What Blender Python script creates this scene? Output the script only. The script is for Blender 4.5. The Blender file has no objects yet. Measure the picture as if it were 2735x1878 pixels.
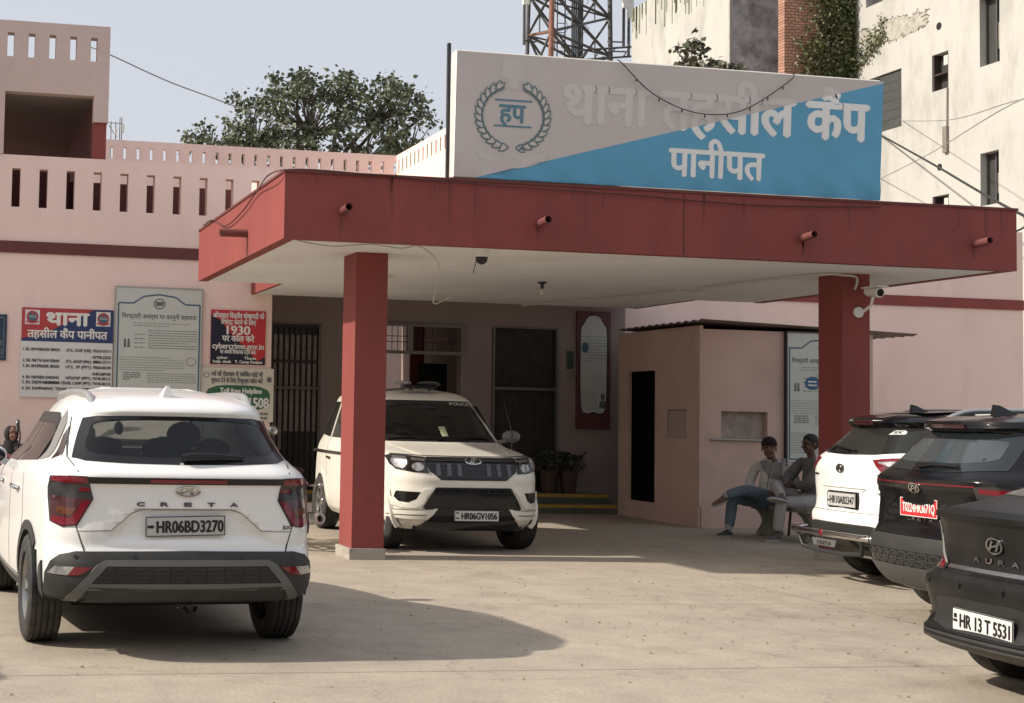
import bpy, bmesh, math, random
import numpy as np
from mathutils import Vector, Matrix
from mathutils.geometry import delaunay_2d_cdt

# ------------------------------------------------------------------ camera, sky, sun, exposure
SC = bpy.context.scene
COL = SC.collection
cam = bpy.data.cameras.new('camera')
cam_o = bpy.data.objects.new('camera', cam)
COL.objects.link(cam_o)
R3 = Matrix(((0.983639, -0.03259, -0.177181), (-0.178671, -0.050576, -0.982608), (0.023062, 0.998188, -0.055571)))
cam_o.matrix_world = Matrix.Translation((0, 0, 1.47)) @ R3.to_4x4()
cam.lens = 50.817
cam.sensor_width = 36
cam.shift_x = 0.29163
cam.shift_y = -0.01946
cam.clip_start = 0.1
cam.clip_end = 3000
SC.camera = cam_o

SUN = Vector((-1.382, 0.075, 1.0)).normalized()      # towards the sun
world = bpy.data.worlds.new("World")
SC.world = world
world.use_nodes = True
wn = world.node_tree
bg = wn.nodes['Background']
sky = wn.nodes.new('ShaderNodeTexSky')
sky.sky_type = 'NISHITA'
sky.sun_disc = False
sky.sun_elevation = math.asin(SUN.z)
sky.sun_rotation = math.atan2(SUN.x, SUN.y)
sky.altitude = 200
sky.air_density = 1.0
sky.dust_density = 7.0
sky.ozone_density = 1.5
hz = wn.nodes.new('ShaderNodeMixRGB')               # winter haze over the clear-sky model
hz.inputs[0].default_value = 0.72
hz.inputs[2].default_value = (5.55, 5.7, 6.1, 1)
wn.links.new(sky.outputs[0], hz.inputs[1])
wn.links.new(hz.outputs[0], bg.inputs[0])
bg.inputs[1].default_value = 0.1
sl = bpy.data.lights.new('sun', 'SUN')
sl.energy = 3.45
sl.angle = math.radians(1.0)
sl.color = (1.0, 0.915, 0.80)
so = bpy.data.objects.new('sun', sl)
COL.objects.link(so)
so.rotation_euler = SUN.to_track_quat('Z', 'Y').to_euler()
SC.view_settings.view_transform = 'Standard'
SC.view_settings.look = 'None'
SC.view_settings.exposure = 0.54
SC.view_settings.gamma = 1.0
SC.cycles.max_bounces = 8

# ------------------------------------------------------------------ materials
MATS = {}

def mat(name, col, rough=0.6, var=0.08, scale=3.0, bump=0.0, bscale=60.0, metal=0.0, coat=0.0, spec=0.5,
        dirt=None, dscale=1.2, dlo=0.5, dhi=0.75, trans=0.0, ior=1.45, alpha=1.0, stretch=None):
    if name in MATS:
        return MATS[name]
    m = bpy.data.materials.new(name)
    m.use_nodes = True
    nt = m.node_tree
    N, L = nt.nodes, nt.links
    b = N['Principled BSDF']
    b.inputs['Roughness'].default_value = rough
    b.inputs['Metallic'].default_value = metal
    b.inputs['Specular IOR Level'].default_value = spec
    b.inputs['Coat Weight'].default_value = coat
    b.inputs['Coat Roughness'].default_value = 0.04
    b.inputs['Transmission Weight'].default_value = trans
    b.inputs['IOR'].default_value = ior
    b.inputs['Alpha'].default_value = alpha
    c4 = (col[0], col[1], col[2], 1)
    b.inputs['Base Color'].default_value = c4
    tc = N.new('ShaderNodeTexCoord')
    vec = tc.outputs['Object']
    if stretch:
        mp = N.new('ShaderNodeMapping')
        mp.inputs['Scale'].default_value = stretch
        L.new(vec, mp.inputs[0])
        vec = mp.outputs[0]
    last = None
    if var > 0:
        n = N.new('ShaderNodeTexNoise')
        n.inputs['Scale'].default_value = scale
        n.inputs['Detail'].default_value = 6
        n.inputs['Roughness'].default_value = 0.62
        L.new(vec, n.inputs['Vector'])
        r = N.new('ShaderNodeValToRGB')
        r.color_ramp.elements[0].position = 0.28
        r.color_ramp.elements[1].position = 0.74
        r.color_ramp.elements[0].color = tuple(max(0, x * (1 - var)) for x in col) + (1,)
        r.color_ramp.elements[1].color = tuple(min(1, x * (1 + var)) for x in col) + (1,)
        L.new(n.outputs['Fac'], r.inputs[0])
        last = r.outputs[0]
    if dirt:
        n2 = N.new('ShaderNodeTexNoise')
        n2.inputs['Scale'].default_value = dscale
        n2.inputs['Detail'].default_value = 8
        n2.inputs['Roughness'].default_value = 0.7
        L.new(vec, n2.inputs['Vector'])
        r2 = N.new('ShaderNodeValToRGB')
        r2.color_ramp.elements[0].position = dlo
        r2.color_ramp.elements[1].position = dhi
        r2.color_ramp.elements[0].color = (0, 0, 0, 1)
        r2.color_ramp.elements[1].color = (1, 1, 1, 1)
        L.new(n2.outputs['Fac'], r2.inputs[0])
        mx = N.new('ShaderNodeMixRGB')
        L.new(r2.outputs[0], mx.inputs[0])
        if last:
            L.new(last, mx.inputs[1])
        else:
            mx.inputs[1].default_value = c4
        mx.inputs[2].default_value = tuple(dirt) + (1,)
        last = mx.outputs[0]
    if last:
        L.new(last, b.inputs['Base Color'])
    if bump > 0:
        n3 = N.new('ShaderNodeTexNoise')
        n3.inputs['Scale'].default_value = bscale
        n3.inputs['Detail'].default_value = 5
        L.new(vec, n3.inputs['Vector'])
        bp = N.new('ShaderNodeBump')
        bp.inputs['Strength'].default_value = bump
        bp.inputs['Distance'].default_value = 0.02
        L.new(n3.outputs['Fac'], bp.inputs['Height'])
        L.new(bp.outputs[0], b.inputs['Normal'])
    MATS[name] = m
    return m

# ------------------------------------------------------------------ objects
def tag(o, label=None, cat=None, group=None, kind=None):
    if label: o['label'] = label
    if cat: o['category'] = cat
    if group: o['group'] = group
    if kind: o['kind'] = kind
    return o

def thing(name, label, cat, loc=(0, 0, 0), rotz=0, group=None):
    o = bpy.data.objects.new(name, None)
    o.empty_display_size = 0.2
    COL.objects.link(o)
    o.location = loc
    o.rotation_euler = (0, 0, rotz)
    return tag(o, label, cat, group)

def wloc(o):
    v = Vector((0, 0, 0))
    while o is not None:
        v += o.location
        o = o.parent
    return v

class G:
    """collects geometry, then links it as one mesh object"""
    def __init__(s):
        s.v = []; s.f = []; s.m = []
    def add(s, vs, fs, m=0):
        o = len(s.v)
        s.v += [tuple(p) for p in vs]
        s.f += [tuple(i + o for i in f) for f in fs]
        s.m += [m] * len(fs)
        return s
    def quad(s, a, b, c, d, m=0):
        return s.add([a, b, c, d], [(0, 1, 2, 3)], m)
    def box(s, x0, x1, y0, y1, z0, z1, m=0):
        v = [(x, y, z) for z in (z0, z1) for y in (y0, y1) for x in (x0, x1)]
        return s.add(v, [(0, 2, 3, 1), (4, 5, 7, 6), (0, 1, 5, 4), (2, 6, 7, 3), (0, 4, 6, 2), (1, 3, 7, 5)], m)
    def obox(s, c, ax, ay, az, m=0):
        """box from centre and three half-axis vectors"""
        c, ax, ay, az = map(Vector, (c, ax, ay, az))
        v = [c + i * ax + j * ay + k * az for k in (-1, 1) for j in (-1, 1) for i in (-1, 1)]
        return s.add(v, [(0, 2, 3, 1), (4, 5, 7, 6), (0, 1, 5, 4), (2, 6, 7, 3), (0, 4, 6, 2), (1, 3, 7, 5)], m)
    def tube(s, pts, r, n=8, m=0, cap=True, flat=1.0):
        pts = [Vector(p) for p in pts]
        k = len(pts)
        rs = r if isinstance(r, (list, tuple)) else [r] * k
        t = (pts[1] - pts[0]).normalized()
        a = Vector((0, 0, 1)) if abs(t.z) < 0.9 else Vector((1, 0, 0))
        nn = t.cross(a).normalized()
        vs = []
        for i in range(k):
            t = (pts[min(i + 1, k - 1)] - pts[max(i - 1, 0)]).normalized()
            nn = (nn - t * nn.dot(t)).normalized()
            b = t.cross(nn)
            for j in range(n):
                an = 2 * math.pi * j / n
                vs.append(pts[i] + rs[i] * (math.cos(an) * nn + flat * math.sin(an) * b))
        fs = [(i * n + j, i * n + (j + 1) % n, (i + 1) * n + (j + 1) % n, (i + 1) * n + j) for i in range(k - 1) for j in range(n)]
        if cap:
            fs += [tuple(range(n - 1, -1, -1)), tuple(range((k - 1) * n, k * n))]
        return s.add(vs, fs, m)
    def lathe(s, prof, n=24, M=None, m=0, cap=False):
        """profile of (radius, height) turned about local z, placed by matrix M"""
        vs = []
        for r, z in prof:
            for j in range(n):
                a = 2 * math.pi * j / n
                p = Vector((r * math.cos(a), r * math.sin(a), z))
                vs.append(M @ p if M else p)
        k = len(prof)
        fs = [(i * n + j, i * n + (j + 1) % n, (i + 1) * n + (j + 1) % n, (i + 1) * n + j) for i in range(k - 1) for j in range(n)]
        if cap:
            fs += [tuple(range(n - 1, -1, -1)), tuple(range((k - 1) * n, k * n))]
        return s.add(vs, fs, m)
    def ell(s, c, r, nu=14, nv=9, m=0, M=None):
        vs = []; fs = []
        for i in range(nv + 1):
            th = math.pi * i / nv
            for j in range(nu):
                ph = 2 * math.pi * j / nu
                p = Vector((r[0] * math.sin(th) * math.cos(ph), r[1] * math.sin(th) * math.sin(ph), r[2] * math.cos(th)))
                vs.append((M @ p if M else p) + Vector(c))
        for i in range(nv):
            for j in range(nu):
                fs.append((i * nu + j, (i + 1) * nu + j, (i + 1) * nu + (j + 1) % nu, i * nu + (j + 1) % nu))
        return s.add(vs, fs, m)
    def prism(s, poly, f0, f1, m=0):
        """closed polygon, both faces by the mapping functions f0 and f1"""
        n = len(poly)
        vs = [f0(*p) for p in poly] + [f1(*p) for p in poly]
        fs = [tuple(range(n)), tuple(range(2 * n - 1, n - 1, -1))] + [(i, (i + 1) % n, n + (i + 1) % n, n + i) for i in range(n)]
        return s.add(vs, fs, m)
    def wall(s, f, u0, u1, v0, v1, w0, w1, holes=(), m=0):
        """slab with rectangular through-holes; f(u, v, w) gives the point"""
        us = sorted({u0, u1, *[h[0] for h in holes], *[h[1] for h in holes]})
        vs_ = sorted({v0, v1, *[h[2] for h in holes], *[h[3] for h in holes]})
        us = [u for u in us if u0 <= u <= u1]; vs_ = [v for v in vs_ if v0 <= v <= v1]
        nu, nv = len(us), len(vs_)
        pts = [f(u, v, w) for w in (w0, w1) for v in vs_ for u in us]
        ix = lambda i, j, k: k * nu * nv + j * nu + i
        solid = {}
        for i in range(nu - 1):
            for j in range(nv - 1):
                cu, cv = (us[i] + us[i + 1]) / 2, (vs_[j] + vs_[j + 1]) / 2
                solid[i, j] = not any(h[0] < cu < h[1] and h[2] < cv < h[3] for h in holes)
        fs = []
        for (i, j), sd in solid.items():
            if not sd: continue
            fs.append((ix(i, j, 0), ix(i + 1, j, 0), ix(i + 1, j + 1, 0), ix(i, j + 1, 0)))
            fs.append((ix(i, j, 1), ix(i, j + 1, 1), ix(i + 1, j + 1, 1), ix(i + 1, j, 1)))
            for di, dj, e in ((-1, 0, ((i, j), (i, j + 1))), (1, 0, ((i + 1, j), (i + 1, j + 1))), (0, -1, ((i, j), (i + 1, j))), (0, 1, ((i, j + 1), (i + 1, j + 1)))):
                if not solid.get((i + di, j + dj), False):
                    (a, b), (c, d) = e
                    fs.append((ix(a, b, 0), ix(c, d, 0), ix(c, d, 1), ix(a, b, 1)))
        return s.add(pts, fs, m)
    def text(s, body, f, u, v, size=0.1, width=None, align='c', bold=0.0, m=0, res=3, off=0.0, depth=0.0):
        """flat lettering laid out in (u, v), placed by f(u, v, w)"""
        c = bpy.data.curves.new('lettering', 'FONT')
        c.body = body; c.size = 1.0; c.resolution_u = res; c.offset = off
        if depth: c.extrude = depth
        o = bpy.data.objects.new('lettering', c)
        COL.objects.link(o)
        me = bpy.data.meshes.new_from_object(o.evaluated_get(bpy.context.evaluated_depsgraph_get()))
        vs = [p.co.copy() for p in me.vertices]
        fs = [tuple(p.vertices) for p in me.polygons]
        bpy.data.objects.remove(o); bpy.data.curves.remove(c); bpy.data.meshes.remove(me)
        if not vs: return s
        x0, x1 = min(p.x for p in vs), max(p.x for p in vs)
        sx = size if width is None else width / (x1 - x0)
        ox = {'c': (x0 + x1) / 2, 'l': x0, 'r': x1}[align]
        shifts = [(0, 0)] if not bold else [(0, 0), (-bold, 0), (bold, 0), (0, bold * .7), (0, -bold * .7), (-bold * .5, 0), (bold * .5, 0)]
        for k, (du, dv) in enumerate(shifts):
            s.add([f(u + (p.x - ox) * sx + du, v + p.y * size + dv, 0.0003 * k) for p in vs], fs, m)
        return s
    def build(s, name, mats, parent=None, smooth=None, world=True, flip=True):
        me = bpy.data.meshes.new(name)
        vs = s.v
        if parent is not None and world:
            w = wloc(parent)
            vs = [(p[0] - w.x, p[1] - w.y, p[2] - w.z) for p in vs]
        me.from_pydata(vs, [], s.f)
        for mm in (mats if isinstance(mats, (list, tuple)) else [mats]):
            me.materials.append(mm)
        me.polygons.foreach_set('material_index', s.m)
        if flip:
            bm = bmesh.new(); bm.from_mesh(me)
            bmesh.ops.recalc_face_normals(bm, faces=bm.faces)
            bm.to_mesh(me); bm.free()
        if smooth is not None:
            me.polygons.foreach_set('use_smooth', [True] * len(me.polygons))
            me.set_sharp_from_angle(angle=math.radians(smooth))
        me.update()
        o = bpy.data.objects.new(name, me)
        COL.objects.link(o)
        if parent is not None:
            o.parent = parent
        return o

def copy_tree(o, parent=None):
    c = o.copy(); COL.objects.link(c)
    c.parent = parent
    for ch in list(o.children):
        copy_tree(ch, c)
    return c

def inside(p, poly):
    x, y = p; r = False
    n = len(poly)
    for i in range(n):
        x1, y1 = poly[i]; x2, y2 = poly[(i + 1) % n]
        if (y1 > y) != (y2 > y) and x < (x2 - x1) * (y - y1) / (y2 - y1) + x1:
            r = not r
    return r

def smooth_poly(poly, n=1):
    """Chaikin corner cutting"""
    for _ in range(n):
        q = []
        for i in range(len(poly)):
            a, b = poly[i], poly[(i + 1) % len(poly)]
            q += [(a[0] * .8 + b[0] * .2, a[1] * .8 + b[1] * .2), (a[0] * .2 + b[0] * .8, a[1] * .2 + b[1] * .8)]
        poly = q
    return poly

def tri_poly(poly, sp, holes=()):
    pts = []; edges = []
    for ring in (poly, *holes):
        st = len(pts); rp = []
        for i in range(len(ring)):
            a, b = Vector(ring[i]), Vector(ring[(i + 1) % len(ring)])
            k = max(1, int((b - a).length / sp))
            rp += [a.lerp(b, t / k) for t in range(k)]
        pts += rp
        edges += [(st + i, st + (i + 1) % len(rp)) for i in range(len(rp))]
    nb = len(pts)
    xs = [p[0] for p in pts]; ys = [p[1] for p in pts]
    B = np.array([(p[0], p[1]) for p in pts])
    x = min(xs) + sp / 2
    while x < max(xs):
        y = min(ys) + sp / 2
        while y < max(ys):
            if inside((x, y), poly) and not any(inside((x, y), h) for h in holes):
                if ((B - (x, y)) ** 2).sum(1).min() > (sp * .45) ** 2:
                    pts.append(Vector((x, y)))
            y += sp
        x += sp
    V, E, F, *_ = delaunay_2d_cdt(pts, edges, [], 0, 1e-6)
    out = []
    for f in F:
        c = (sum(V[i][0] for i in f) / len(f), sum(V[i][1] for i in f) / len(f))
        if inside(c, poly) and not any(inside(c, h) for h in holes):
            out.append(tuple(f))
    return [tuple(v) for v in V], out

def patch(g, poly, fn, off=0.004, thick=0.012, sp=0.05, m=0, holes=()):
    """a plate cut to a 2D outline and laid on the surface fn(u, v, offset)"""
    V, F = tri_poly(poly, sp, holes)
    n = len(V)
    top = [fn(u, v, off) for u, v in V]
    bot = [fn(u, v, off - thick) for u, v in V]
    cnt = {}
    for f in F:
        for i in range(len(f)):
            e = (f[i], f[(i + 1) % len(f)])
            cnt[tuple(sorted(e))] = cnt.get(tuple(sorted(e)), []) + [e]
    fs = list(F)
    for k, es in cnt.items():
        if len(es) == 1:
            a, b = es[0]
            fs.append((b, a, a + n, b + n))
    g.add(top + bot, fs, m)
    return g

def strip(g, pts, w, fn, off=0.002, sp=0.04, m=0, th=0.004):
    """a narrow band following a polyline on a surface"""
    P = []
    for i in range(len(pts) - 1):
        a, b = Vector(pts[i]), Vector(pts[i + 1])
        k = max(1, int((b - a).length / sp))
        P += [a.lerp(b, t / k) for t in range(k)]
    P.append(Vector(pts[-1]))
    vs = []
    for i, p in enumerate(P):
        t = (P[min(i + 1, len(P) - 1)] - P[max(i - 1, 0)]).normalized()
        nn = Vector((-t.y, t.x)) * w / 2
        a, b = p + nn, p - nn
        vs += [fn(a.x, a.y, off), fn(b.x, b.y, off), fn(a.x, a.y, off - th), fn(b.x, b.y, off - th)]
    fs = []
    for i in range(len(P) - 1):
        o = 4 * i
        fs += [(o, o + 1, o + 5, o + 4), (o, o + 4, o + 6, o + 2), (o + 1, o + 3, o + 7, o + 5)]
    return g.add(vs, fs, m)
# ------------------------------------------------------------------ palette
PINK = mat('pink_plaster', (0.82, 0.63, 0.565), 0.85, 0.05, 0.9, 0.12, 45, dirt=(0.66, 0.50, 0.45), dscale=1.1, dlo=0.52, dhi=0.85, stretch=(1, 1, .4))
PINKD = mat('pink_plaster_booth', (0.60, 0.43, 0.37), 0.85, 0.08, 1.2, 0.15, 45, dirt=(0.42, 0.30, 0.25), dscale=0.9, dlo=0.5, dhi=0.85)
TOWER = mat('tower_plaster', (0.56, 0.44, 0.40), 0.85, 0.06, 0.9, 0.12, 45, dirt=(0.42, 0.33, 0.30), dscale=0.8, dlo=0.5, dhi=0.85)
RED = mat('maroon_paint', (0.235, 0.051, 0.044), 0.7, 0.12, 1.3, 0.12, 35, dirt=(0.165, 0.043, 0.037), dscale=1.8, dlo=0.5, dhi=0.85, stretch=(1, 1, .35))
REDD = mat('dark_maroon_paint', (0.13, 0.04, 0.036), 0.75, 0.10, 1.3, 0.1, 35)
SOFF = mat('soffit_paint', (0.80, 0.795, 0.80), 0.85, 0.05, 0.8, 0.08, 40, dirt=(0.66, 0.65, 0.64), dscale=0.6, dlo=0.5, dhi=0.8)
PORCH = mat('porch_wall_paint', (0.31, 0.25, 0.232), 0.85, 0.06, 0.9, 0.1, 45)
CONC = mat('plinth_concrete', (0.36, 0.33, 0.28), 0.9, 0.2, 6, 0.3, 50, dirt=(0.18, 0.16, 0.14), dscale=5, dlo=0.5, dhi=0.75)
DARK = mat('dark_gap', (0.012, 0.012, 0.012), 0.8, 0)
BLACKM = mat('black_metal', (0.03, 0.03, 0.032), 0.5, 0.2, 20)
GREYM = mat('grey_metal', (0.32, 0.31, 0.29), 0.45, 0.15, 10, metal=0.4)
ALU = mat('aluminium_frame', (0.45, 0.44, 0.42), 0.4, 0.1, 10, metal=0.7)
WHITEP = mat('white_plastic', (0.72, 0.71, 0.67), 0.5, 0.05, 10)
GLASSD = mat('dark_pane', (0.03, 0.03, 0.03), 0.12, 0.2, 2)
WIRE = mat('cable_black', (0.025, 0.022, 0.02), 0.6, 0)
WIREW = mat('cable_white', (0.55, 0.52, 0.47), 0.6, 0)
STEPG = mat('green_step_stone', (0.10, 0.115, 0.085), 0.6, 0.3, 20, 0.1)
YEL = mat('yellow_step_paint', (0.45, 0.28, 0.05), 0.7, 0.2, 12)

XZ = lambda u, v, w: (u, w, v)
YZ = lambda u, v, w: (w, u, v)
XY = lambda u, v, w: (u, v, w)

# ------------------------------------------------------------------ ground
def ground_mat():
    m = bpy.data.materials.new('dusty_concrete')
    m.use_nodes = True
    nt = m.node_tree; N, L = nt.nodes, nt.links
    b = N['Principled BSDF']
    b.inputs['Roughness'].default_value = 0.93
    b.inputs['Specular IOR Level'].default_value = 0.2
    tc = N.new('ShaderNodeTexCoord')
    def noise(scale, det=8, rough=0.65, vec=None):
        n = N.new('ShaderNodeTexNoise')
        n.inputs['Scale'].default_value = scale; n.inputs['Detail'].default_value = det; n.inputs['Roughness'].default_value = rough
        L.new(vec or tc.outputs['Object'], n.inputs['Vector'])
        return n.outputs['Fac']
    def ramp(src, p0, p1, c0, c1):
        r = N.new('ShaderNodeValToRGB')
        r.color_ramp.elements[0].position = p0; r.color_ramp.elements[1].position = p1
        r.color_ramp.elements[0].color = c0 + (1,); r.color_ramp.elements[1].color = c1 + (1,)
        L.new(src, r.inputs[0]); return r.outputs[0]
    def mix(f, a, c, mode='MIX', fac=1.0):
        x = N.new('ShaderNodeMixRGB'); x.blend_type = mode
        if f is None: x.inputs[0].default_value = fac
        else: L.new(f, x.inputs[0])
        L.new(a, x.inputs[1])
        if isinstance(c, tuple): x.inputs[2].default_value = c + (1,)
        else: L.new(c, x.inputs[2])
        return x.outputs[0]
    big = ramp(noise(0.35), 0.3, 0.7, (0.365, 0.324, 0.268), (0.45, 0.394, 0.322))
    mid = ramp(noise(2.3), 0.3, 0.75, (0.80, 0.79, 0.78), (1.08, 1.06, 1.03))
    c = mix(None, big, mid, 'MULTIPLY')
    fine = ramp(noise(38, 4), 0.3, 0.7, (0.84, 0.83, 0.82), (1.1, 1.1, 1.1))
    c = mix(None, c, fine, 'MULTIPLY')
    # dark grit
    v = N.new('ShaderNodeTexVoronoi'); v.inputs['Scale'].default_value = 9; v.inputs['Randomness'].default_value = 1
    L.new(tc.outputs['Object'], v.inputs['Vector'])
    lt = N.new('ShaderNodeMath'); lt.operation = 'LESS_THAN'; lt.inputs[1].default_value = 0.055
    L.new(v.outputs['Distance'], lt.inputs[0])
    sel = N.new('ShaderNodeMath'); sel.operation = 'GREATER_THAN'; sel.inputs[1].default_value = 0.56
    L.new(noise(0.9, 3), sel.inputs[0])
    mu = N.new('ShaderNodeMath'); mu.operation = 'MULTIPLY'
    L.new(lt.outputs[0], mu.inputs[0]); L.new(sel.outputs[0], mu.inputs[1])
    c = mix(mu.outputs[0], c, (0.12, 0.09, 0.06))
    # cracks: edges of big voronoi cells, distorted
    dn = N.new('ShaderNodeTexNoise'); dn.inputs['Scale'].default_value = 1.6; dn.inputs['Detail'].default_value = 6
    L.new(tc.outputs['Object'], dn.inputs['Vector'])
    va = N.new('ShaderNodeVectorMath'); va.operation = 'SCALE'; va.inputs['Scale'].default_value = 0.9
    L.new(dn.outputs['Color'], va.inputs[0])
    vb = N.new('ShaderNodeVectorMath'); vb.operation = 'ADD'
    L.new(tc.outputs['Object'], vb.inputs[0]); L.new(va.outputs[0], vb.inputs[1])
    v2 = N.new('ShaderNodeTexVoronoi'); v2.feature = 'DISTANCE_TO_EDGE'; v2.inputs['Scale'].default_value = 0.33
    L.new(vb.outputs[0], v2.inputs['Vector'])
    cr = ramp(v2.outputs['Distance'], 0.0, 0.006, (0.62, 0.62, 0.62), (1, 1, 1))
    c = mix(None, c, cr, 'MULTIPLY', 0.45)
    st = ramp(noise(0.55, 8, 0.75), 0.56, 0.66, (1, 1, 1), (0.82, 0.81, 0.80))
    c = mix(None, c, st, 'MULTIPLY')
    L.new(c, b.inputs['Base Color'])
    bp = N.new('ShaderNodeBump'); bp.inputs['Strength'].default_value = 0.35; bp.inputs['Distance'].default_value = 0.012
    L.new(noise(26, 6), bp.inputs['Height']); L.new(bp.outputs[0], b.inputs['Normal'])
    return m

GND = ground_mat()
tag(G().box(-300, 400, -120, 900, -0.4, 0).build('forecourt_ground', GND), kind='structure')
g = G()
for y in (5.9, 8.05, 10.9):                    # joints between the concrete bays
    g.quad((-6, y, .004), (16, y + .1, .004), (16, y + .108, .004), (-6, y + .008, .004))
for x in (7.1,):
    g.quad((x, 3, .0045), (x + .007, 3, .0045), (x + .15, 13, .0045), (x + .143, 13, .0045))
tag(g.build('concrete_joints', mat('joint_line', (0.29, 0.25, 0.205), 0.95, 0.2, 8)), kind='structure')
random.seed(11)
g = G()
for i in range(520):                                  # grit and leaf scraps on the concrete
    x = random.gauss(7.2, 2.2) if i % 3 else random.uniform(0, 9)
    y = random.gauss(10.6, 1.7) if i % 3 else random.uniform(5.5, 14)
    s = random.uniform(.004, .014)
    a = random.uniform(0, 3.1)
    dx, dy = s * math.cos(a), s * math.sin(a)
    g.add([(x - dx, y - dy, .004), (x + dy, y - dx * .6, .006 + s * .4), (x + dx, y + dy, .004), (x - dy, y + dx * .6, .005)], [(0, 1, 2, 3)])
tag(g.build('litter', mat('dry_leaf_scraps', (0.16, 0.11, 0.06), 0.9, 0.4, 30)), 'dry leaf scraps and grit scattered over the concrete forecourt', 'litter', kind='stuff')

# ------------------------------------------------------------------ police station
st = thing('station_building', 'pink two storey station building with slotted parapets and a maroon band', 'building', (0.5, 20.1, 0))
slots = [(0.736 + .3765 * i, 0.852 + .3765 * i, 4.245, 4.785) for i in range(-6, 11)]
g = G()
g.wall(XZ, -3, 4.46, 0, 4.97, 20.07, 20.27, slots)
g.box(4.26, 4.46, 20.27, 22.2, 0, 4.97)
g.build('facade_wall', PINK, st)
g = G()
g.box(-3, 4.465, 20.045, 20.07, 3.605, 3.768)
g.build('maroon_band', REDD, st)
g = G(); g.box(-3, 4.3, 20.3, 40, 3.7, 3.82)
g.box(-3, 1.62, 21.2, 21.3, 3.82, 4.96); g.box(1.62, 4.6, 21.5, 21.65, 3.82, 4.86)
g.build('terrace', REDD, st)
# stair tower
g = G()
tsl = [(0.616 + .29 * i, 0.708 + .29 * i, 6.345, 6.682) for i in range(-6, 5)]
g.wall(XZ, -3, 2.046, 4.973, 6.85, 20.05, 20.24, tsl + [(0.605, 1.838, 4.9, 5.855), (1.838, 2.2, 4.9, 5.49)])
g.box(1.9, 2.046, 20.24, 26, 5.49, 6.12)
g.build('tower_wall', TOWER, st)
g = G(); g.box(-3, 1.845, 20.24, 26, 5.857, 6.12)
g.box(0.95, 1.25, 21.2, 21.26, 5.845, 5.856)
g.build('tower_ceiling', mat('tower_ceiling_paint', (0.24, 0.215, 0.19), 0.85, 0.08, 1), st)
g = G(); g.box(1.845, 2.03, 20.1, 20.4, 4.975, 5.488)
g.build('tower_pillar', RED, st)
G().box(1.845, 1.895, 20.41, 26, 3.82, 6.12).build('tower_inner_wall', REDD, st)
# rear wings round the courtyard
g = G()
g.wall(XZ, -4, 12.49, 3.0, 9.02, 40, 40.16, [(4.16 + .375 * i, 4.25 + .375 * i, 8.50, 8.82) for i in range(-12, 23)])
g.build('rear_wing_wall', PINK, st)
g = G()
g.wall(YZ, 34, 40, 0, 9.02, 12.49, 12.64, [(34.3 + .36 * i, 34.4 + .36 * i, 8.47, 8.85) for i in range(0, 16)])
g.build('side_wing_wall', PINK, st)
# porch recess and the wall to the right of it
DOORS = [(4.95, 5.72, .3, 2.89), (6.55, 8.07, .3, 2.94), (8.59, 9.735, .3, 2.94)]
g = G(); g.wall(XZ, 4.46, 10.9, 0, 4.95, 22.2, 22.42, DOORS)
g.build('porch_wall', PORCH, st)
g = G(); g.box(10.9, 18.32, 22.2, 22.4, 0, 4.93)
g.build('side_wall', PINK, st)
g = G(); g.box(10.93, 18.325, 22.175, 22.2, 3.56, 3.735)
g.build('maroon_band', RED, st)
g = G(); g.box(4.462, 10.9, 20.075, 22.2, 3.45, 3.6)
g.build('porch_ceiling', SOFF, st)
# courtyard seen through the middle gate
g = G()
g.box(4.5, 13, 31.5, 31.7, 0.3, 6)
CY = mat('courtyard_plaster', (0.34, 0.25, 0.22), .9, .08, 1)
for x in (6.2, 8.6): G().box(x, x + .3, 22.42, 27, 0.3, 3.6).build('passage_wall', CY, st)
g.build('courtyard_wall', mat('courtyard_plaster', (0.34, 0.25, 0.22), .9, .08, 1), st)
g = G(); g.box(4.5, 13, 22.43, 31.5, 0.02, 0.3); g.build('courtyard_floor', CONC, st)
g = G(); g.box(6.3, 8.8, 22.42, 27.0, 3.6, 3.7); g.build('passage_ceiling', SOFF, st)
for x, y in ((8.12, 24.6), (9.0, 26.6)):
    G().tube([(x, y, .3), (x, y, 3.6)], .13, 16).build('courtyard_pillar', RED, st, 40)
G().box(8.0, 8.5, 24.1, 24.2, .3, 2.4).build('inner_door', DARK, st)
# left grille door
d = G().box(4.95, 5.72, 22.26, 22.28, .3, 2.89).build('door', GLASSD, st)
g = G()
for i in range(8): g.box(4.985 + i * .092, 5.04 + i * .092, 22.245, 22.255, 1.2 if i > 1 else .9, 2.72)
g.build('curtain', mat('pale_curtain', (0.34, 0.28, 0.27), 0.9, 0.3, 6), d)
g = G()
for i in range(9): g.tube([(4.97 + i * .092, 22.215, .32), (4.97 + i * .092, 22.215, 2.87)], .009, 6)
for z in (.34, 1.88, 2.3, 2.86): g.box(4.95, 5.72, 22.2, 22.22, z - .02, z + .02)
g.build('grille', BLACKM, d)
g = G(); g.box(4.95, 5.72, 22.185, 22.198, 1.86, 1.905); g.box(5.70, 5.745, 22.185, 22.198, .3, 2.9); g.box(4.93, 5.745, 22.185, 22.198, 2.885, 2.92)
g.build('frame', mat('dull_steel_frame', (0.17, 0.155, 0.14), 0.5, 0.1), d)
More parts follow.
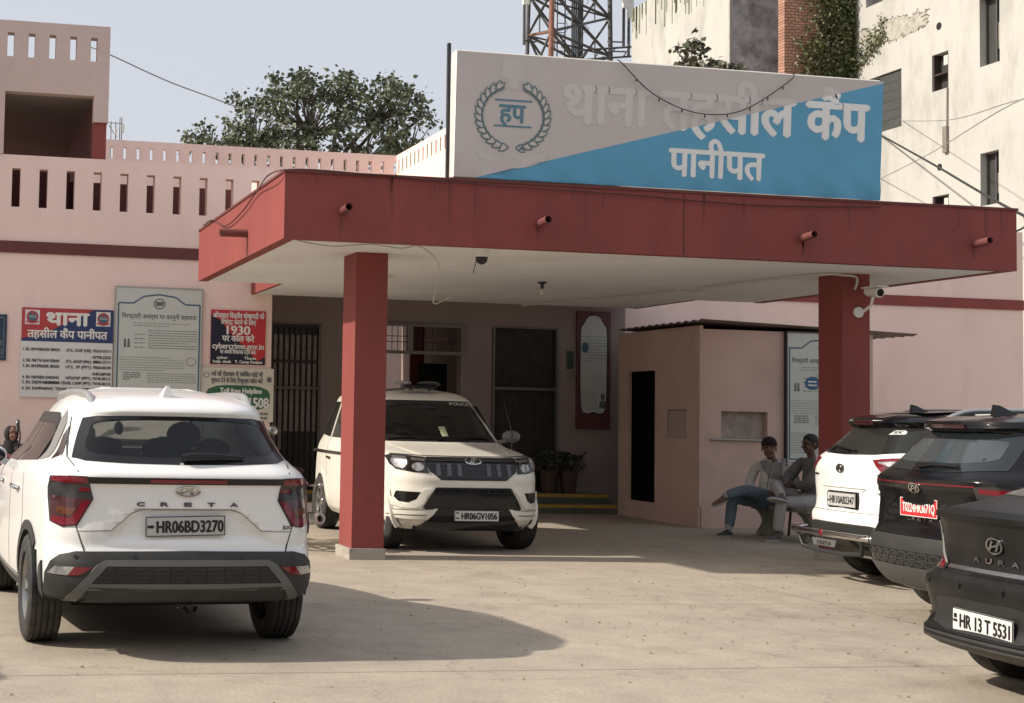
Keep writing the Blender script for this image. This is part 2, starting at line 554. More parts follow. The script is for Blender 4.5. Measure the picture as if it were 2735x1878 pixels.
# transom grille of the middle gate
d = G().wall(XZ, 6.5, 8.1, 2.47, 2.96, 22.13, 22.19, [(6.6, 7.14, 2.52, 2.91), (7.24, 8.04, 2.52, 2.91)]).build('transom_grille', mat('transom_frame', (0.20, 0.18, 0.155), 0.5, 0.1), st)
g = G()
for i in range(16): g.box(6.6 + i * .096, 6.608 + i * .096, 22.15, 22.16, 2.52, 2.91)
for z in (2.66, 2.75): g.box(6.6, 8.04, 22.15, 22.16, z - .006, z + .006)
g.build('bars', BLACKM, d)
G().box(7.5, 7.82, 22.12, 22.145, 2.69, 2.75).build('name_strip', mat('brown_strip', (0.13, 0.06, 0.05), 0.6), d)
# right steel door
d = G().box(8.62, 9.72, 22.27, 22.3, .3, 2.94).build('door', mat('dark_mesh_door', (0.05, 0.045, 0.042), 0.45, 0.4, 5), st)
g = G(); g.box(8.6, 8.64, 22.18, 22.24, .3, 2.94); g.box(9.69, 9.73, 22.18, 22.24, .3, 2.94); g.box(8.64, 9.69, 22.18, 22.23, 1.94, 1.985); g.box(8.59, 9.735, 22.18, 22.23, 2.94, 2.97)
g.build('frame', mat('steel_door_frame', (0.16, 0.15, 0.14), 0.4, 0.1, metal=.3), d)
g = G()
for i in range(22): g.box(8.68 + i * .046, 8.684 + i * .046, 22.25, 22.262, .32, 2.93)
g.build('bars', BLACKM, d)
# porch steps
sp = thing('porch_steps', 'dark green porch steps with yellow painted edges below the doors', 'steps', (7.4, 21.7, 0))
for k, (y, z) in enumerate(((21.45, .15), (21.75, .30))):
    s_ = G().box(4.46, 10.42, y, 22.2, z - .15 + .002 * k, z).build('step', STEPG, sp)
    G().box(4.47, 10.41, y - .006, y, z - .055, z - .002).build('edge_stripe', YEL, s_)

# ------------------------------------------------------------------ canopy
ca = thing('entrance_canopy', 'maroon flat canopy on two square columns over the station entrance', 'canopy', (7, 16, 0))
g = G()
g.box(3.09, 11.02, 13.56, 18.3, 3.156, 3.36)
g.build('roof_slab', SOFF, ca)
g = G()
g.wall(XZ, 3.088, 11.022, 3.15, 3.79, 13.44, 13.56)
g.box(3.088, 3.21, 13.56, 18.32, 3.15, 3.79); g.box(10.9, 11.022, 13.56, 18.32, 3.15, 3.79)
g.box(3.21, 10.9, 18.2, 18.32, 3.36, 3.79)
g.build('fascia', RED, ca)
g = G()
g.box(3.075, 11.035, 13.425, 13.57, 3.79, 3.815); g.box(3.075, 3.22, 13.57, 18.33, 3.79, 3.815); g.box(10.89, 11.035, 13.57, 18.33, 3.79, 3.815)
g.build('coping', REDD, ca)
g = G(); g.box(4.2, 9.97, 18.32, 20.07, 3.156, 3.36); g.build('linking_slab', SOFF, ca)
for x in (4.15, 9.97): G().box(x, x + .05, 18.32, 20.07, 3.152, 3.6).build('linking_beam', RED, ca)
for x0, x1, y1, gy in ((4.075, 4.415, 14.85, 0), (9.608, 9.945, 14.81, 0)):
    c_ = G().box(x0, x1, 14.37, y1, .11, 3.156).build('column', RED, ca)
    gg = G(); gg.box(x0 - .03, x1 + .012, 14.335, y1 + .03, 0, .113)
    gg.build('plinth', CONC, c_)
for x, z in ((3.664, 3.432), (5.674, 3.405), (8.524, 3.385), (10.517, 3.41)):
    gg = G(); gg.lathe([(.040, 0), (.040, .24), (.034, .24), (.034, .02)], 14, Matrix.Translation((x, 13.44, z)) @ Matrix.Rotation(math.radians(86), 4, 'X'))
    gg.build('drain_pipe', mat('pipe_dull_maroon', (.16, .05, .045), .7, .15, 6), ca, 40)
gg = G(); gg.lathe([(.044, 0), (.044, .3), (.036, .3), (.036, .02)], 14, Matrix.Translation((3.088, 15.2, 3.4)) @ Matrix.Rotation(math.radians(-90), 4, 'Y'))
gg.build('drain_pipe', mat('pipe_dull_maroon', (.16, .05, .045), .7, .15, 6), ca, 40)

gg = G(); gg.box(7.22, 7.226, 13.436, 13.44, 3.17, 3.78); gg.build('hairline_crack', mat('crack_maroon', (.07, .03, .028), .9, 0), ca)
g = G(); random.seed(21)
for k in range(26):                                    # rain streaks of old dirt below the coping and spouts
    x = random.uniform(3.2, 10.9) if k > 7 else (3.664, 5.674, 8.524, 10.517)[k % 4] + random.uniform(-.03, .03)
    z0 = 3.79 if k > 7 else 3.37
    l = random.uniform(.08, .45) if k > 7 else random.uniform(.1, .2); w_ = random.uniform(.006, .022)
    g.add([(x - w_, 13.4375, z0), (x + w_, 13.4375, z0), (x + w_ * .3, 13.4375, z0 - l), (x - w_ * .2, 13.4375, z0 - l)], [(0, 1, 2, 3)])
g.build('rain_streak', mat('streak_maroon', (.19, .055, .048), .85, .15, 8), ca)

# cables sagging along the canopy edge
def cable(name, pts, r, m, label, cat='cable', group=None, n=6):
    # Catmull-Rom through the points
    P = [Vector(p) for p in pts]; out = []
    for i in range(len(P) - 1):
        a, b, c, d_ = P[max(i - 1, 0)], P[i], P[i + 1], P[min(i + 2, len(P) - 1)]
        for k in range(8):
            t = k / 8
            out.append(.5 * ((2 * b) + (c - a) * t + (2 * a - 5 * b + 4 * c - d_) * t * t + (3 * b - a - 3 * c + d_) * t ** 3))
    out.append(P[-1])
    return tag(G().tube(out, r, n).build(name, m, None, 60), label, cat, group)

cable('cable', [(3.07, 17.9, 3.82), (3.06, 17.2, 3.8), (3.055, 16.3, 3.62), (3.055, 15.3, 3.66), (3.055, 14.6, 3.76), (3.05, 13.42, 3.80), (4, 13.41, 3.80), (4.8, 13.41, 3.77), (6.5, 13.41, 3.74), (8, 13.41, 3.70), (9.4, 13.41, 3.75)], .007, mat('cable_dull_maroon', (.06, .022, .02), .7, 0),
      'black cable looping along the top edge of the maroon canopy', 'cable')
cable('cable', [(3.25, 13.58, 3.15), (3.6, 13.6, 3.11), (4.0, 13.6, 3.145), (4.3, 13.6, 3.12), (4.5, 13.6, 3.146), (4.75, 13.75, 3.0), (4.95, 14.4, 2.82), (5.2, 15.2, 2.72), (5.5, 15.6, 2.82), (5.6, 15.7, 2.9)], .008, WIREW,
      'loose pale wire hanging in a loop under the canopy', 'wire')
cable('conduit', [(9.75, 14.35, 2.98), (9.74, 14.3, 3.10), (9.6, 14.33, 3.13), (9.3, 14.6, 3.135), (8.9, 17.2, 3.135), (8.6, 18.5, 3.135), (8.2, 20.0, 3.135)], .014, WIREW,
      'pale conduit running under the canopy to the wall camera', 'conduit')

# ceiling fittings
lampm = mat('lamp_diffuser', (0.6, 0.57, 0.5), 0.4, 0)
for x, y, l in ((5.0, 16.5, 'small flat ceiling lamp beside the left canopy column'), (9.03, 16.6, 'small flat ceiling lamp near the right end of the canopy')):
    t = thing('ceiling_lamp', l, 'lamp', (x, y, 3.15), 0, 'lamps under the canopy')
    G().box(x - .14, x + .14, y - .14, y + .14, 3.135, 3.155).build('base', WHITEP, t)
    G().box(x - .12, x + .12, y - .12, y + .12, 3.118, 3.134).build('diffuser', lampm, t)
t = thing('lamp_holder', 'bare bulb holder with small bulb at the canopy centre', 'lamp', (7.08, 16.65, 3.15))
G().lathe([(.05, 0), (.05, -.02), (.02, -.03), (.02, -.08), (.001, -.08)], 12, Matrix.Translation((7.08, 16.65, 3.155))).build('holder', BLACKM, t, 40)
G().ell((7.08, 16.65, 3.03), (.03, .03, .045), 10, 8).build('bulb', lampm, t, 60)
t = thing('dome_camera', 'small black dome security camera under the canopy front edge', 'camera', (5.2, 13.75, 3.15))
G().lathe([(.001, 0), (.075, 0), (.075, -.05), (.068, -.07)], 16, Matrix.Translation((5.2, 13.75, 3.155))).build('base', WHITEP, t, 40)
G().ell((5.2, 13.75, 3.078), (.062, .062, .068), 14, 8).build('dome', mat('black_dome', (0.015, 0.015, 0.015), 0.1, 0), t, 60)
G().tube([(5.17, 13.76, 3.14), (5.15, 13.8, 3.0), (5.14, 13.82, 2.93)], .004, 6).build('lead', WIRE, t)
t = thing('bullet_camera', 'grey bullet security camera on the right canopy column', 'camera', (9.86, 14.33, 2.95))
M = Matrix.Translation((9.86, 14.16, 2.94)) @ Matrix.Rotation(math.radians(98), 4, 'X')
G().lathe([(.001, -.12), (.05, -.12), (.055, -.1), (.055, .09), (.042, .10)], 16, M).build('body', WHITEP, t, 40)
G().lathe([(.001, .085), (.043, .095)], 16, M).build('lens', DARK, t)
G().box(9.79, 9.93, 14.02, 14.3, 2.985, 3.0).build('sun_shield', WHITEP, t)
G().tube([(9.87, 14.2, 2.9), (9.87, 14.24, 2.8), (9.83, 14.31, 2.74)], .016, 8).build('bracket', WHITEP, t, 40)
G().lathe([(.06, 0), (.06, .02), (.001, .025)], 14, Matrix.Translation((9.8, 14.37, 2.73)) @ Matrix.Rotation(math.radians(90), 4, 'X')).build('mount', WHITEP, t, 40)
# ------------------------------------------------------------------ big sign on the canopy
SBLUE = mat('sign_blue_vinyl', (0.105, 0.345, 0.53), 0.55, 0.08, 1.5)
SGREY = mat('sign_grey_flex', (0.545, 0.495, 0.47), 0.55, 0.05, 1.2)
SPALE = mat('sign_pale_letters', (0.78, 0.785, 0.77), 0.55, 0.03, 2)
SFAINT = mat('sign_faint_print', (0.558, 0.510, 0.486), 0.55, 0.03, 2)
STEAL = mat('sign_teal_print', (0.11, 0.165, 0.175), 0.55, 0.1, 8)
STEALT = mat('sign_teal_text', (0.10, 0.22, 0.29), 0.55, 0.1, 8)
cTL, cTR, cBR, cBL = (4.828, 5.102), (9.509, 5.09), (9.462, 3.832), (4.81, 3.845)
def SG(u, v, w=0.0):
    x = (cBL[0] * (1 - u) + cBR[0] * u) * (1 - v) + (cTL[0] * (1 - u) + cTR[0] * u) * v
    z = (cBL[1] * (1 - u) + cBR[1] * u) * (1 - v) + (cTL[1] * (1 - u) + cTR[1] * u) * v
    # the flex sags in soft folds near its lower edge
    fold = .013 * math.sin(u * 60 + v * 18) * max(0, 1 - v * 3.2) * (0.3 + abs(u - .5) * 2)
    return (x, 13.50 - w + fold, z)
sg = thing('sign_board', 'big grey and blue flex sign board with faded emblem on the canopy roof', 'sign', (7.1, 13.55, 3.82))
def sgm(u, v, m): return SG(u / 4.7, v / 1.26, m)      # metric version for the patch tool
g = G(); patch(g, [(0, 0), (.22, 0), (4.7, 1.24), (4.7, 1.26), (0, 1.26)], sgm, 0, .004, .12); g.build('grey_sheet', SGREY, sg, 40)
g = G(); patch(g, [(.22, 0), (4.7, 0), (4.7, 1.24)], sgm, 0, .004, .10); g.build('blue_sheet', SBLUE, sg, 40)
g = G()
a, b, c, d = SG(0, 0), SG(0, 1), SG(1, 1), SG(1, 0)
for p, q in ((a, b), (b, c), (c, d), (d, a)):
    P, Q = Vector(p), Vector(q)
    P.y = Q.y = 13.57
    g.tube([P, Q], .028, 4)
g.quad((a[0] - .004, 13.5, a[2]), (b[0] - .004, 13.5, b[2]), (b[0] - .004, 13.66, b[2]), (a[0] - .004, 13.66, a[2]))
g.quad(*[(p[0], 13.66, p[2]) for p in (a, b, c, d)])
g.build('frame', mat('sign_frame', (0.66, 0.63, 0.58), 0.6, 0.1, 5), sg)
G().box(4.765, 4.795, 13.6, 13.64, 3.8, 5.2).build('post', BLACKM, sg)
for x in (5.6, 7.2, 8.8):
    G().tube([(x, 13.68, 4.7), (x, 14.9, 3.37)], .02, 6).build('brace', GREYM, sg)
def fit_size(ch='न'):
    t = G().text(ch, lambda u, v, w: (u, v, w), 0, 0, 1.0)
    return max(p[1] for p in t.v) - min(p[1] for p in t.v)
HN = fit_size()
def sgtm(u, v, w): return SG(u / 4.7, v / 1.26, .002 + w)
g = G()
for s_, u0, u1 in (('थाना', .241, .44), ('तहसील', .465, .787), ('कैंप', .812, .967)):
    g.text(s_, sgtm, (u0 + u1) / 2 * 4.7, .487 * 1.26, .372 / HN, (u1 - u0) * 4.7 - .03, bold=.022)
g.text('पानीपत', sgtm, (.487 + .717) / 2 * 4.7, .108 * 1.26, .272 / HN, .23 * 4.7 - .03, bold=.013)
lo = g.build('lettering', SPALE, sg)
# where the letters lie on the grey sheet they have faded almost into it
fade = lo.copy(); fade.data = lo.data.copy(); fade.name = 'faded_lettering'; COL.objects.link(fade); fade.parent = lo
fade.data.materials.clear(); fade.data.materials.append(mat('sign_faded_letters', (0.60, 0.565, 0.54), 0.55, 0.03, 2))
pa, pb = Vector(SG(.047, 0)), Vector(SG(1, .984))
nrm = Vector((-(pb - pa).z, 0, (pb - pa).x)).normalized()
for o_, keep in ((lo, 'clear_outer'), (fade, 'clear_inner')):
    bm = bmesh.new(); bm.from_mesh(o_.data)
    bmesh.ops.bisect_plane(bm, geom=bm.verts[:] + bm.edges[:] + bm.faces[:], plane_co=pa - wloc(sg), plane_no=nrm, **{keep: True})
    bm.to_mesh(o_.data); bm.free()
# the emblem: laurel wreath round two letters, with a worn lion capital and ribbon
def leaf(cx, cz, ang, L, W):
    pts = [(0, 0), (.25, .38), (.55, .5), (.8, .3), (1, 0), (.8, -.3), (.55, -.5), (.25, -.38)]
    return [(cx + L * a * math.cos(ang) - W * b * math.sin(ang), cz + L * a * math.sin(ang) + W * b * math.cos(ang)) for a, b in pts]
EX, EZ = .127 * 4.7, .50 * 1.26
gd, gl = G(), G()
for side in (-1, 1):
    for i in range(13):
        th = math.radians(-84 + i * 11.6)
        for rr, da, sz in ((.305, .55, 1.0), (.335, -.45, .9), (.32, .05, 1.05)):
            cx = EX + side * rr * math.cos(th) * 1.08
            cz = EZ + rr * math.sin(th) * 0.98
            an = th + math.pi / 2 - da
            if side < 0: an = math.pi - an
            o1 = leaf(cx, cz, an, .128 * sz, .060 * sz)
            mx, mz = cx + .018 * math.cos(an), cz + .018 * math.sin(an)
            o2 = leaf(mx, mz, an, .092 * sz, .030 * sz)
            w = .001 + .0009 * i + .0003 * (sz * 10 % 3)
            gd.add([sgtm(u, v, w) for u, v in o1], [tuple(range(8))])
            gl.add([sgtm(u, v, w + .0004) for u, v in o2], [tuple(range(8))])
gd.text('हप', sgtm, EX - .005, EZ - .055, .17 / HN, .27, bold=.008, m=1)
for dz, x0, x1 in ((.155, -.19, .2), (-.105, -.2, .2)):
    gd.quad(*[sgtm(EX + u, EZ + dz + v, .002) for u, v in ((x0, 0), (x1, 0), (x1, .018), (x0, .018))], m=1)
em = gd.build('emblem', [STEAL, STEALT], sg, flip=False)
gl.build('leaf_fill', SGREY, em, flip=False)  # paler fill printed inside each wreath leaf
g = G()
for cx, cz, rx, rz in ((-.02, .50, .11, .10), (-.09, .44, .05, .07), (.07, .44, .05, .07), (0, .36, .07, .09)):
    g.add([sgtm(EX + cx + rx * math.cos(k * .4), EZ + cz + rz * math.sin(k * .4), .0006 + cz * .001 + cx * .001) for k in range(16)], [tuple(range(16))])
for i in range(12):
    x0 = -.36 + i * .06
    zz = lambda x: -.44 - .10 * math.cos(x * 4.2) + .02
    g.quad(*[sgtm(EX + u, EZ + v, .0007) for u, v in ((x0, zz(x0)), (x0 + .06, zz(x0 + .06)), (x0 + .06, zz(x0 + .06) + .09), (x0, zz(x0) + .09))])
g.build('worn_print', SFAINT, em, flip=False)
t = cable('string_lights', [(6.50, 13.46, 5.11), (6.554, 13.45, 5.072), (6.851, 13.45, 4.809), (7.235, 13.45, 4.644), (7.623, 13.45, 4.617), (7.964, 13.45, 4.72), (8.407, 13.45, 5.021), (8.45, 13.47, 5.1)], .006, WIRE,
          'string of tiny festoon bulbs drooping over the top of the big sign', 'string lights')
for x, z in ((6.70, 4.935), (6.95, 4.745), (7.2, 4.65), (7.45, 4.612), (7.7, 4.632), (7.95, 4.712), (8.15, 4.83), (8.32, 4.955)):
    G().ell((x, 13.445, z - .02), (.009, .009, .02), 8, 6).build('bulb', WIRE, t, 60)

# ------------------------------------------------------------------ boards on the left facade
NAVY = mat('board_navy', (0.025, 0.045, 0.13), 0.45, 0.1, 3)
BRED = mat('board_red', (0.42, 0.05, 0.05), 0.45, 0.08, 3)
BWHITE = mat('board_white', (0.66, 0.655, 0.64), 0.5, 0.05, 3)
BINK = mat('board_ink', (0.02, 0.02, 0.025), 0.6, 0)
BGREY = mat('board_pale_green', (0.53, 0.555, 0.51), 0.4, 0.05, 2)
BINKG = mat('board_grey_ink', (0.12, 0.13, 0.13), 0.6, 0)
BINKL = mat('board_light_ink', (0.20, 0.21, 0.205), 0.6, 0)
TEXTW = mat('board_white_letters', (0.74, 0.72, 0.68), 0.5, 0)
BBLUE = mat('board_outline_blue', (0.06, 0.12, 0.18), 0.5, 0.1, 4)

def wall_map(X0, Z0, Y):
    return lambda u, v, w=0.0: (X0 + u, Y - w, Z0 + v)
def poly(g, f, pts, w, m=0):
    return g.add([f(u, v, w) for u, v in pts], [tuple(range(len(pts)))], m)
def bars(g, f, u0, u1, v0, n, dv, w, h=.009, m=0, seed=1, gap=.012):
    """rows of unreadable small print"""
    rnd = random.Random(seed)
    for i in range(n):
        u = u0; end = u1 if rnd.random() < .75 else u0 + (u1 - u0) * rnd.uniform(.4, .9)
        while u < end:
            l = min(rnd.uniform(.02, .06), end - u)
            if l > .006:
                poly(g, f, [(u, v0 - i * dv), (u + l, v0 - i * dv), (u + l, v0 - i * dv + h), (u, v0 - i * dv + h)], w, m)
            u += l + gap
def disc(g, f, u, v, ru, rv, w, m=0, n=20):
    poly(g, f, [(u + ru * math.cos(2 * math.pi * k / n), v + rv * math.sin(2 * math.pi * k / n)) for k in range(n)], w, m)

# station name board
nb = thing('name_board', 'red and navy station name board with a list of officers and numbers', 'sign', (1.56, 20.05, 1.62))
f = wall_map(.927, 1.622, 20.03)
G().box(.927, 2.192, 20.03, 20.065, 1.622, 2.853).build('panel', BWHITE, nb)
g = G()
poly(g, f, [(0, .768), (1.265, .768), (1.265, 1.231), (1.0, 1.231), (.3, .87), (0, .80)], .002, 0)
poly(g, f, [(0, .80), (.3, .87), (1.0, 1.231), (0, 1.231)], .0021, 1)
g.build('header', [NAVY, BRED], nb, flip=False)
g = G()
for cu in (.145, 1.125):
    s = .1
    poly(g, f, [(cu - s, 1.0), (cu + s, 1.0), (cu + s, 1.2), (cu - s, 1.2)], .003, 0)
    disc(g, f, cu, 1.105, .083, .083, .004, 1); disc(g, f, cu, 1.105, .062, .062, .005, 2)
    poly(g, f, [(cu - .06, 1.09), (cu + .06, 1.09), (cu + .05, 1.125), (cu - .05, 1.125)], .006, 3)
    disc(g, f, cu, 1.155, .016, .022, .006, 1)
    poly(g, f, [(cu - .09, 1.03), (cu, 1.008), (cu + .09, 1.03), (cu + .085, 1.05), (cu, 1.028), (cu - .085, 1.05)], .007, 1)
g.build('badge', [BWHITE, BRED, BBLUE, mat('badge_grey', (.25, .28, .3), .5, 0)], nb, flip=False)
g = G()
g.text('थाना', f, .635, 1.0, .165 / HN, .58, bold=.013, m=0)
g.text('तहसील कैंप पानीपत', f, .635, .82, .098 / HN, 1.1, bold=.005, m=0)
rows = (('1. SH. OM PARKASH SINGH', 'I.P.S., DGP (HR)', ': 92163-53111', 796), ('', '', ': 87798-22255', 810), ('2. DR. MATTA RAVI KIRAN', 'I.P.S., ADGP (HHL)', ': 88863-27111', 820),
        ('3. SH. BHUPINDER SINGH', 'I.P.S., SP (PPT)', ': 70560-06100', 832), ('', '', ': 0180-2689100', 846), ('4. SH. NAVEEN SANDHU', 'HPS/DSP (PPT)', ': 74196-00112', 856), ('5. SH. DEEWAN SINGH', 'INSP/SHO TEHSIL CAMP (PPT)', ': 74196-00135', 867), ('6. SH. RAMPAL', 'MHC TEHSIL CAMP (PPT)', ': 92540-47143', 880))
for a, b, c, y in rows:
    v = .768 - (y - 780) * .0064 - .028
    if a: g.text(a, f, .03, v, .058, .5 if len(a) > 14 else .33, 'l', bold=.0018, m=1)
    if b: g.text(b, f, .965, v, .056, .62 if len(b) > 18 else .34, 'r', bold=.0018, m=1)
    g.text(c, f, .975, v, .056, .27, 'l', bold=.0018, m=1)
for i in range(len(g.v)):
    x, y, z = g.v[i]; g.v[i] = (x, y - .004, z)
g.build('lettering', [TEXTW, BINK], nb, flip=False)

# arrest rights boards: shared drawing
def rights_board(parent, f, W, H, full=True, seed=3):
    g = G()
    arch = [(.04, .04), (W - .04, .04), (W - .04, H - .22), (W * .80, H - .22), (W * .68, H - .12), (W * .5, H - .09), (W * .32, H - .12), (W * .20, H - .22), (.04, H - .22)]
    for i in range(len(arch)):
        a, b = Vector(arch[i]), Vector(arch[(i + 1) % len(arch)])
        n = Vector((-(b - a).y, (b - a).x)).normalized() * .010
        poly(g, f, [a - n, b - n, b + n, a + n], .003, 0)
    g.build('outline', BBLUE, parent, flip=False)
    g = G()
    disc(g, f, W * .5, H - .22, .085, .075, .003, 0); disc(g, f, W * .5, H - .22, .068, .058, .0034, 1)
    poly(g, f, [(W * .5 - .05, H - .25), (W * .5 + .05, H - .25), (W * .5 + .06, H - .19), (W * .5 - .06, H - .19)], .004, 0)
    g.build('crest', [BINKG, BGREY], parent, flip=False)
    g = G()
    g.text('गिरफ्तारी अवस्था पर कानूनी सहायता'.replace('गि', 'ि\u200bग').replace('ि\u200bग', 'िग'), f, W * .5, H - .43, .085, W * .86, bold=.002, m=0)
    bars(g, f, W * .2, W * .85, H - .50, 2, .035, .003, .008, 1, seed)
    if full:
        for u in (.12, .17):
            poly(g, f, [(u * W / 1.2, H - .84), (u * W / 1.2 + .035, H - .84), (u * W / 1.2 + .03, H - .72), (u * W / 1.2 + .005, H - .72)], .003, 0)
        bars(g, f, W * .22, W * .34, H - .66, 4, .06, .003, .012, 1, seed + 1)
        bars(g, f, W * .38, W * .94, H - .60, 8, .035, .003, .010, 1, seed + 2, .008)
        bars(g, f, W * .06, W * .8, H - .98, 6, .035, .003, .006, 1, seed + 3, .006)
        disc(g, f, W * .88, H - 1.02, .07, .06, .003, 1); disc(g, f, W * .88, H - 1.02, .06, .05, .0034, 2)
        bars(g, f, W * .1, W * .3, H - 1.2, 4, .03, .003, .014, 0, seed + 4); bars(g, f, W * .38, W * .94, H - 1.2, 5, .03, .003, .008, 1, seed + 5)
        bars(g, f, W * .06, W * .66, H - 1.44, 9, .034, .003, .007, 1, seed + 6, .006)
        disc(g, f, W * .84, H - 1.50, .062, .072, .003, 0); disc(g, f, W * .84, H - 1.515, .048, .055, .0036, 2)
        poly(g, f, [(W * .84 - .12, H - 1.72), (W * .84 + .12, H - 1.72), (W * .84 + .11, H - 1.62), (W * .84, H - 1.58), (W * .84 - .11, H - 1.62)], .003, 0)
        poly(g, f, [(W * .84 - .03, H - 1.72), (W * .84 + .03, H - 1.72), (W * .84, H - 1.6)], .004, 2)
    g.build('print', [BINKG, BINKL, BGREY], parent, flip=False)

lb = thing('legal_aid_board', 'tall pale board with curved blue border about legal help on arrest', 'sign', (2.84, 20.05, 1.35))
f = wall_map(2.222, 1.35, 20.03)
G().box(2.222, 3.452, 20.03, 20.06, 1.35, 3.185).build('panel', BGREY, lb)
rights_board(lb, f, 1.23, 1.835)
g = G(); g.box(3.438, 3.456, 20.02, 20.068, 1.33, 3.195); g.box(2.205, 2.222, 20.02, 20.068, 1.33, 3.195); g.box(2.222, 3.438, 20.02, 20.068, 3.185, 3.2)
g.build('frame', ALU, lb)

cb = thing('cyber_crime_board', 'black and red cyber crime helpline board showing 1930', 'sign', (3.98, 20.05, 2.15))
f = wall_map(3.58, 2.149, 20.045)
G().box(3.58, 4.368, 20.045, 20.066, 2.149, 2.915).build('panel', mat('board_bright_red', (0.50, 0.035, 0.045), .45, .06, 3), cb)
g = G(); poly(g, f, [(0, 0), (.72, 0), (.45, .28), (.22, .50), (.16, .60), (0, .70)], .002); poly(g, f, [(.60, 0), (.788, 0), (.788, .12)], .0022)
g.build('dark_corner', mat('board_night_blue', (0.012, 0.016, 0.035), .45, .1, 3), cb, flip=False)
g = G()
for s_, v, h, w, b in (('ऑनलाइन िवत्तीय धोखाधड़ी की', .655, .062, .74, .003), ('िरपोर्ट करने के िलए', .565, .058, .5, .003), ('1930', .425, .125, .33, .007), ('पर कॉल करे', .325, .075, .46, .004), ('cybercrime.gov.in', .22, .085, .74, .0035), ('पर अपनी िशकायत दर्ज करें।', .15, .05, .52, .002)):
    g.text(s_, f, .394, v, h / (HN if ord(s_[0]) > 900 else .72), w, bold=b)
for s_, u, v, w in (('cyber', .17, .075, .16), ('help desk', .17, .02, .26), ('Thana', .57, .075, .17), ('T. Camp Panipat', .55, .02, .4)):
    g.text(s_, f, u, v, .055, w, bold=.0025)
for i in range(len(g.v)):
    x, y, z = g.v[i]; g.v[i] = (x, y - .005, z)
g.build('lettering', TEXTW, cb, flip=False)

hb = thing('helpline_board', 'cream board with green toll free helpline panel below the cyber crime board', 'sign', (3.97, 20.05, 1.34))
f = wall_map(3.448, 1.345, 20.04)
G().box(3.448, 4.5, 20.04, 20.064, 1.345, 2.10).build('panel', mat('board_cream', (0.60, 0.57, 0.48), .5, .06, 3), hb)
g = G(); poly(g, f, smooth_poly([(.08, .16), (1.0, .16), (1.0, .51), (.08, .51)], 2), .002); g.build('green_panel', mat('board_green', (0.03, 0.12, 0.065), .45, .08, 3), hb, flip=False)
g = G()
g.text('नशे की रोकथाम से संबंिधत कोई भी', f, .52, .635, .055 / HN, .74, bold=.0025, m=1)
g.text('सूचना देने के िलए िनशुल्क कॉल करें', f, .52, .545, .055 / HN, .74, bold=.0025, m=1)
g.text('Toll free Helpline', f, .58, .40, .10, .60, bold=.004)
g.text('9050891508', f, .60, .20, .20, .76, bold=.007)
g.text('(', f, .14, .24, .16, .04, bold=.006)
bars(g, f, .1, .98, .10, 2, .06, .003, .03, 1, 5, .01)
disc(g, f, .08, .645, .04, .035, .003, 1); disc(g, f, .08, .645, .03, .026, .0034, 2)
disc(g, f, .985, .6, .035, .04, .003, 1)
for i in range(len(g.v)):
    x, y, z = g.v[i]; g.v[i] = (x, y - .004, z)
g.build('lettering', [TEXTW, BINKG, mat('board_cream', (0, 0, 0))], hb, flip=False)

bb = thing('blue_board', 'dark blue board with thin white border at the far left wall edge', 'sign', (0.2, 20.05, 2.11))
f = wall_map(-.4, 2.112, 20.045)
G().box(-.4, .728, 20.045, 20.066, 2.112, 2.745).build('panel', mat('board_deep_blue', (0.02, 0.05, 0.09), .45, .1, 3), bb)
g = G()
for a, b in (((.03, .04), (1.09, .05)), ((.03, .585), (1.09, .595)), ((1.082, .04), (1.09, .595)), ((.03, .04), (.038, .595))):
    poly(g, f, [a, (b[0], a[1]), b, (a[0], b[1])], .002)
g.text('त', f, 1.04, .2, .11, .06, bold=.002); g.text('G', f, 1.045, .09, .10, .055, bold=.002)
g.build('lettering', BINKL, bb, flip=False)

pb = thing('porch_notice_board', 'tall ornate notice board with maroon frame in the shaded porch', 'sign', (10.3, 22.15, 1.33))
f = wall_map(10.035, 1.335, 22.15)
G().box(10.035, 10.618, 22.15, 22.195, 1.335, 3.26).build('panel', mat('board_maroon', (0.12, 0.042, 0.042), .5, .1, 3), pb)
orn = [(.05, .26), (.2, .23), (.29, .27), (.38, .23), (.53, .26), (.54, 1.66), (.47, 1.74), (.40, 1.86), (.29, 1.88), (.18, 1.86), (.11, 1.74), (.04, 1.66)]
g = G(); poly(g, f, smooth_poly(orn, 2), .002, 0); poly(g, f, [(.29 + (u - .29) * .93, .98 + (v - .98) * .975) for u, v in smooth_poly(orn, 2)], .003, 1)
g.build('sheet', [BINK, BGREY], pb, flip=False)
g = G(); bars(g, f, .06, .52, 1.5, 9, .05, .004, .01, 0, 21, .008); bars(g, f, .06, .36, .62, 9, .035, .004, .008, 0, 22); disc(g, f, .14, 1.33, .06, .09, .0045, 1)
g.text('गिरफ्तारी'.replace('गि', 'िग'), f, .29, 1.6, .06, .4, bold=.001)
disc(g, f, .45, .53, .035, .06, .005, 2); poly(g, f, [(.39, .34), (.51, .34), (.5, .45), (.45, .47), (.4, .45)], .005, 2)
g.build('print', [BINKL, BBLUE, BINKG], pb, flip=False)
nt_ = thing('paper_notice', 'small dark notice and paper slip pasted beside the porch board', 'notice', (9.93, 22.18, 2.15))
G().box(9.876, 9.994, 22.19, 22.197, 2.305, 2.6).build('upper_sheet', mat('notice_green', (0.05, 0.08, 0.06), .6, .2, 8), nt_)
G().box(9.887, 9.996, 22.19, 22.197, 2.147, 2.27).build('lower_sheet', mat('notice_paper', (0.25, 0.23, 0.2), .6, .2, 8), nt_)

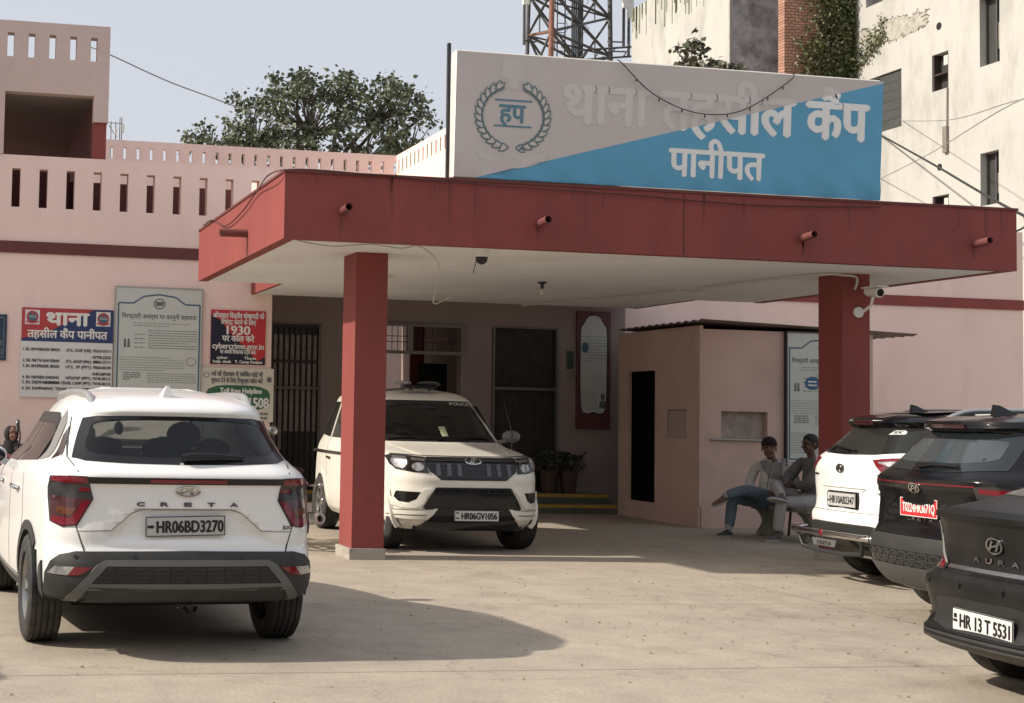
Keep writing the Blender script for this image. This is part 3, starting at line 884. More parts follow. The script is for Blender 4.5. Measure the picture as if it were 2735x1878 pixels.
# ------------------------------------------------------------------ guard booth
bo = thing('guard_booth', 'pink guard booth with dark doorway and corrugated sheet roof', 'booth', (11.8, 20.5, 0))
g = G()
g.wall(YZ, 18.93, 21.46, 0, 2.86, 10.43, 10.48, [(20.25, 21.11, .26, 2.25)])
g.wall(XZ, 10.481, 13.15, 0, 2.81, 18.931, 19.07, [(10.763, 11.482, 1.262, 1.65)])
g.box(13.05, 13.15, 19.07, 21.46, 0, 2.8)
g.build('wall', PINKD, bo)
g = G(); g.box(10.45, 13.15, 18.91, 18.93, 0, .30); g.box(10.41, 10.43, 18.91, 20.2, 0, .27); g.build('base_band', PINKD, bo)
G().box(10.485, 13.05, 19.2, 19.22, 0, 2.8).build('shade_lining', DARK, bo)  # black sheet: the booth's inner shade is put into its colour
G().box(10.485, 13.05, 21.36, 21.45, 0, 2.8).build('shade_lining', DARK, bo)  # black sheet painting the shade at the back of the doorway
G().box(10.95, 10.98, 19.22, 21.46, 0, 2.8).build('shade_panel', mat('booth_shade_black', (0.012, 0.011, 0.011), .8, .1), bo)  # near-black panel added close behind the doorway to paint its shade
G().box(10.7, 11.55, 19.02, 19.05, 1.2, 1.7).build('hatch_slab', mat('hatch_stone', (0.36, 0.30, 0.26), .8, .3, 5, dirt=(0.2, 0.16, 0.13), dscale=4), bo)
g = G(); g.box(10.424, 10.43, 19.31, 19.83, 1.245, 1.645)
g.build('blocked_hatch', mat('hatch_paint', (0.45, 0.36, 0.31), .8, .1, 3), bo)
g = G(); g.box(10.421, 10.43, 19.3, 19.84, 1.645, 1.66); g.box(10.421, 10.43, 19.83, 19.84, 1.245, 1.645)
g.build('hatch_edge', mat('hatch_shadow_gap', (0.14, 0.1, 0.09), .8, 0), bo)
G().tube([(10.6, 18.90, 1.245), (11.5, 18.90, 1.245)], .018, 8).build('shelf_rail', GREYM, bo, 40)
g = G()
n = 60
vs = []
for j, z0, x in ((0, 2.935, 10.38), (1, 2.83, 13.78)):
    for i in range(n + 1):
        y = 18.80 + (21.46 - 18.80) * i / n
        vs += [(x, y, z0 - .004 + .014 * math.cos(i * 2 * math.pi / 5) - .006 * (i / n)), (x, y, z0 - .012 + .014 * math.cos(i * 2 * math.pi / 5) - .006 * (i / n))]
o = 2 * (n + 1)
fs = []
for i in range(n):
    a = 2 * i
    fs += [(a, a + 2, o + a + 2, o + a), (a + 1, a + 3, o + a + 3, o + a + 1), (a, a + 1, a + 3, a + 2), (o + a, o + a + 2, o + a + 3, o + a + 1)]
fs += [(0, o, o + 1, 1)]
g.add(vs, fs)
g.build('roof_sheet', mat('rusty_sheet', (0.22, 0.175, 0.15), .6, .25, 4, metal=.2), bo)
rb = thing('rights_board', 'tall pale rights board standing on the booth wall behind the seated men', 'sign', (12.3, 18.9, .95))
f = wall_map(11.752, .95, 18.88)
G().box(11.752, 12.9, 18.88, 18.925, .95, 2.80).build('panel', BGREY, rb)
rights_board(rb, f, 1.148, 1.85, True, 9)
g = G(); disc(g, f, .40, 1.13, .115, .095, .006, 0); bars(g, f, .33, .47, 1.14, 2, .05, .0065, .022, 1, 3, .006); g.build('blue_bubble', [mat('bubble_blue', (0.03, 0.11, 0.22), .5, 0), TEXTW], rb, flip=False)
g = G(); g.box(11.735, 11.752, 18.86, 18.928, .93, 2.82); g.box(11.752, 12.9, 18.86, 18.928, 2.80, 2.82); g.build('frame', BLACKM, rb)

# ------------------------------------------------------------------ buildings behind
def stained(name, base, streak, sc):
    return mat(name, base, 0.85, 0.05, .6, 0.25, 6, dirt=streak, dscale=.7, dlo=.49, dhi=.80, stretch=(1, 1, sc))
LIME = stained('lime_washed_plaster', (0.47, 0.46, 0.425), (0.255, 0.25, 0.225), .4)
wb = thing('white_building', 'tall cream washed building with stained plaster and small windows', 'building', (32, 43, 0))
WIN = [(39.687, 40.579, 13.025, 15.25), (39.76, 40.585, 8.557, 10.24), (42.06, 42.87, 12.715, 13.95), (42.07, 42.876, 7.9, 9.183), (44.455, 46.49, 11.88, 13.91), (45.45, 46.415, 16.55, 18.6)]
g = G(); g.wall(YZ, 30, 47.2, 0, 19.5, 32, 32.35, WIN)
g.box(32.35, 46, 30, 47.2, 19.2, 19.5); g.box(32.35, 46, 30, 30.3, 0, 19.2); g.box(32.35, 46, 46.9, 47.2, 0, 19.2); g.box(45.7, 46, 30.3, 46.9, 0, 19.2)
g.build('wall', LIME, wb)
shut = mat('grey_shutter', (0.085, 0.088, 0.086), .5, .15, 5)
for k, (y0, y1, z0, z1) in enumerate(WIN):
    w_ = G().box(32.30, 32.33, y0, y1, z0, z1).build('window', mat('window_dark', (0.06, 0.06, 0.058), .3, .2, 3), wb)
    g = G()
    if k in (0, 1):
        g.box(32.2, 32.29, y0 + .36, y0 + .40, z0, z1); g.box(32.2, 32.29, y1 - .04, y1, z0, z1)
        g2 = G(); g2.box(32.25, 32.28, y0 + .02, y0 + .36, z0 + (z1 - z0) * .22, z0 + (z1 - z0) * .6); g2.build('pane', mat('milky_pane', (0.30, 0.29, 0.26), .4, .2, 3), w_)
    elif k in (2, 3):
        for yy in (y0, y1 - .07): g.box(32.03, 32.29, yy, yy + .07, z0, z1)
        g.box(32.03, 32.29, y0 + .07, y1 - .07, z0 + (z1 - z0) * .42, z0 + (z1 - z0) * .42 + .05)
        g2 = G(); g2.box(32.1, 32.13, y0 + .08, y0 + .36, z1 - .42, z1 - .1); g2.build('paper', mat('window_paper', (0.6, 0.58, 0.52), .7, .1, 5), w_)
    elif k == 4:
        for i in range(6): g.obox((32.15, y0 + .65, z0 + .2 + i * .33), (.05, 0, .0), (0, .6, 0), (-.03, 0, .15))
        g.box(32.1, 32.2, y0 + 1.28, y0 + 1.33, z0, z1)
    else:
        g.box(32.1, 32.2, y0, y1, z0, z0 + .08)
    g.build('frame', shut if k != 2 and k != 3 else mat('window_frame_brown', (0.05, 0.035, 0.03), .6, .1), w_)
g = G(); g.box(31.9, 31.99, 42.05, 42.25, 10.55, 11.42); g.tube([(31.97, 42.1, 11.4), (31.97, 42.08, 12.7)], .03, 6); g.build('spout_box', mat('spout_grey', (0.20, 0.18, 0.15), .7, .2, 4), wb)
for y, z, r in ((42.51, 14.87, .13), (42.51, 10.13, .12)):
    G().lathe([(r, 0), (r, .004), (.001, .004)], 14, Matrix.Translation((31.996, y, z)) @ Matrix.Rotation(-math.pi / 2, 4, 'Y')).build('vent_hole', DARK, wb)
# patch of peeling plaster
random.seed(5)
pp = [(47.1, 15.45), (46.6, 15.2), (46, 15.12), (45.3, 15.02), (44.7, 15.02), (44.2, 14.95), (43.6, 14.98), (43.2, 15.1), (43.05, 15.35), (43.2, 15.6), (43.5, 15.66), (44, 15.62), (44.6, 15.74), (45.3, 15.76), (46, 15.7), (46.7, 15.8), (47.1, 15.9)]
pp2 = []
for i in range(len(pp)):
    a, b = Vector(pp[i]), Vector(pp[(i + 1) % len(pp)])
    for t in (0, .33, .66): pp2.append(tuple(a.lerp(b, t) + Vector((random.uniform(-.06, .06), random.uniform(-.06, .06)))))
g = G(); patch(g, pp2, lambda u, v, o: (32 - o, u, v), .012, .02, .2)
g.build('peeling_plaster', mat('bare_plaster', (0.40, 0.385, 0.33), .95, .25, 4, .6, 12, dirt=(0.20, 0.19, 0.15), dscale=3, dlo=.5, dhi=.7), wb)
gl_ = G()
for i in range(46):
    a = Vector(pp2[i % len(pp2)]); b = a + Vector((random.uniform(-.35, .35), random.uniform(-.09, .09)))
    gl_.tube([(31.985, a.x, a.y), (31.985, (a.x + b.x) / 2, (a.y + b.y) / 2 + random.uniform(-.06, .06)), (31.985, b.x, b.y)], .012, 4)
gl_.build('plaster_crack', mat('crack_dark', (0.10, 0.095, 0.07), .9, 0), wb)

# brick strip with creeper, and the grey and white block left of it
def brick_mat():
    m = bpy.data.materials.new('old_brick'); m.use_nodes = True
    nt = m.node_tree; N, L = nt.nodes, nt.links; b = N['Principled BSDF']; b.inputs['Roughness'].default_value = .9
    tc = N.new('ShaderNodeTexCoord'); mp = N.new('ShaderNodeMapping'); mp.inputs['Rotation'].default_value = (math.radians(90), 0, 0)
    L.new(tc.outputs['Object'], mp.inputs[0])
    nz = N.new('ShaderNodeTexNoise'); nz.inputs['Scale'].default_value = 3; nz.inputs['Detail'].default_value = 5; L.new(mp.outputs[0], nz.inputs['Vector'])
    sc_ = N.new('ShaderNodeVectorMath'); sc_.operation = 'SCALE'; sc_.inputs['Scale'].default_value = .12; L.new(nz.outputs['Color'], sc_.inputs[0])
    ad = N.new('ShaderNodeVectorMath'); ad.operation = 'ADD'; L.new(mp.outputs[0], ad.inputs[0]); L.new(sc_.outputs[0], ad.inputs[1])
    br = N.new('ShaderNodeTexBrick'); br.inputs['Scale'].default_value = 1; br.inputs['Brick Width'].default_value = .25; br.inputs['Row Height'].default_value = .11; br.inputs['Mortar Size'].default_value = .014
    br.inputs['Color1'].default_value = (.44, .23, .16, 1); br.inputs['Color2'].default_value = (.32, .165, .115, 1); br.inputs['Mortar'].default_value = (.12, .085, .065, 1)
    L.new(ad.outputs[0], br.inputs['Vector'])
    L.new(br.outputs['Color'], b.inputs['Base Color'])
    bp = N.new('ShaderNodeBump'); bp.inputs['Strength'].default_value = .8; bp.inputs['Distance'].default_value = .03; bp.invert = True
    L.new(br.outputs['Fac'], bp.inputs['Height']); L.new(bp.outputs[0], b.inputs['Normal'])
    return m
bk = thing('brick_building', 'bare brick wall strip between the grey block and the white building', 'building', (30, 47.3, 0))
G().box(29.27, 32, 47.2, 47.6, 0, 21).build('wall', brick_mat(), bk)
gb = thing('grey_block_building', 'grey and cream plaster block with a green stained top edge beside the mast', 'building', (29.5, 53, 0))
G().box(28.71, 28.86, 50, 58.07, 0, 19.45).build('cream_wall', LIME, gb)
G().box(28.862, 31.6, 50, 50.2, 0, 19.4).build('grey_wall', mat('weathered_grey_plaster', (0.42, 0.41, 0.42), .9, .4, 2.2, .5, 6, dirt=(0.14, 0.13, 0.13), dscale=1.0, dlo=.45, dhi=.7), gb)
G().box(28.66, 28.71, 49.9, 50.0, 0, 19.45).build('corner_band', mat('corner_band_grey', (0.42, 0.42, 0.38), .9, .15, 2), gb)
g = G()
random.seed(8)
for i in range(60):
    y = random.uniform(50.1, 58); l = random.uniform(.3, 1.6)
    g.box(28.70, 28.71, y, y + random.uniform(.03, .12), 19.45 - l, 19.45)
g.build('algae_streak', mat('algae_stain', (0.17, 0.19, 0.13), .95, .4, 3), gb)
G().box(28.86, 36, 57.9, 58.07, 0, 19.3).build('back_wall', LIME, gb)

ob = thing('added_building', 'plain buff building behind the viewer, unseen and added to hold back sky light', 'building', (4, -16, 0))
G().box(-26, 34, -22, -16, 0, 7.4).build('wall', mat('buff_wall', (0.30, 0.26, 0.22), .9, .15, .3), ob)  # unseen block added to cut the sky light from behind the camera
g = G()
for i in range(14): g.box(-24 + i * 4.1, -22.2 + i * 4.1, -16.1, -15.99, 1.2, 2.8); g.box(-24 + i * 4.1, -22.2 + i * 4.1, -16.1, -15.99, 5, 6.6)
g.build('window', GLASSD, ob)

# ------------------------------------------------------------------ foliage
def leaf_mat(name, c1, c2, sc=.6):
    m = bpy.data.materials.new(name); m.use_nodes = True
    nt = m.node_tree; N, L = nt.nodes, nt.links; b = N['Principled BSDF']; b.inputs['Roughness'].default_value = .5
    tc = N.new('ShaderNodeTexCoord'); nz = N.new('ShaderNodeTexNoise'); nz.inputs['Scale'].default_value = sc; nz.inputs['Detail'].default_value = 8; nz.inputs['Roughness'].default_value = .8
    L.new(tc.outputs['Object'], nz.inputs['Vector'])
    r = N.new('ShaderNodeValToRGB'); r.color_ramp.elements[0].position = .35; r.color_ramp.elements[1].position = .65
    r.color_ramp.elements[0].color = c1 + (1,); r.color_ramp.elements[1].color = c2 + (1,)
    L.new(nz.outputs['Fac'], r.inputs[0]); L.new(r.outputs[0], b.inputs['Base Color'])
    return m
def leaf_card(g, p, s, rnd, droop=.3):
    d = Vector((rnd.gauss(0, 1), rnd.gauss(0, 1), rnd.gauss(-droop, .7))).normalized()
    e = d.cross(Vector((rnd.gauss(0, 1), rnd.gauss(0, 1), rnd.gauss(0, 1)))).normalized()
    n = d.cross(e)
    p = Vector(p)
    g.add([p, p + d * s * .45 + e * s * .36 + n * s * .08, p + d * s, p + d * s * .45 - e * s * .36 + n * s * .08, ], [(0, 1, 2), (0, 2, 3)])
def crown(g, br, lobes, per, leaf, rnd, root, clump=.5, twig=.02):
    for (cx, cy, cz, rx, ry, rz, k) in lobes:
        hub = Vector((cx, cy, cz - rz * .5))
        br.tube([root, (Vector(root) + hub) / 2 + Vector((rnd.uniform(-.4, .4), rnd.uniform(-.4, .4), .2)), hub], [twig * 5, twig * 3.5, twig * 2.2], 6)
        for i in range(k):
            while True:
                q = Vector((rnd.uniform(-1, 1), rnd.uniform(-1, 1), rnd.uniform(-1, 1)))
                if .35 < q.length < 1: break
            c = Vector((cx + q.x * rx, cy + q.y * ry, cz + q.z * rz))
            br.tube([hub, (hub + c) / 2 + Vector((rnd.uniform(-.2, .2), rnd.uniform(-.2, .2), rnd.uniform(0, .25))), c], [twig * 1.6, twig, twig * .4], 4, cap=False)
            cs = clump * rnd.uniform(.6, 1.35)
            for j in range(int(per * cs / clump)):
                leaf_card(g, c + Vector((rnd.gauss(0, cs * .5), rnd.gauss(0, cs * .5), rnd.gauss(0, cs * .4))), leaf * rnd.uniform(.6, 1.25), rnd)
rnd = random.Random(42)
tr_ = thing('broadleaf_tree', 'large spreading green tree rising behind the rear parapet', 'tree', (12.4, 50, 0))
g, br = G(), G()
br.tube([(12.4, 50, 0), (12.3, 50, 4), (12.4, 50.1, 8.6)], [.55, .45, .34], 12)
lob = [(12.4, 50, 12.2, 1.9, 2.0, 1.6, 58), (13.4, 50, 13.2, .9, 1.2, .95, 20), (15.0, 50, 12.7, 1.2, 1.6, 1.25, 34), (16.1, 50, 11.6, .85, 1.4, 1.2, 22), (10.4, 50, 11.6, 1.2, 1.7, 1.3, 36), (9.3, 50, 11.2, .7, 1.2, .75, 14),
       (8.3, 49.5, 10.95, .75, 1.0, .5, 11), (11.4, 49.5, 10.8, 1.7, 1.7, .9, 30), (14.2, 49.5, 10.9, 1.9, 1.7, 1.0, 38), (11.9, 50.2, 13.3, .9, 1.2, .6, 14), (15.6, 50, 13.5, .5, .8, .45, 7), (16.5, 50, 12.6, .4, .7, .5, 6)]
crown(g, br, lob, 29, .20, rnd, (12.4, 50.1, 8.4), .33, .024)
g.build('crown', leaf_mat('tree_leaves', (0.060, 0.080, 0.050), (0.17, 0.195, 0.115), .9), tr_, flip=False)
br.build('trunk', mat('bark_grey', (0.10, 0.085, 0.065), .9, .3, 5), tr_, 60)

tr2 = thing('small_tree', 'small leafy tree top poking above the big sign', 'tree', (16.6, 30, 0))
g, br = G(), G()
br.tube([(16.7, 30, 0), (16.65, 30, 4), (16.7, 30, 8)], [.16, .12, .09], 8)
crown(g, br, [(16.35, 30, 9.75, .36, .4, .42, 15), (16.9, 30, 9.45, .5, .5, .32, 14), (15.9, 30, 9.25, .42, .4, .2, 8), (17.6, 30, 9.3, .5, .4, .2, 9), (16.7, 30, 8.8, .9, .6, .5, 22)], 15, .17, rnd, (16.7, 30, 8.0), .17, .009)
g.build('crown', leaf_mat('small_tree_leaves', (0.035, 0.04, 0.022), (0.11, 0.105, 0.06), 2.5), tr2, flip=False)
br.build('trunk', mat('bark_grey', (0, 0, 0)), tr2, 60)

cr_ = thing('wall_creeper', 'dense green creeper hanging on the brick wall', 'plant', (31.3, 47.1, 8))
g = G()
for i in range(15000):
    z = rnd.uniform(9, 20.9)
    x = 31.97 - abs(rnd.gauss(0, 1)) * (1.25 if z < 15.5 else .85) * .85
    if x < 29.6: continue
    leaf_card(g, (x, 47.14 - abs(rnd.gauss(0, .10)), z), rnd.uniform(.09, .19), rnd, .8)
for i in range(420):
    t_ = rnd.random(); y = 47.1 - t_ * 1.9
    leaf_card(g, (31.95 - abs(rnd.gauss(0, .05)), y, 14.45 + t_ * .9 + rnd.gauss(0, .16) + (.5 if rnd.random() < .25 else 0)), rnd.uniform(.08, .16), rnd, .8)
g.build('leaves', leaf_mat('creeper_leaves', (0.055, 0.07, 0.028), (0.16, 0.17, 0.075), 1.6), cr_, flip=False)
g = G()
for x in (31.2, 31.5, 31.75): g.tube([(x, 47.17, 0), (x + .05, 47.16, 8), (x, 47.16, 19)], .03, 5)
g.build('stem', mat('bark_grey', (0, 0, 0)), cr_, 60)

# ------------------------------------------------------------------ telecom mast
mt = thing('telecom_mast', 'rusty steel lattice telecom mast with cables and panel antennas', 'tower', (21.8, 49, 0))
RUST = mat('rusty_steel', (0.23, 0.105, 0.07), .7, .3, 3, metal=.2)
STEEL = mat('dark_galvanised_steel', (0.085, 0.082, 0.082), .6, .25, 3, metal=.3)
legs = {'L': (19.75, 48.0), 'F': (20.35, 47.3), 'R': (23.9, 50.0), 'B': (23.2, 51.2)}
def leg(n, z):
    x, y = legs[n]; k = 1 - (z - 14) * .012
    cx, cy = 21.8, 49.1
    return Vector((cx + (x - cx) * k, cy + (y - cy) * k, z))
for n, r, m in (('L', .075, STEEL), ('F', .10, RUST), ('R', .09, STEEL), ('B', .075, STEEL)):
    G().tube([leg(n, 0), leg(n, 12), leg(n, 24)], r, 8).build('leg', m, mt, 60)
g, g2 = G(), G()
order = ['L', 'F', 'R', 'B']
zl = [8.0, 10.9, 13.2, 15.1, 16.55, 18.0, 19.5, 21, 22.5]
for i, z in enumerate(zl):
    for k in range(4):
        a, b = order[k], order[(k + 1) % 4]
        (g2 if k == 0 and i % 2 else g).tube([leg(a, z), leg(b, z)], .05, 6)
        if i < len(zl) - 1:
            z2 = zl[i + 1]
            g.tube([leg(a, z), leg(b, z2)], .045, 6); g.tube([leg(b, z), leg(a, z2)], .045, 6)
            mid = (leg(a, z) + leg(b, z2)) / 2
            g.tube([(leg(a, z) + leg(b, z)) / 2, mid], .025, 5)
    g.tube([leg('L', z), leg('R', z)], .035, 5); g.tube([leg('F', z), leg('B', z)], .035, 5)
g.build('bracing', STEEL, mt, 60); g2.build('rusty_brace', RUST, mt, 60)
g = G()
for dx in (-.2, -.12, -.04, .04, .12, .2): g.tube([(22.15 + dx, 49.1, 3), (22.13 + dx, 49.1, 24)], .035, 5)
for dx in (-.62, -.92): g.tube([(22.15 + dx, 48.8, 3), (22.15 + dx, 48.8, 24)], .025, 5)
for i in range(52): g.tube([(21.23, 48.8, 6 + i * .34), (21.53, 48.8, 6 + i * .34)], .016, 4)
for i in range(26):
    z = rnd.uniform(9, 20); x = 22.15 + rnd.uniform(-.9, .9); s_ = rnd.uniform(.3, .9)
    g.tube([(x, 49, z), (x + rnd.uniform(-.3, .3), 48.9, z + s_ * .5), (x + rnd.uniform(-.3, .3), 49, z + s_)], .012, 4)
g.build('cable_ladder', STEEL, mt, 60)
for x, y, z0, z1 in ((19.55, 47.8, 14.7, 18.5), (24.35, 49.9, 15.5, 19), (24.65, 50.1, 15.2, 19)):
    p = G().tube([(x, y, z0), (x, y, z1)], .055, 8).build('antenna_pole', STEEL, mt, 60)
    G().box(x - .11, x + .11, y - .2, y - .08, z0 + 1.4, z0 + 3.3).build('panel_antenna', WHITEP, p)
    gg = G()
    for z in (z0 + .15, z0 + 2.2): gg.tube([(x, y, z), (x + (.5 if x < 20 else -.6), y + .1, z)], .03, 5)
    gg.build('clamp', STEEL, p)
g = G()
for z in (14.5, 14.85): g.tube([(22, 48.6, z), (26.5, 47.4, z + .35)], .04, 5)
for i in range(9): g.tube([(22 + i * .5, 48.6 - i * .133, 14.5 + i * .04), (22.25 + i * .5, 48.53 - i * .133, 14.88 + i * .04)], .022, 4)
g.build('cable_bridge', STEEL, mt, 60)
mt.scale = (1.25, 1.25, 1.25); mt.location = (mt.location.x * 1.25, mt.location.y * 1.25, -.36)
sa = thing('rooftop_antenna', 'small distant rooftop antenna frame beside the stair tower', 'antenna', (6.5, 60, 0))
g = G()
for x in (6.25, 6.45, 6.62, 6.7): g.tube([(x, 60, 0), (x, 60, 13.55 if x < 6.6 else 13.75)], .025, 5)
g.tube([(6.1, 60, 13.5), (6.75, 60, 13.5)], .02, 5); g.tube([(6.15, 60, 13.4), (6.5, 60, 12.9)], .02, 5)
g.build('frame', GREYM, sa, 60)
g = G(); g.box(6.72, 6.8, 59.9, 60, 13.1, 13.45); g.box(6.4, 6.5, 59.9, 60, 13.0, 13.25); g.build('panel', WHITEP, sa)

# ------------------------------------------------------------------ overhead wires
cable('overhead_wire', [(2.2, 25, 7.8), (2.578, 25, 7.675), (3.658, 25.5, 7.40), (4.695, 26, 7.22), (7, 30, 7.6), (11, 49, 11.5)], .012, GREYM, 'thin grey wire running from the stair tower to the big tree', 'wire')
post = tag(G().tube([(20.2, 22.3, 0), (20.2, 22.3, 8.7)], .06, 10).build('utility_pole', GREYM, None, 60), 'grey steel pole past the right end of the side wall carrying the wires', 'pole')
cable('overhead_wire', [(31.98, 45.66, 11.82), (26, 34.9, 8.68), (20, 24.19, 5.56), (20.2, 22.36, 4.85)], .028, WIRE, 'thick dark wire sloping down to the right in front of the white building', 'wire')
cable('overhead_wire', [(31.98, 44.37, 12.04), (26, 34.0, 9.7), (20, 24.1, 7.8), (20.2, 22.36, 7.5)], .012, GREYM, 'thin wire rising gently right below the big window of the white building', 'wire')
cable('overhead_wire', [(31.98, 45.57, 10.22), (26, 34.9, 8.95), (20, 24.1, 7.82), (20.2, 22.36, 7.62)], .012, GREYM, 'thin wire rising steeply right across the lower white building', 'wire')
cable('overhead_wire', [(20, 24.19, 5.55), (19.2, 23.2, 5.2), (18.25, 22.4, 4.93)], .018, WIRE, 'dark service wire dropping to the side wall corner', 'wire')
# ------------------------------------------------------------------ car kit
CW = mat('car_white_paint', (0.78, 0.78, 0.76), 0.28, 0.015, 1.5, coat=0.6, dirt=(0.66, 0.64, 0.60), dscale=1.6, dlo=.55, dhi=.9)
CCREAM = mat('car_ivory_paint', (0.76, 0.735, 0.655), 0.32, 0.02, 1.5, coat=0.5, dirt=(0.62, 0.585, 0.50), dscale=1.5, dlo=.5, dhi=.85)
CBLACK = mat('car_black_paint', (0.006, 0.006, 0.007), 0.16, 0.2, 2, coat=0.15, spec=0.35, dirt=(0.020, 0.019, 0.017), dscale=1.4, dlo=.5, dhi=.95)
CDUST = mat('car_dusty_black_paint', (0.012, 0.0115, 0.011), 0.34, 0.15, 2, coat=0.0, spec=0.2, dirt=(0.030, 0.028, 0.025), dscale=1.3, dlo=.45, dhi=.8)
CLAD = mat('car_grey_cladding', (0.029, 0.029, 0.0275), 0.55, 0.12, 4, 0.08, 120, dirt=(0.062, 0.058, 0.05), dscale=3, dlo=.5, dhi=.85)
SKID = mat('car_silver_skid', (0.115, 0.115, 0.11), 0.45, 0.08, 4)
CGLASS = mat('car_dark_glass', (0.012, 0.015, 0.017), 0.06, 0.2, 1, spec=0.8, coat=0.3)
CGLASSB = mat('car_smoked_glass', (0.022, 0.022, 0.020), 0.08, 0.2, 1)
TINT = mat('car_clear_tinted_glass', (0.36, 0.41, 0.435), 0.02, 0, trans=1.0, ior=1.05, spec=0.9, coat=0.8)
SGLASS = mat('car_side_glass', (0.016, 0.015, 0.014), 0.12, 0.2, 1, spec=0.25)
FRIT = mat('car_glass_border', (0.010, 0.010, 0.011), 0.12, 0)
CBLK = mat('car_gloss_black_trim', (0.012, 0.012, 0.013), 0.15, 0)
SEAM = mat('car_shut_line', (0.03, 0.03, 0.03), 0.8, 0)
LRED = mat('lamp_red', (0.155, 0.007, 0.015), 0.12, 0.12, 6, coat=0.5)
LDARK = mat('lamp_smoked_red', (0.06, 0.018, 0.02), 0.1, 0.3, 5, coat=0.5)
LSMOKE = mat('lamp_smoked_grey', (0.035, 0.033, 0.033), 0.12, 0.25, 5, coat=0.1)
LAMB = mat('lamp_amber', (0.11, 0.035, 0.012), 0.15, 0.3, 9, coat=0.5)
LCLR = mat('lamp_clear', (0.34, 0.34, 0.33), 0.12, 0.45, 22, metal=0.4, coat=0.8)
LCHR = mat('lamp_reflector', (0.30, 0.30, 0.295), 0.25, 0.15, 12, metal=0.9, coat=0.5)
CHROME = mat('car_chrome', (0.62, 0.62, 0.61), 0.12, 0.05, 6, metal=1.0)
TYRE = mat('tyre_rubber', (0.030, 0.029, 0.028), 0.75, 0.2, 8, 0.2, 60, dirt=(0.10, 0.09, 0.075), dscale=6, dlo=.5, dhi=.8)
RIM = mat('alloy_rim', (0.38, 0.38, 0.37), 0.3, 0.15, 8, metal=0.8)
PLATEW = mat('plate_white', (0.62, 0.62, 0.59), 0.4, 0.05, 8)
PLATEG = mat('plate_dusty', (0.45, 0.455, 0.44), 0.4, 0.06, 8)
PLATER = mat('plate_red', (0.52, 0.03, 0.035), 0.4, 0.06, 8)
PINK_ = mat('plate_ink', (0.012, 0.012, 0.012), 0.5, 0)
INTER = mat('car_interior', (0.045, 0.043, 0.042), 0.8, 0.2, 5)
INTERG = mat('car_interior_grey', (0.16, 0.155, 0.145), 0.8, 0.1, 5)

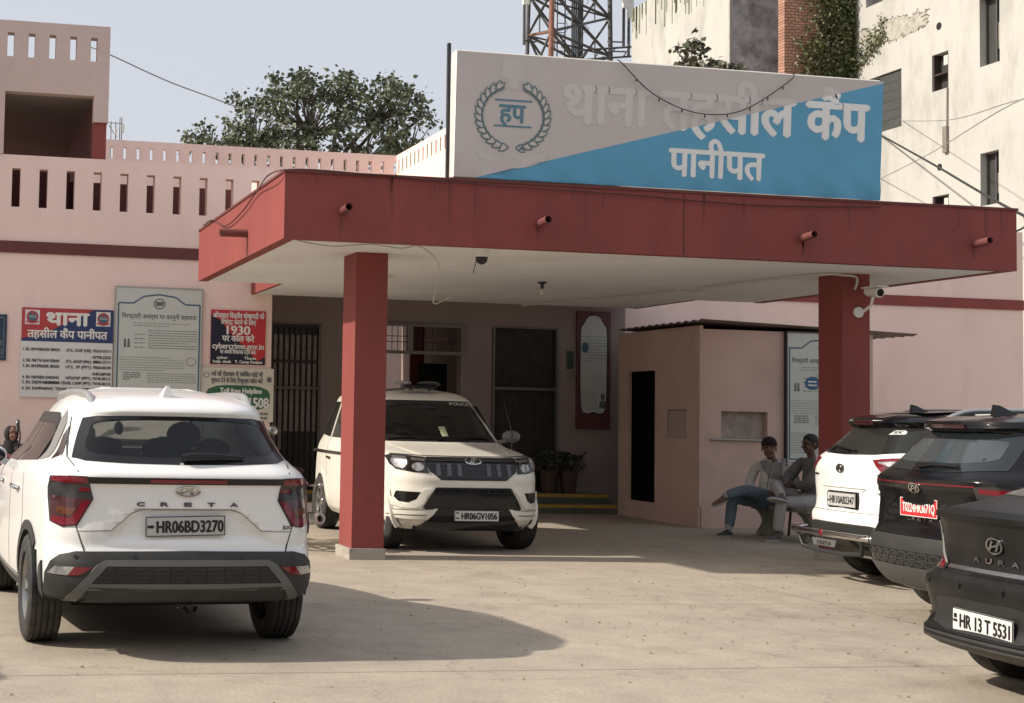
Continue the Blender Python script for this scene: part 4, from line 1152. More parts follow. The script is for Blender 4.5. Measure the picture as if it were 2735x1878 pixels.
class Shape:
    """a car body as a stack of plan outlines; all lengths in metres, +y forwards"""
    def __init__(s, L, zs, yr, yf, w, bow=.07, cr=.24, cy=.26, bowf=.10, cf=.3, cyf=.34, tr=.95, tf=.95, dent=None, ksm=.014, zg=9, ghf=1.0):
        zz = np.arange(zs[0], zs[-1] + 1e-6, .002)
        k = np.exp(-.5 * (np.arange(-30, 31) * .002 / ksm) ** 2); k /= k.sum()
        def tab(a):
            t = np.interp(zz, zs, a)
            return np.convolve(np.pad(t, 30, 'edge'), k, 'valid')
        s.zz = zz; s.YR = tab(yr); s.YF = tab(yf); s.WW = tab(w)
        s.L = L; s.bow, s.cr, s.cy, s.bowf, s.cf, s.cyf, s.tr, s.tf, s.dent = bow, cr, cy, bowf, cf, cyf, tr, tf, dent
        s.zg, s.ghf = zg, ghf
    def yr(s, z): return float(np.interp(z, s.zz, s.YR))
    def yf(s, z): return float(np.interp(z, s.zz, s.YF))
    def w(s, z): return float(np.interp(z, s.zz, s.WW))
    def lims(s, z):
        a = s.yr(z) + s.bow + s.cy; b = s.yf(z) - s.bowf - s.cyf
        if b < a + .06:
            m = (a + b) / 2; a, b = m - .03, m + .03
        return a, b
    def rear_y(s, x, z):
        W = s.w(z) * s.tr; t = min(1, abs(x) / W); c = min(s.cr, W * .6)
        q = min(1, max(0, (abs(x) - (W - c)) / c))
        y = s.yr(z) + s.bow * t * t + s.cy * (1 - math.sqrt(1 - q * q))
        if s.dent: y += s.dent(x, z)
        return min(y, s.lims(z)[0])
    def front_y(s, x, z):
        W = s.w(z) * s.tf; t = min(1, abs(x) / W); c = min(s.cf, W * .6)
        q = min(1, max(0, (abs(x) - (W - c)) / c))
        k = 1 - (1 - s.ghf) * max(0, min(1, (z - s.zg) / .06))
        return max(s.yf(z) - s.bowf * t * t - s.cyf * k * (1 - math.sqrt(1 - q * q)), s.lims(z)[1])
    def side_x(s, y, z):
        a, b = s.lims(z); m = (a + b) / 2; h = max((b - a) / 2, .01)
        t = max(-1, min(1, (y - m) / h))
        return s.w(z) * (1 - ((1 - s.tr) if t < 0 else (1 - s.tf)) * t * t)
    def _off(s, fn, u, v, o):
        p = fn(u, v); e = .006
        a = (fn(u + e, v) - fn(u - e, v)); b = (fn(u, v + e) - fn(u, v - e))
        n = a.cross(b)
        return p, (n.normalized() if n.length > 1e-9 else Vector((0, -1, 0)))
    def R(s, u, v, o=0.0):
        p, n = s._off(lambda x, z: Vector((x, s.rear_y(x, z), z)), u, v, o)
        if n.y > 0: n = -n
        return p + n * o
    def F(s, u, v, o=0.0):
        p, n = s._off(lambda x, z: Vector((x, s.front_y(x, z), z)), u, v, o)
        if n.y < 0: n = -n
        return p + n * o
    def S(s, side):
        def fn(u, v, o=0.0):
            p, n = s._off(lambda y, z: Vector((side * s.side_x(y, z), y, z)), u, v, o)
            if n.x * side < 0: n = -n
            return p + n * o
        return fn
    def flatR(s, v0, o=0.0, tilt=None):
        """flat panel set on the rear at height v0"""
        y0 = s.rear_y(0, v0)
        return lambda u, v, w=0.0: Vector((u, y0 - o - w, v))
    def body(s, name, m, parent, zlev, skip=None, nR=56, nS=40, nF=44):
        rows = []
        for z in zlev:
            W = s.w(z); c = min(s.cr, W * .6)
            a, b = s.lims(z)
            row = []
            def xs(W, c, n):
                out = []
                nc = n // 3
                for i in range(nc): out.append(W - c + c * math.cos(i / nc * math.pi / 2 * .97) if i else W)
                k = n - 2 * nc
                lin = [W - c - (2 * (W - c)) * i / (k - 1) for i in range(k)]
                lo = [-x for x in out[::-1]]
                return out + lin + lo
            for x in xs(W * s.tr, c, nR): row.append((x, s.rear_y(x, z), z, 'R'))
            for i in range(1, nS): y = a + (b - a) * i / nS; row.append((-s.side_x(y, z), y, z, 'L'))
            cf = min(s.cf, W * .6)
            for x in xs(W * s.tf, cf, nF)[::-1]: row.append((x, s.front_y(x, z), z, 'F'))
            for i in range(1, nS): y = b - (b - a) * i / nS; row.append((s.side_x(y, z), y, z, 'S'))
            rows.append(row)
        n = len(rows[0])
        vs = [p[:3] for r in rows for p in r]
        fs = []
        for i in range(len(rows) - 1):
            for j in range(n):
                q = (i * n + j, i * n + (j + 1) % n, (i + 1) * n + (j + 1) % n, (i + 1) * n + j)
                if skip:
                    c = sum((Vector(vs[k]) for k in q), Vector()) / 4
                    if skip(c, rows[i][j][3]): continue
                fs.append(q)
        fs.append(tuple(range((len(rows) - 1) * n, len(rows) * n)))
        g = G(); g.add(vs, fs)
        return g.build(name, m, parent, 38, world=False)

def levels(z0, z1, dense):
    out = []; z = z0
    while z < z1 - 1e-4:
        out.append(z)
        st = .024
        for a, b, d in dense:
            if a <= z < b: st = d
        z += st
    return out + [z1]

def circle(cy, cz, r, n=40): return [(cy + r * math.cos(2 * math.pi * k / n), cz + r * math.sin(2 * math.pi * k / n)) for k in range(n)]

def make_wheel(parent, x, y, r, w, rimr, side, steer=0.0, style=5):
    """wheel with tyre and rim; side is -1 for the left of the car"""
    M = Matrix.Translation((x, y, r)) @ Matrix.Rotation(steer, 4, 'Z') @ Matrix.Rotation(math.pi / 2 * side, 4, 'Y')
    h = w / 2
    prof = [(rimr, -h * .8), (rimr + .012, -h * .96), (r - .045, -h * 1.02), (r - .018, -h * .93), (r - .004, -h * .78)]
    k = 5
    for i in range(k):
        z0 = -h * .7 + i * (h * 1.4 / (k - 1))
        prof += [(r, z0 - h * .12), (r, z0 + h * .12)]
        if i < k - 1: prof += [(r - .010, z0 + h * .14), (r - .010, z0 + h * .21)]
    prof += [(r - .004, h * .78), (r - .018, h * .93), (r - .045, h * 1.02), (rimr + .012, h * .96), (rimr, h * .8), (rimr - .01, h * .5), (rimr - .01, -h * .8)]
    wh = G().lathe(prof, 48, M).build('wheel', TYRE, parent, 40, world=False)
    g = G()
    g.lathe([(rimr - .004, -h * .85), (rimr - .004, h * .82), (rimr - .022, h * .86), (rimr - .03, h * .6), (rimr - .03, -h * .8)], 40, M)
    g.lathe([(.001, h * .62), (.05, h * .62), (.06, h * .5), (.06, 0)], 20, M)
    for i in range(style):
        a = 2 * math.pi * i / style + .3
        for da in (-.13, .13):
            c, s_ = math.cos(a), math.sin(a)
            c2, s2 = math.cos(a + da), math.sin(a + da)
            mid = Vector((c * .05 + c2 * (rimr - .02), s_ * .05 + s2 * (rimr - .02), h * 1.2)) / 2
            ax = Vector((c2 * (rimr - .02) - c * .05, s2 * (rimr - .02) - s_ * .05, h * .05)) / 2
            ay = Vector((-ax.y, ax.x, 0)).normalized() * .016
            az = Vector((0, 0, .012))
            R_ = M.to_3x3()
            g.obox(M @ mid, R_ @ ax, R_ @ ay, R_ @ az)
    g.build('rim', RIM, wh, 35, world=False)
    G().lathe([(.001, -h * .3), (rimr - .03, -h * .3)], 24, M).build('brake_disc', INTER, wh, world=False)
    return wh

def plate(parent, f, w, h, lines, m, ink, tilt=0.0, bold=.0045, name='number_plate', frame=None):
    """f(u, v, o): centre of the plate at the origin"""
    g = G()
    q = .007
    g.prism([(-w / 2 + q, -h / 2), (w / 2 - q, -h / 2), (w / 2, -h / 2 + q), (w / 2, h / 2 - q), (w / 2 - q, h / 2), (-w / 2 + q, h / 2), (-w / 2, h / 2 - q), (-w / 2, -h / 2 + q)], lambda u, v: f(u, v, .004), lambda u, v: f(u, v, .010))
    p = g.build(name, m, parent, world=False)
    g = G()
    for k in range(2):
        sgn = 1 - 2 * k
    for a, b in (((-w / 2, -h / 2), (w / 2, -h / 2 + .005)), ((-w / 2, h / 2 - .005), (w / 2, h / 2)), ((-w / 2, -h / 2), (-w / 2 + .005, h / 2)), ((w / 2 - .005, -h / 2), (w / 2, h / 2))):
        g.add([f(a[0], a[1], .0115), f(b[0], a[1], .0115), f(b[0], b[1], .0115), f(a[0], b[1], .0115)], [(0, 1, 2, 3)])
    for s_, u, v, size, wid, al in lines:
        g.text(s_, lambda a, b, o: f(a, b, .0118 + o), u, v, size, wid, al, bold=bold)
    g.build('lettering', ink, p, world=False, flip=False)
    return p

def emblem_h(parent, f, rx, rz, m=None, th=.010):
    """slanted H in an ellipse"""
    g = G()
    n = 40
    ring = [(rx * math.cos(2 * math.pi * k / n), rz * math.sin(2 * math.pi * k / n)) for k in range(n)]
    inner = [(a * .84, b * .80) for a, b in ring]
    patch(g, ring, f, th, th, rx * .22, holes=(inner,))
    sh = lambda x, z: (x + z * .42, z)
    def bar(pts): patch(g, [sh(*p) for p in pts], f, th, th, rx * .2)
    t = .17
    bar([(-.62 * rx, -.52 * rz), (-.36 * rx, -.60 * rz), (-.30 * rx, -.1 * rz), (-.26 * rx, .60 * rz), (-.50 * rx, .66 * rz), (-.52 * rx, .1 * rz)])
    bar([(.62 * rx, .52 * rz), (.36 * rx, .60 * rz), (.30 * rx, .1 * rz), (.26 * rx, -.60 * rz), (.50 * rx, -.66 * rz), (.52 * rx, -.1 * rz)])
    bar([(-.34 * rx, -.24 * rz), (.34 * rx, .02 * rz), (.34 * rx, .24 * rz), (-.34 * rx, -.02 * rz)])
    return g.build('emblem', m or CHROME, parent, 30, world=False)

def roof_rail(parent, sh, side, y0, y1, zb, xf, m, r=.016):
    """raised rail: feet on the roof at both ends, level between"""
    pts = []; n = 22
    for i in range(n + 1):
        t = i / n
        e = min(t, 1 - t) / .16
        lift = .072 * (1 - max(0, 1 - e) ** 2) if e < 1 else .072
        crown_ = .022 * (1 - (2 * t - 1) ** 2)
        pts.append((side * (xf - .02 * (1 - min(1, e))), y0 + (y1 - y0) * t, zb - .05 + lift + crown_))
    g = G(); g.tube(pts, r, 8)
    return g.build('roof_rail', m, parent, 50, world=False)

def arch(parent, sh, side, cy, cz, r0, r1, m, off=.010, name='wheel_arch', z0=.20):
    g = G()
    n = 26
    out = []; inn = []
    for k in range(n + 1):
        a = math.pi * (1.12 - 1.24 * k / n)
        if cy + r1 * math.cos(a) < sh.lims(max(z0, cz))[0] - .03: continue
        out.append((cy + r1 * math.cos(a), max(z0, cz + r1 * math.sin(a)))); inn.append((cy + r0 * math.cos(a), max(z0, cz + r0 * math.sin(a))))
    patch(g, out + inn[::-1], sh.S(side), off, .05, .04)
    return g.build(name, m, parent, 40, world=False)

def wheel_well(parent, sh, cy, cz, r):
    n = 20
    for side in (-1, 1):
        g = G()
        W = sh.side_x(cy, cz + .1) - .02
        vs = []
        for k in range(n + 1):
            a = math.pi * (1.15 - 1.3 * k / n)
            for x in (side * W, side * (W - .36)):
                vs.append((x, cy + r * math.cos(a), max(.31, cz + r * math.sin(a))))
        g.add(vs, [(2 * k, 2 * k + 1, 2 * k + 3, 2 * k + 2) for k in range(n)] + [tuple(2 * k + 1 for k in range(n + 1))])
        g.build('wheel_well', INTER, parent, world=False)

def underbody(parent, x, y0, y1, z0, z1):
    g = G(); g.box(-x, x, y0, y1, z0, z1)
    return g.build('underbody', DARK, parent, world=False)

def mirror(parent, sh, side, y, z, m, m2=None):
    x = side * (sh.side_x(y, z) + .10)
    g = G(); g.ell((x + side * .04, y, z + .02), (.115, .06, .075), 14, 9)
    g.tube([(side * (sh.side_x(y, z) - .03), y + .02, z - .05), (x, y, z - .02)], .025, 8)
    o = g.build('side_mirror', m, parent, 50, world=False)
    g = G(); g.ell((x + side * .04, y - .035, z + .015), (.098, .035, .062), 14, 9)
    g.build('mirror_glass', m2 or CBLK, o, 50, world=False)
    return o

def sym(pts): return pts + [(-x, z) for x, z in pts[::-1]]
def mir(pts): return [(-x, z) for x, z in pts]
def pt(parent, name, m, outline, fn, off=.004, thick=.012, sp=.04, holes=(), label=None, ang=35):
    g = G(); patch(g, outline, fn, off, thick, sp, 0, holes)
    o = g.build(name, m, parent, ang, world=False)
    if label: o['label'] = label
    return o
def ln(parent, lines, fn, w=.006, m=None, name='shut_line', off=.0015):
    g = G()
    for l in lines: strip(g, l, w, fn, off)
    return g.build(name, m or SEAM, parent, 35, world=False)

def spaced(g, s_, fn, u0, u1, v, size, wid, bold=.004, m=0):
    n = len(s_)
    for i, c in enumerate(s_):
        g.text(c, fn, u0 + (u1 - u0) * i / (n - 1), v, size, wid, bold=bold, m=m)
# ------------------------------------------------------------------ white car, nearest, seen from behind
def near_dent(x, z):
    hw = .30 + (.885 - z) * 1.25
    sm = lambda t: max(0, min(1, t)) ** 2 * (3 - 2 * max(0, min(1, t)))
    return .035 * sm((hw - abs(x)) / .035) * sm((.89 - z) / .022) * sm((z - .68) / .05)
SH = Shape(4.3, [.22, .30, .36, .45, .56, .62, .66, .75, .90, 1.0, 1.03, 1.06, 1.10, 1.15, 1.20, 1.30, 1.435, 1.455, 1.50, 1.54, 1.575, 1.60, 1.625],
           [.95, .50, .035, .00, .00, .02, .05, .045, .065, .075, .07, .045, .06, .15, .195, .275, .385, .335, .38, .48, .72, 1.05, 1.5],
           [4.15, 4.22, 4.26, 4.28, 4.3, 4.3, 4.3, 4.28, 4.16, 3.75, 3.5, 3.2, 3.08, 3.02, 2.95, 2.78, 2.5, 2.45, 2.33, 2.2, 2.05, 1.9, 1.75],
           [.79, .85, .88, .89, .895, .895, .895, .895, .893, .885, .88, .872, .85, .80, .752, .705, .65, .643, .622, .585, .52, .44, .28],
           bow=.07, cr=.26, cy=.26, tr=.928, tf=.94, dent=near_dent)
RW, FW, WR = .86, 3.47, .335
GL = sym([(0, 1.460), (.30, 1.452), (.50, 1.436), (.575, 1.415), (.615, 1.32), (.668, 1.175), (.60, 1.160), (.35, 1.150), (0, 1.146)][::-1])
GLO = [(x, z) for x, z in [(-.668, 1.175), (-.60, 1.160), (-.35, 1.150), (0, 1.146), (.35, 1.150), (.60, 1.160), (.668, 1.175), (.615, 1.32), (.575, 1.415), (.50, 1.432), (.30, 1.436), (0, 1.438), (-.30, 1.436), (-.50, 1.432), (-.575, 1.415), (-.615, 1.32)]]
GLI = smooth_poly([(-.60, 1.205), (-.3, 1.188), (0, 1.184), (.3, 1.188), (.60, 1.205), (.555, 1.33), (.52, 1.395), (.3, 1.412), (0, 1.414), (-.3, 1.412), (-.52, 1.395), (-.555, 1.33)], 2)
WSI = smooth_poly([(-.60, 1.13), (.60, 1.13), (.54, 1.30), (.48, 1.42), (-.48, 1.42), (-.54, 1.30)], 2)
WSO = [(-.70, 1.10), (.70, 1.10), (.62, 1.30), (.54, 1.44), (-.54, 1.44), (-.62, 1.30)]
def skip_near(c, part):
    if part == 'R': return inside((c.x, c.z), [(x * 1.03, 1.30 + (z - 1.30) * 1.06) for x, z in GLI])
    if part == 'F': return inside((c.x, c.z), [(x * 1.03, 1.28 + (z - 1.28) * 1.05) for x, z in WSI])
    return min(math.hypot(c.y - RW, c.z - WR), math.hypot(c.y - FW, c.z - WR)) < .395
car = thing('parked_car', 'white car nearest the viewer, seen from behind with a wide smoked rear window', 'car', (1.418, 8.50, 0), math.radians(3.1), 'cars parked in the forecourt')
SH.body('body', CW, car, levels(.29, 1.625, ((.64, 1.2, .016), (1.4, 1.625, .010))), skip_near)
wn_ = pt(car, 'rear_window', FRIT, GLO, SH.R, .004, .012, .04, (GLI,))
pt(wn_, 'pane', TINT, GLI, SH.R, .002, .005, .06)
ws_ = pt(car, 'windscreen', FRIT, WSO, SH.F, .004, .012, .06, (WSI,))
pt(ws_, 'pane', TINT, WSI, SH.F, .002, .005, .08)
wp = G(); wp.tube([SH.R(-.02, 1.165, .03), SH.R(.03, 1.178, .04), SH.R(.20, 1.186, .03), SH.R(.37, 1.182, .02)], [.024, .020, .014, .008], 8)
wp.build('wiper', CBLK, car, 50, world=False)
bar_ = pt(car, 'light_bar', CBLK, [(-.62, 1.034), (.62, 1.034), (.62, 1.070), (-.62, 1.070)], SH.R, .006, .02, .05)
pt(bar_, 'red_strip', LRED, [(-.235, 1.043), (.235, 1.043), (.235, 1.062), (-.235, 1.062)], SH.R, .009, .006, .05)
TLs = [(.600, 1.072), (.70, 1.074), (.795, 1.066), (.806, 1.0), (.806, .94), (.797, .80), (.735, .772), (.655, .785), (.565, .94), (.580, 1.0)]
for sg_ in (1, -1):
    q = lambda P: [(sg_ * x, z) for x, z in P]
    tl = pt(car, 'tail_light', LSMOKE, q(TLs), SH.R, .008, .03, .03)
    pt(tl, 'lens', LRED, q([(.607, 1.066), (.70, 1.068), (.785, 1.062), (.79, 1.040), (.70, 1.034), (.594, 1.036)]), SH.R, .011, .006, .03)
    pt(tl, 'lens', LRED, q([(.585, 1.008), (.64, 1.008), (.648, .985), (.580, .985)]), SH.R, .011, .006, .03)
    pt(tl, 'lens', LDARK, q([(.590, .935), (.79, .955), (.79, .80), (.735, .785), (.665, .795)]), SH.R, .010, .006, .03)
    pt(tl, 'lens', LRED, q([(.575, .935), (.625, .925), (.690, .825), (.785, .832), (.788, .803), (.735, .780), (.660, .790)]), SH.R, .013, .006, .025)
    pt(tl, 'lens', LAMB, q([(.66, .885), (.76, .89), (.765, .855), (.69, .84)]), SH.R, .012, .005, .03)
    rf = pt(car, 'reflector', LCLR, q([(.665, .548), (.765, .545), (.80, .500), (.70, .498)]), SH.R, .020, .02, .03)
    pt(rf, 'red_lens', LRED, q([(.565, .548), (.665, .548), (.70, .498), (.635, .502)]), SH.R, .021, .02, .03)
bp = pt(car, 'bumper', CLAD, [(-.66, .630), (0, .636), (.66, .630), (.745, .610), (.79, .57), (.814, .50), (.814, .36), (.74, .335), (.35, .320), (0, .318), (-.35, .320), (-.74, .335), (-.814, .36), (-.814, .50), (-.79, .57), (-.745, .610)], SH.R, .014, .03, .035)
SKO = [(-.72, .352), (-.655, .43), (-.54, .565), (-.49, .586), (.49, .586), (.54, .565), (.655, .43), (.72, .352), (.64, .352), (.60, .42), (-.60, .42), (-.64, .352)]
pt(bp, 'skid_plate', SKID, SKO, SH.R, .022, .012, .03, ([(-.575, .455), (-.485, .553), (.485, .553), (.575, .455)],))
gg = G()
patch(gg, [(-.60, .43), (.60, .43), (.50, .56), (-.50, .56)], SH.R, .012, .004, .05)
for z in (.475, .50, .525): strip(gg, [(-.56 + (z - .455) * .9, z), (.56 - (z - .455) * .9, z)], .008, SH.R, .019, .05)
for k in range(9): strip(gg, [(-.44 + k * .11, .455), (-.44 + k * .11, .552)], .006, SH.R, .0185, .05)
gg.build('lower_grille', CBLK, bp, world=False)
pt(bp, 'lower_lip', CLAD, [(-.62, .350), (-.30, .345), (.30, .345), (.62, .350), (.585, .437), (.20, .428), (-.20, .428), (-.585, .437)], SH.R, .024, .014, .05)
gg = G()
for x in (-.66, -.32, .32, .66):
    gg.add([SH.R(x + .012 * math.cos(k * .628), .600 + .012 * math.sin(k * .628), .0165) for k in range(10)], [tuple(range(10))])
gg.build('parking_sensor', CBLK, bp, world=False)
ln(car, [[(-.625, 1.42), (-.69, 1.18), (-.575, .94), (-.662, .78), (-.615, .636)], [(.625, 1.42), (.69, 1.18), (.575, .94), (.662, .78), (.615, .636)]], SH.R, .007)
ln(car, [[(-.66, .752), (-.46, .757), (-.335, .862), (-.27, .884), (.27, .884), (.335, .862), (.46, .757), (.66, .752)]], SH.R, .006, mat('crease_grey', (.28, .28, .27), .5, 0), 'recess_edge')
ef = lambda u, v, o=0: SH.R(u, .992 + v, .004 + o)
emblem_h(car, ef, .076, .032)
gg = G(); spaced(gg, 'CRETA', lambda u, v, o=0: SH.R(u, v, .008 + o), -.285, .285, .903, .031, .045, .0035)
SXs = gg.text('SX', lambda u, v, o=0: SH.R(u, v, .006 + o), .625, .768, .028, .055, bold=.002)
gg.build('lettering', mat('badge_dark_chrome', (0.16, 0.16, 0.155), .25, 0, metal=.8), car, world=False, flip=False)
rx = math.radians(1.3)
pf = lambda u, v, o=0: Vector((-.012 + u * math.cos(rx) - v * math.sin(rx), SH.rear_y(0, .79) - .015 - o, .787 + u * math.sin(rx) + v * math.cos(rx)))
plate(car, pf, .485, .118, (('HR06BD3270', .028, -.036, .098, .405, 'c'), ('IND', -.212, -.008, .02, .034, 'c')), PLATEG, PINK_, bold=.0035)
gg = G()
fin = [(.0, 0), (.17, .01), (.02, .085), (.0, .085)]
zt = 1.545
gg.prism(fin, lambda u, v: Vector((-.03 - .038 * (1 - v / .11), .60 + u, zt + v)), lambda u, v: Vector((-.03 + .038 * (1 - v / .11), .60 + u, zt + v)))
gg.build('antenna_fin', CW, car, world=False)
for sd in (-1, 1):
    roof_rail(car, SH, sd, .58, 2.25, 1.540, .525, mat('rail_silver', (0.36, 0.36, 0.355), .35, .05, 4, metal=.5), .024)
    S_ = SH.S(sd)
    for cy in (RW, FW): arch(car, SH, sd, cy, WR, .365, .425, CLAD, .012, z0=.30)
    pt(car, 'sill_cladding', CLAD, [(1.22, .23), (3.10, .23), (3.07, .335), (1.25, .335)], S_, .012, .03, .08)
    pt(car, 'corner_cladding', CLAD, [(.32, .345), (.47, .345), (.45, .42), (.40, .52), (.32, .56)], S_, .013, .03, .05)
    pt(car, 'side_window', SGLASS, [(.98, 1.135), (1.75, 1.105), (1.75, 1.425), (1.15, 1.425), (1.02, 1.36)], S_, .004, .01, .05)
    pt(car, 'side_window', SGLASS, [(1.82, 1.10), (2.82, 1.085), (2.45, 1.36), (2.30, 1.425), (1.82, 1.43)], S_, .004, .01, .05)
    pt(car, 'quarter_window', CGLASS, [(.48, 1.19), (.64, 1.155), (.74, 1.30), (.70, 1.36)], S_, .004, .01, .04)
    pt(car, 'rain_visor', mat('smoked_visor', (0.03, 0.026, 0.024), .4, .1, 3, spec=.2), [(1.02, 1.33), (1.15, 1.375), (2.38, 1.375), (2.26, 1.445), (1.12, 1.445), (1.0, 1.40)], S_, .009, .01, .06)
    pt(car, 'pillar_trim', mat('pillar_taupe', (0.20, 0.19, 0.18), .4, .05, 3), [(.74, 1.16), (.93, 1.14), (1.0, 1.40), (.92, 1.46), (.80, 1.38)], S_, .006, .01, .04)
    ln(car, [[(1.78, 1.09), (1.80, .38)], [(1.18, 1.09), (1.12, .78), (1.28, .42)], [(3.02, 1.0), (3.0, .40)], [(1.28, .36), (3.0, .36)]], S_, .006)
    for y in (1.40, 2.42):
        gg = G(); gg.tube([S_(y - .09, .935, .006), S_(y - .05, .94, .035), S_(y + .06, .945, .035), S_(y + .09, .94, .006)], .015, 8)
        gg.build('door_handle', CHROME, car, 50, world=False)
        gg = G(); strip(gg, [(y - .22, .86), (y + .12, .845)], .03, S_, .001)
    pt(car, 'fuel_flap' if sd < 0 else 'fender_panel', CW, [(.40, .90), (.52, .90), (.52, 1.0), (.40, 1.0)], S_, .0015, .004, .05)
    mirror(car, SH, sd, 2.78, 1.09, CW)
for x in (-.775, .775):
    for y in (RW, FW): make_wheel(car, x, y, WR, .215, .215, -1 if x < 0 else 1)
for y in (RW, FW): wheel_well(car, SH, y, WR, .40)
underbody(car, .58, .75, 4.0, .23, .36)
gg = G(); gg.tube([(.0, .10, .30), (.02, .06, .27), (.05, .06, .27), (.07, .10, .30)], .012, 6); gg.build('tow_hook', CBLK, car, world=False)
gg = G(); gg.lathe([(.001, 0), (.30, 0), (.30, .2), (.001, .2)], 24, Matrix.Translation((0, .75, .30))); gg.build('spare_wheel_tub', DARK, car, world=False)
# cabin seen through the rear window
def seat(parent, x, y, w, zt, m, hr=True):
    g = G()
    g.ell((x, y, .62 + (zt - .62) * .5), (w, .10, (zt - .62) * .58), 14, 10)
    g.ell((x, y + .25, .60), (w, .28, .12), 14, 8)
    if hr:
        g.ell((x, y - .02, zt + .13), (.125, .06, .105), 14, 9)
        for d in (-.05, .05): g.tube([(x + d, y, zt - .03), (x + d, y - .01, zt + .1)], .008, 5)
    return g.build('seat', m, parent, 50, world=False)
seat(car, .36, 2.0, .26, 1.10, INTER); seat(car, -.36, 2.0, .26, 1.10, INTER)
gg = G(); gg.ell((0, 1.05, .82), (.62, .11, .33), 16, 10)
for x in (-.36, 0, .36): gg.ell((x, 1.02, 1.19), (.12, .05, .075), 12, 8)
gg.build('rear_bench', INTER, car, 50, world=False)
gg = G(); gg.box(-.68, .68, 2.75, 3.05, .70, 1.08); gg.build('dashboard', INTERG, car, world=False)
gg = G(); gg.box(-.6, .6, .32, .95, .98, 1.0); gg.build('parcel_shelf', INTER, car, world=False)
gg = G(); gg.tube([(.36 + .18 * math.cos(k * .35), 2.62 + .05 * math.sin(k * .35), 1.0 + .17 * math.sin(k * .35)) for k in range(19)], .014, 8); gg.build('steering_wheel', CBLK, car, 50, world=False)
gg = G(); gg.ell((0, 2.50, 1.36), (.10, .02, .035), 12, 8); gg.build('cabin_mirror', CBLK, car, 50, world=False)
gg = G(); gg.ell((-.02, 2.44, 1.25), (.03, .02, .05), 10, 8); gg.tube([(-.02, 2.5, 1.34), (-.02, 2.44, 1.29)], .004, 5); gg.build('hanging_ornament', WHITEP, car, 50, world=False)

# ------------------------------------------------------------------ ivory police car under the canopy, seen from the front
P = Shape(3.995, [.25, .32, .40, .48, .56, .66, .74, .80, .90, 1.0, 1.03, 1.06, 1.10, 1.14, 1.18, 1.22, 1.40, 1.62, 1.68, 1.72, 1.76, 1.79, 1.81],
          [.25, .12, .05, .02, .0, .0, .01, .02, .03, .04, .04, .045, .05, .06, .07, .08, .14, .24, .27, .30, .40, .60, .95],
          [3.86, 3.93, 3.965, 3.975, 3.985, 3.99, 3.985, 3.995, 3.97, 3.94, 3.90, 3.78, 3.50, 3.15, 2.93, 2.87, 2.66, 2.38, 2.30, 2.22, 2.10, 1.95, 1.7],
          [.80, .86, .88, .89, .895, .895, .895, .895, .893, .885, .88, .872, .862, .84, .815, .80, .745, .675, .655, .63, .57, .47, .30],
          bow=.05, cr=.2, cy=.2, bowf=.10, cf=.36, cyf=.36, tr=.90, tf=.955, zg=1.12, ghf=.35)
PRW, PFW, PWR = .62, 3.28, .345
V = lambda u, v, o=0.0: P.F(-u, v, o)
PGI = smooth_poly([(-.655, 1.235), (.655, 1.235), (.605, 1.42), (.55, 1.615), (-.55, 1.615), (-.605, 1.42)], 1)
PGO = [(-.70, 1.185), (.70, 1.185), (.645, 1.42), (.575, 1.665), (-.575, 1.665), (-.645, 1.42)]
def skip_pol(c, part):
    if part == 'F': return inside((c.x, c.z), [(x * 1.03, 1.42 + (z - 1.42) * 1.05) for x, z in PGI])
    if part == 'R': return False
    return min(math.hypot(c.y - PRW, c.z - PWR), math.hypot(c.y - PFW, c.z - PWR)) < .385
pc = thing('police_car', 'ivory police car with roof beacon parked under the canopy facing the viewer', 'police car', (5.60, 14.93 + 3.995, 0), math.pi, 'cars parked in the forecourt')
P.body('body', CCREAM, pc, levels(.25, 1.81, ((.98, 1.24, .009), (1.6, 1.81, .012))), skip_pol)
w_ = pt(pc, 'windscreen', FRIT, PGO, V, .004, .012, .05, (PGI,))
pt(w_, 'pane', TINT, PGI, V, .002, .005, .08)
gg = G(); gg.text('POLICE', lambda u, v, o=0: V(u, v, .007 + o), .42, 1.61, .052, .27, bold=.003); gg.build('lettering', mat('decal_white', (0.45, 0.44, 0.42), .5, 0), w_, world=False, flip=False)
pt(w_, 'paper_pass', mat('pass_paper', (0.42, 0.46, 0.28), .7, .1, 8), [(.03, 1.245), (.105, 1.25), (.10, 1.36), (.02, 1.355)], V, .0065, .002, .05)
# grille, lamps, bumper
GR = [(-.505, 1.035), (.505, 1.035), (.535, .98), (.49, .885), (.42, .835), (.37, .795), (-.37, .795), (-.42, .835), (-.49, .885), (-.535, .98)]
gr = pt(pc, 'grille', CBLK, GR, V, .008, .03, .04)
gg = G()
for k in range(5):
    z = .83 + k * .042
    strip(gg, [(-.46 + abs(k - 4) * .02, z), (.46 - abs(k - 4) * .02, z)], .008, V, .013)
gg.build('mesh', mat('grille_grey', (0.035, 0.036, 0.04), .3, 0), gr, world=False)
for x in (-.40, -.28, -.165, .165, .28, .40):
    g2 = G(); patch(g2, [(x - .024, .835), (x + .024, .835), (x + .020, .965), (x - .020, .965)], V, .022, .02, .04); g2.build('bar', mat('grille_bar', (0.09, 0.092, 0.10), .25, 0, metal=.5), gr, 35, world=False)
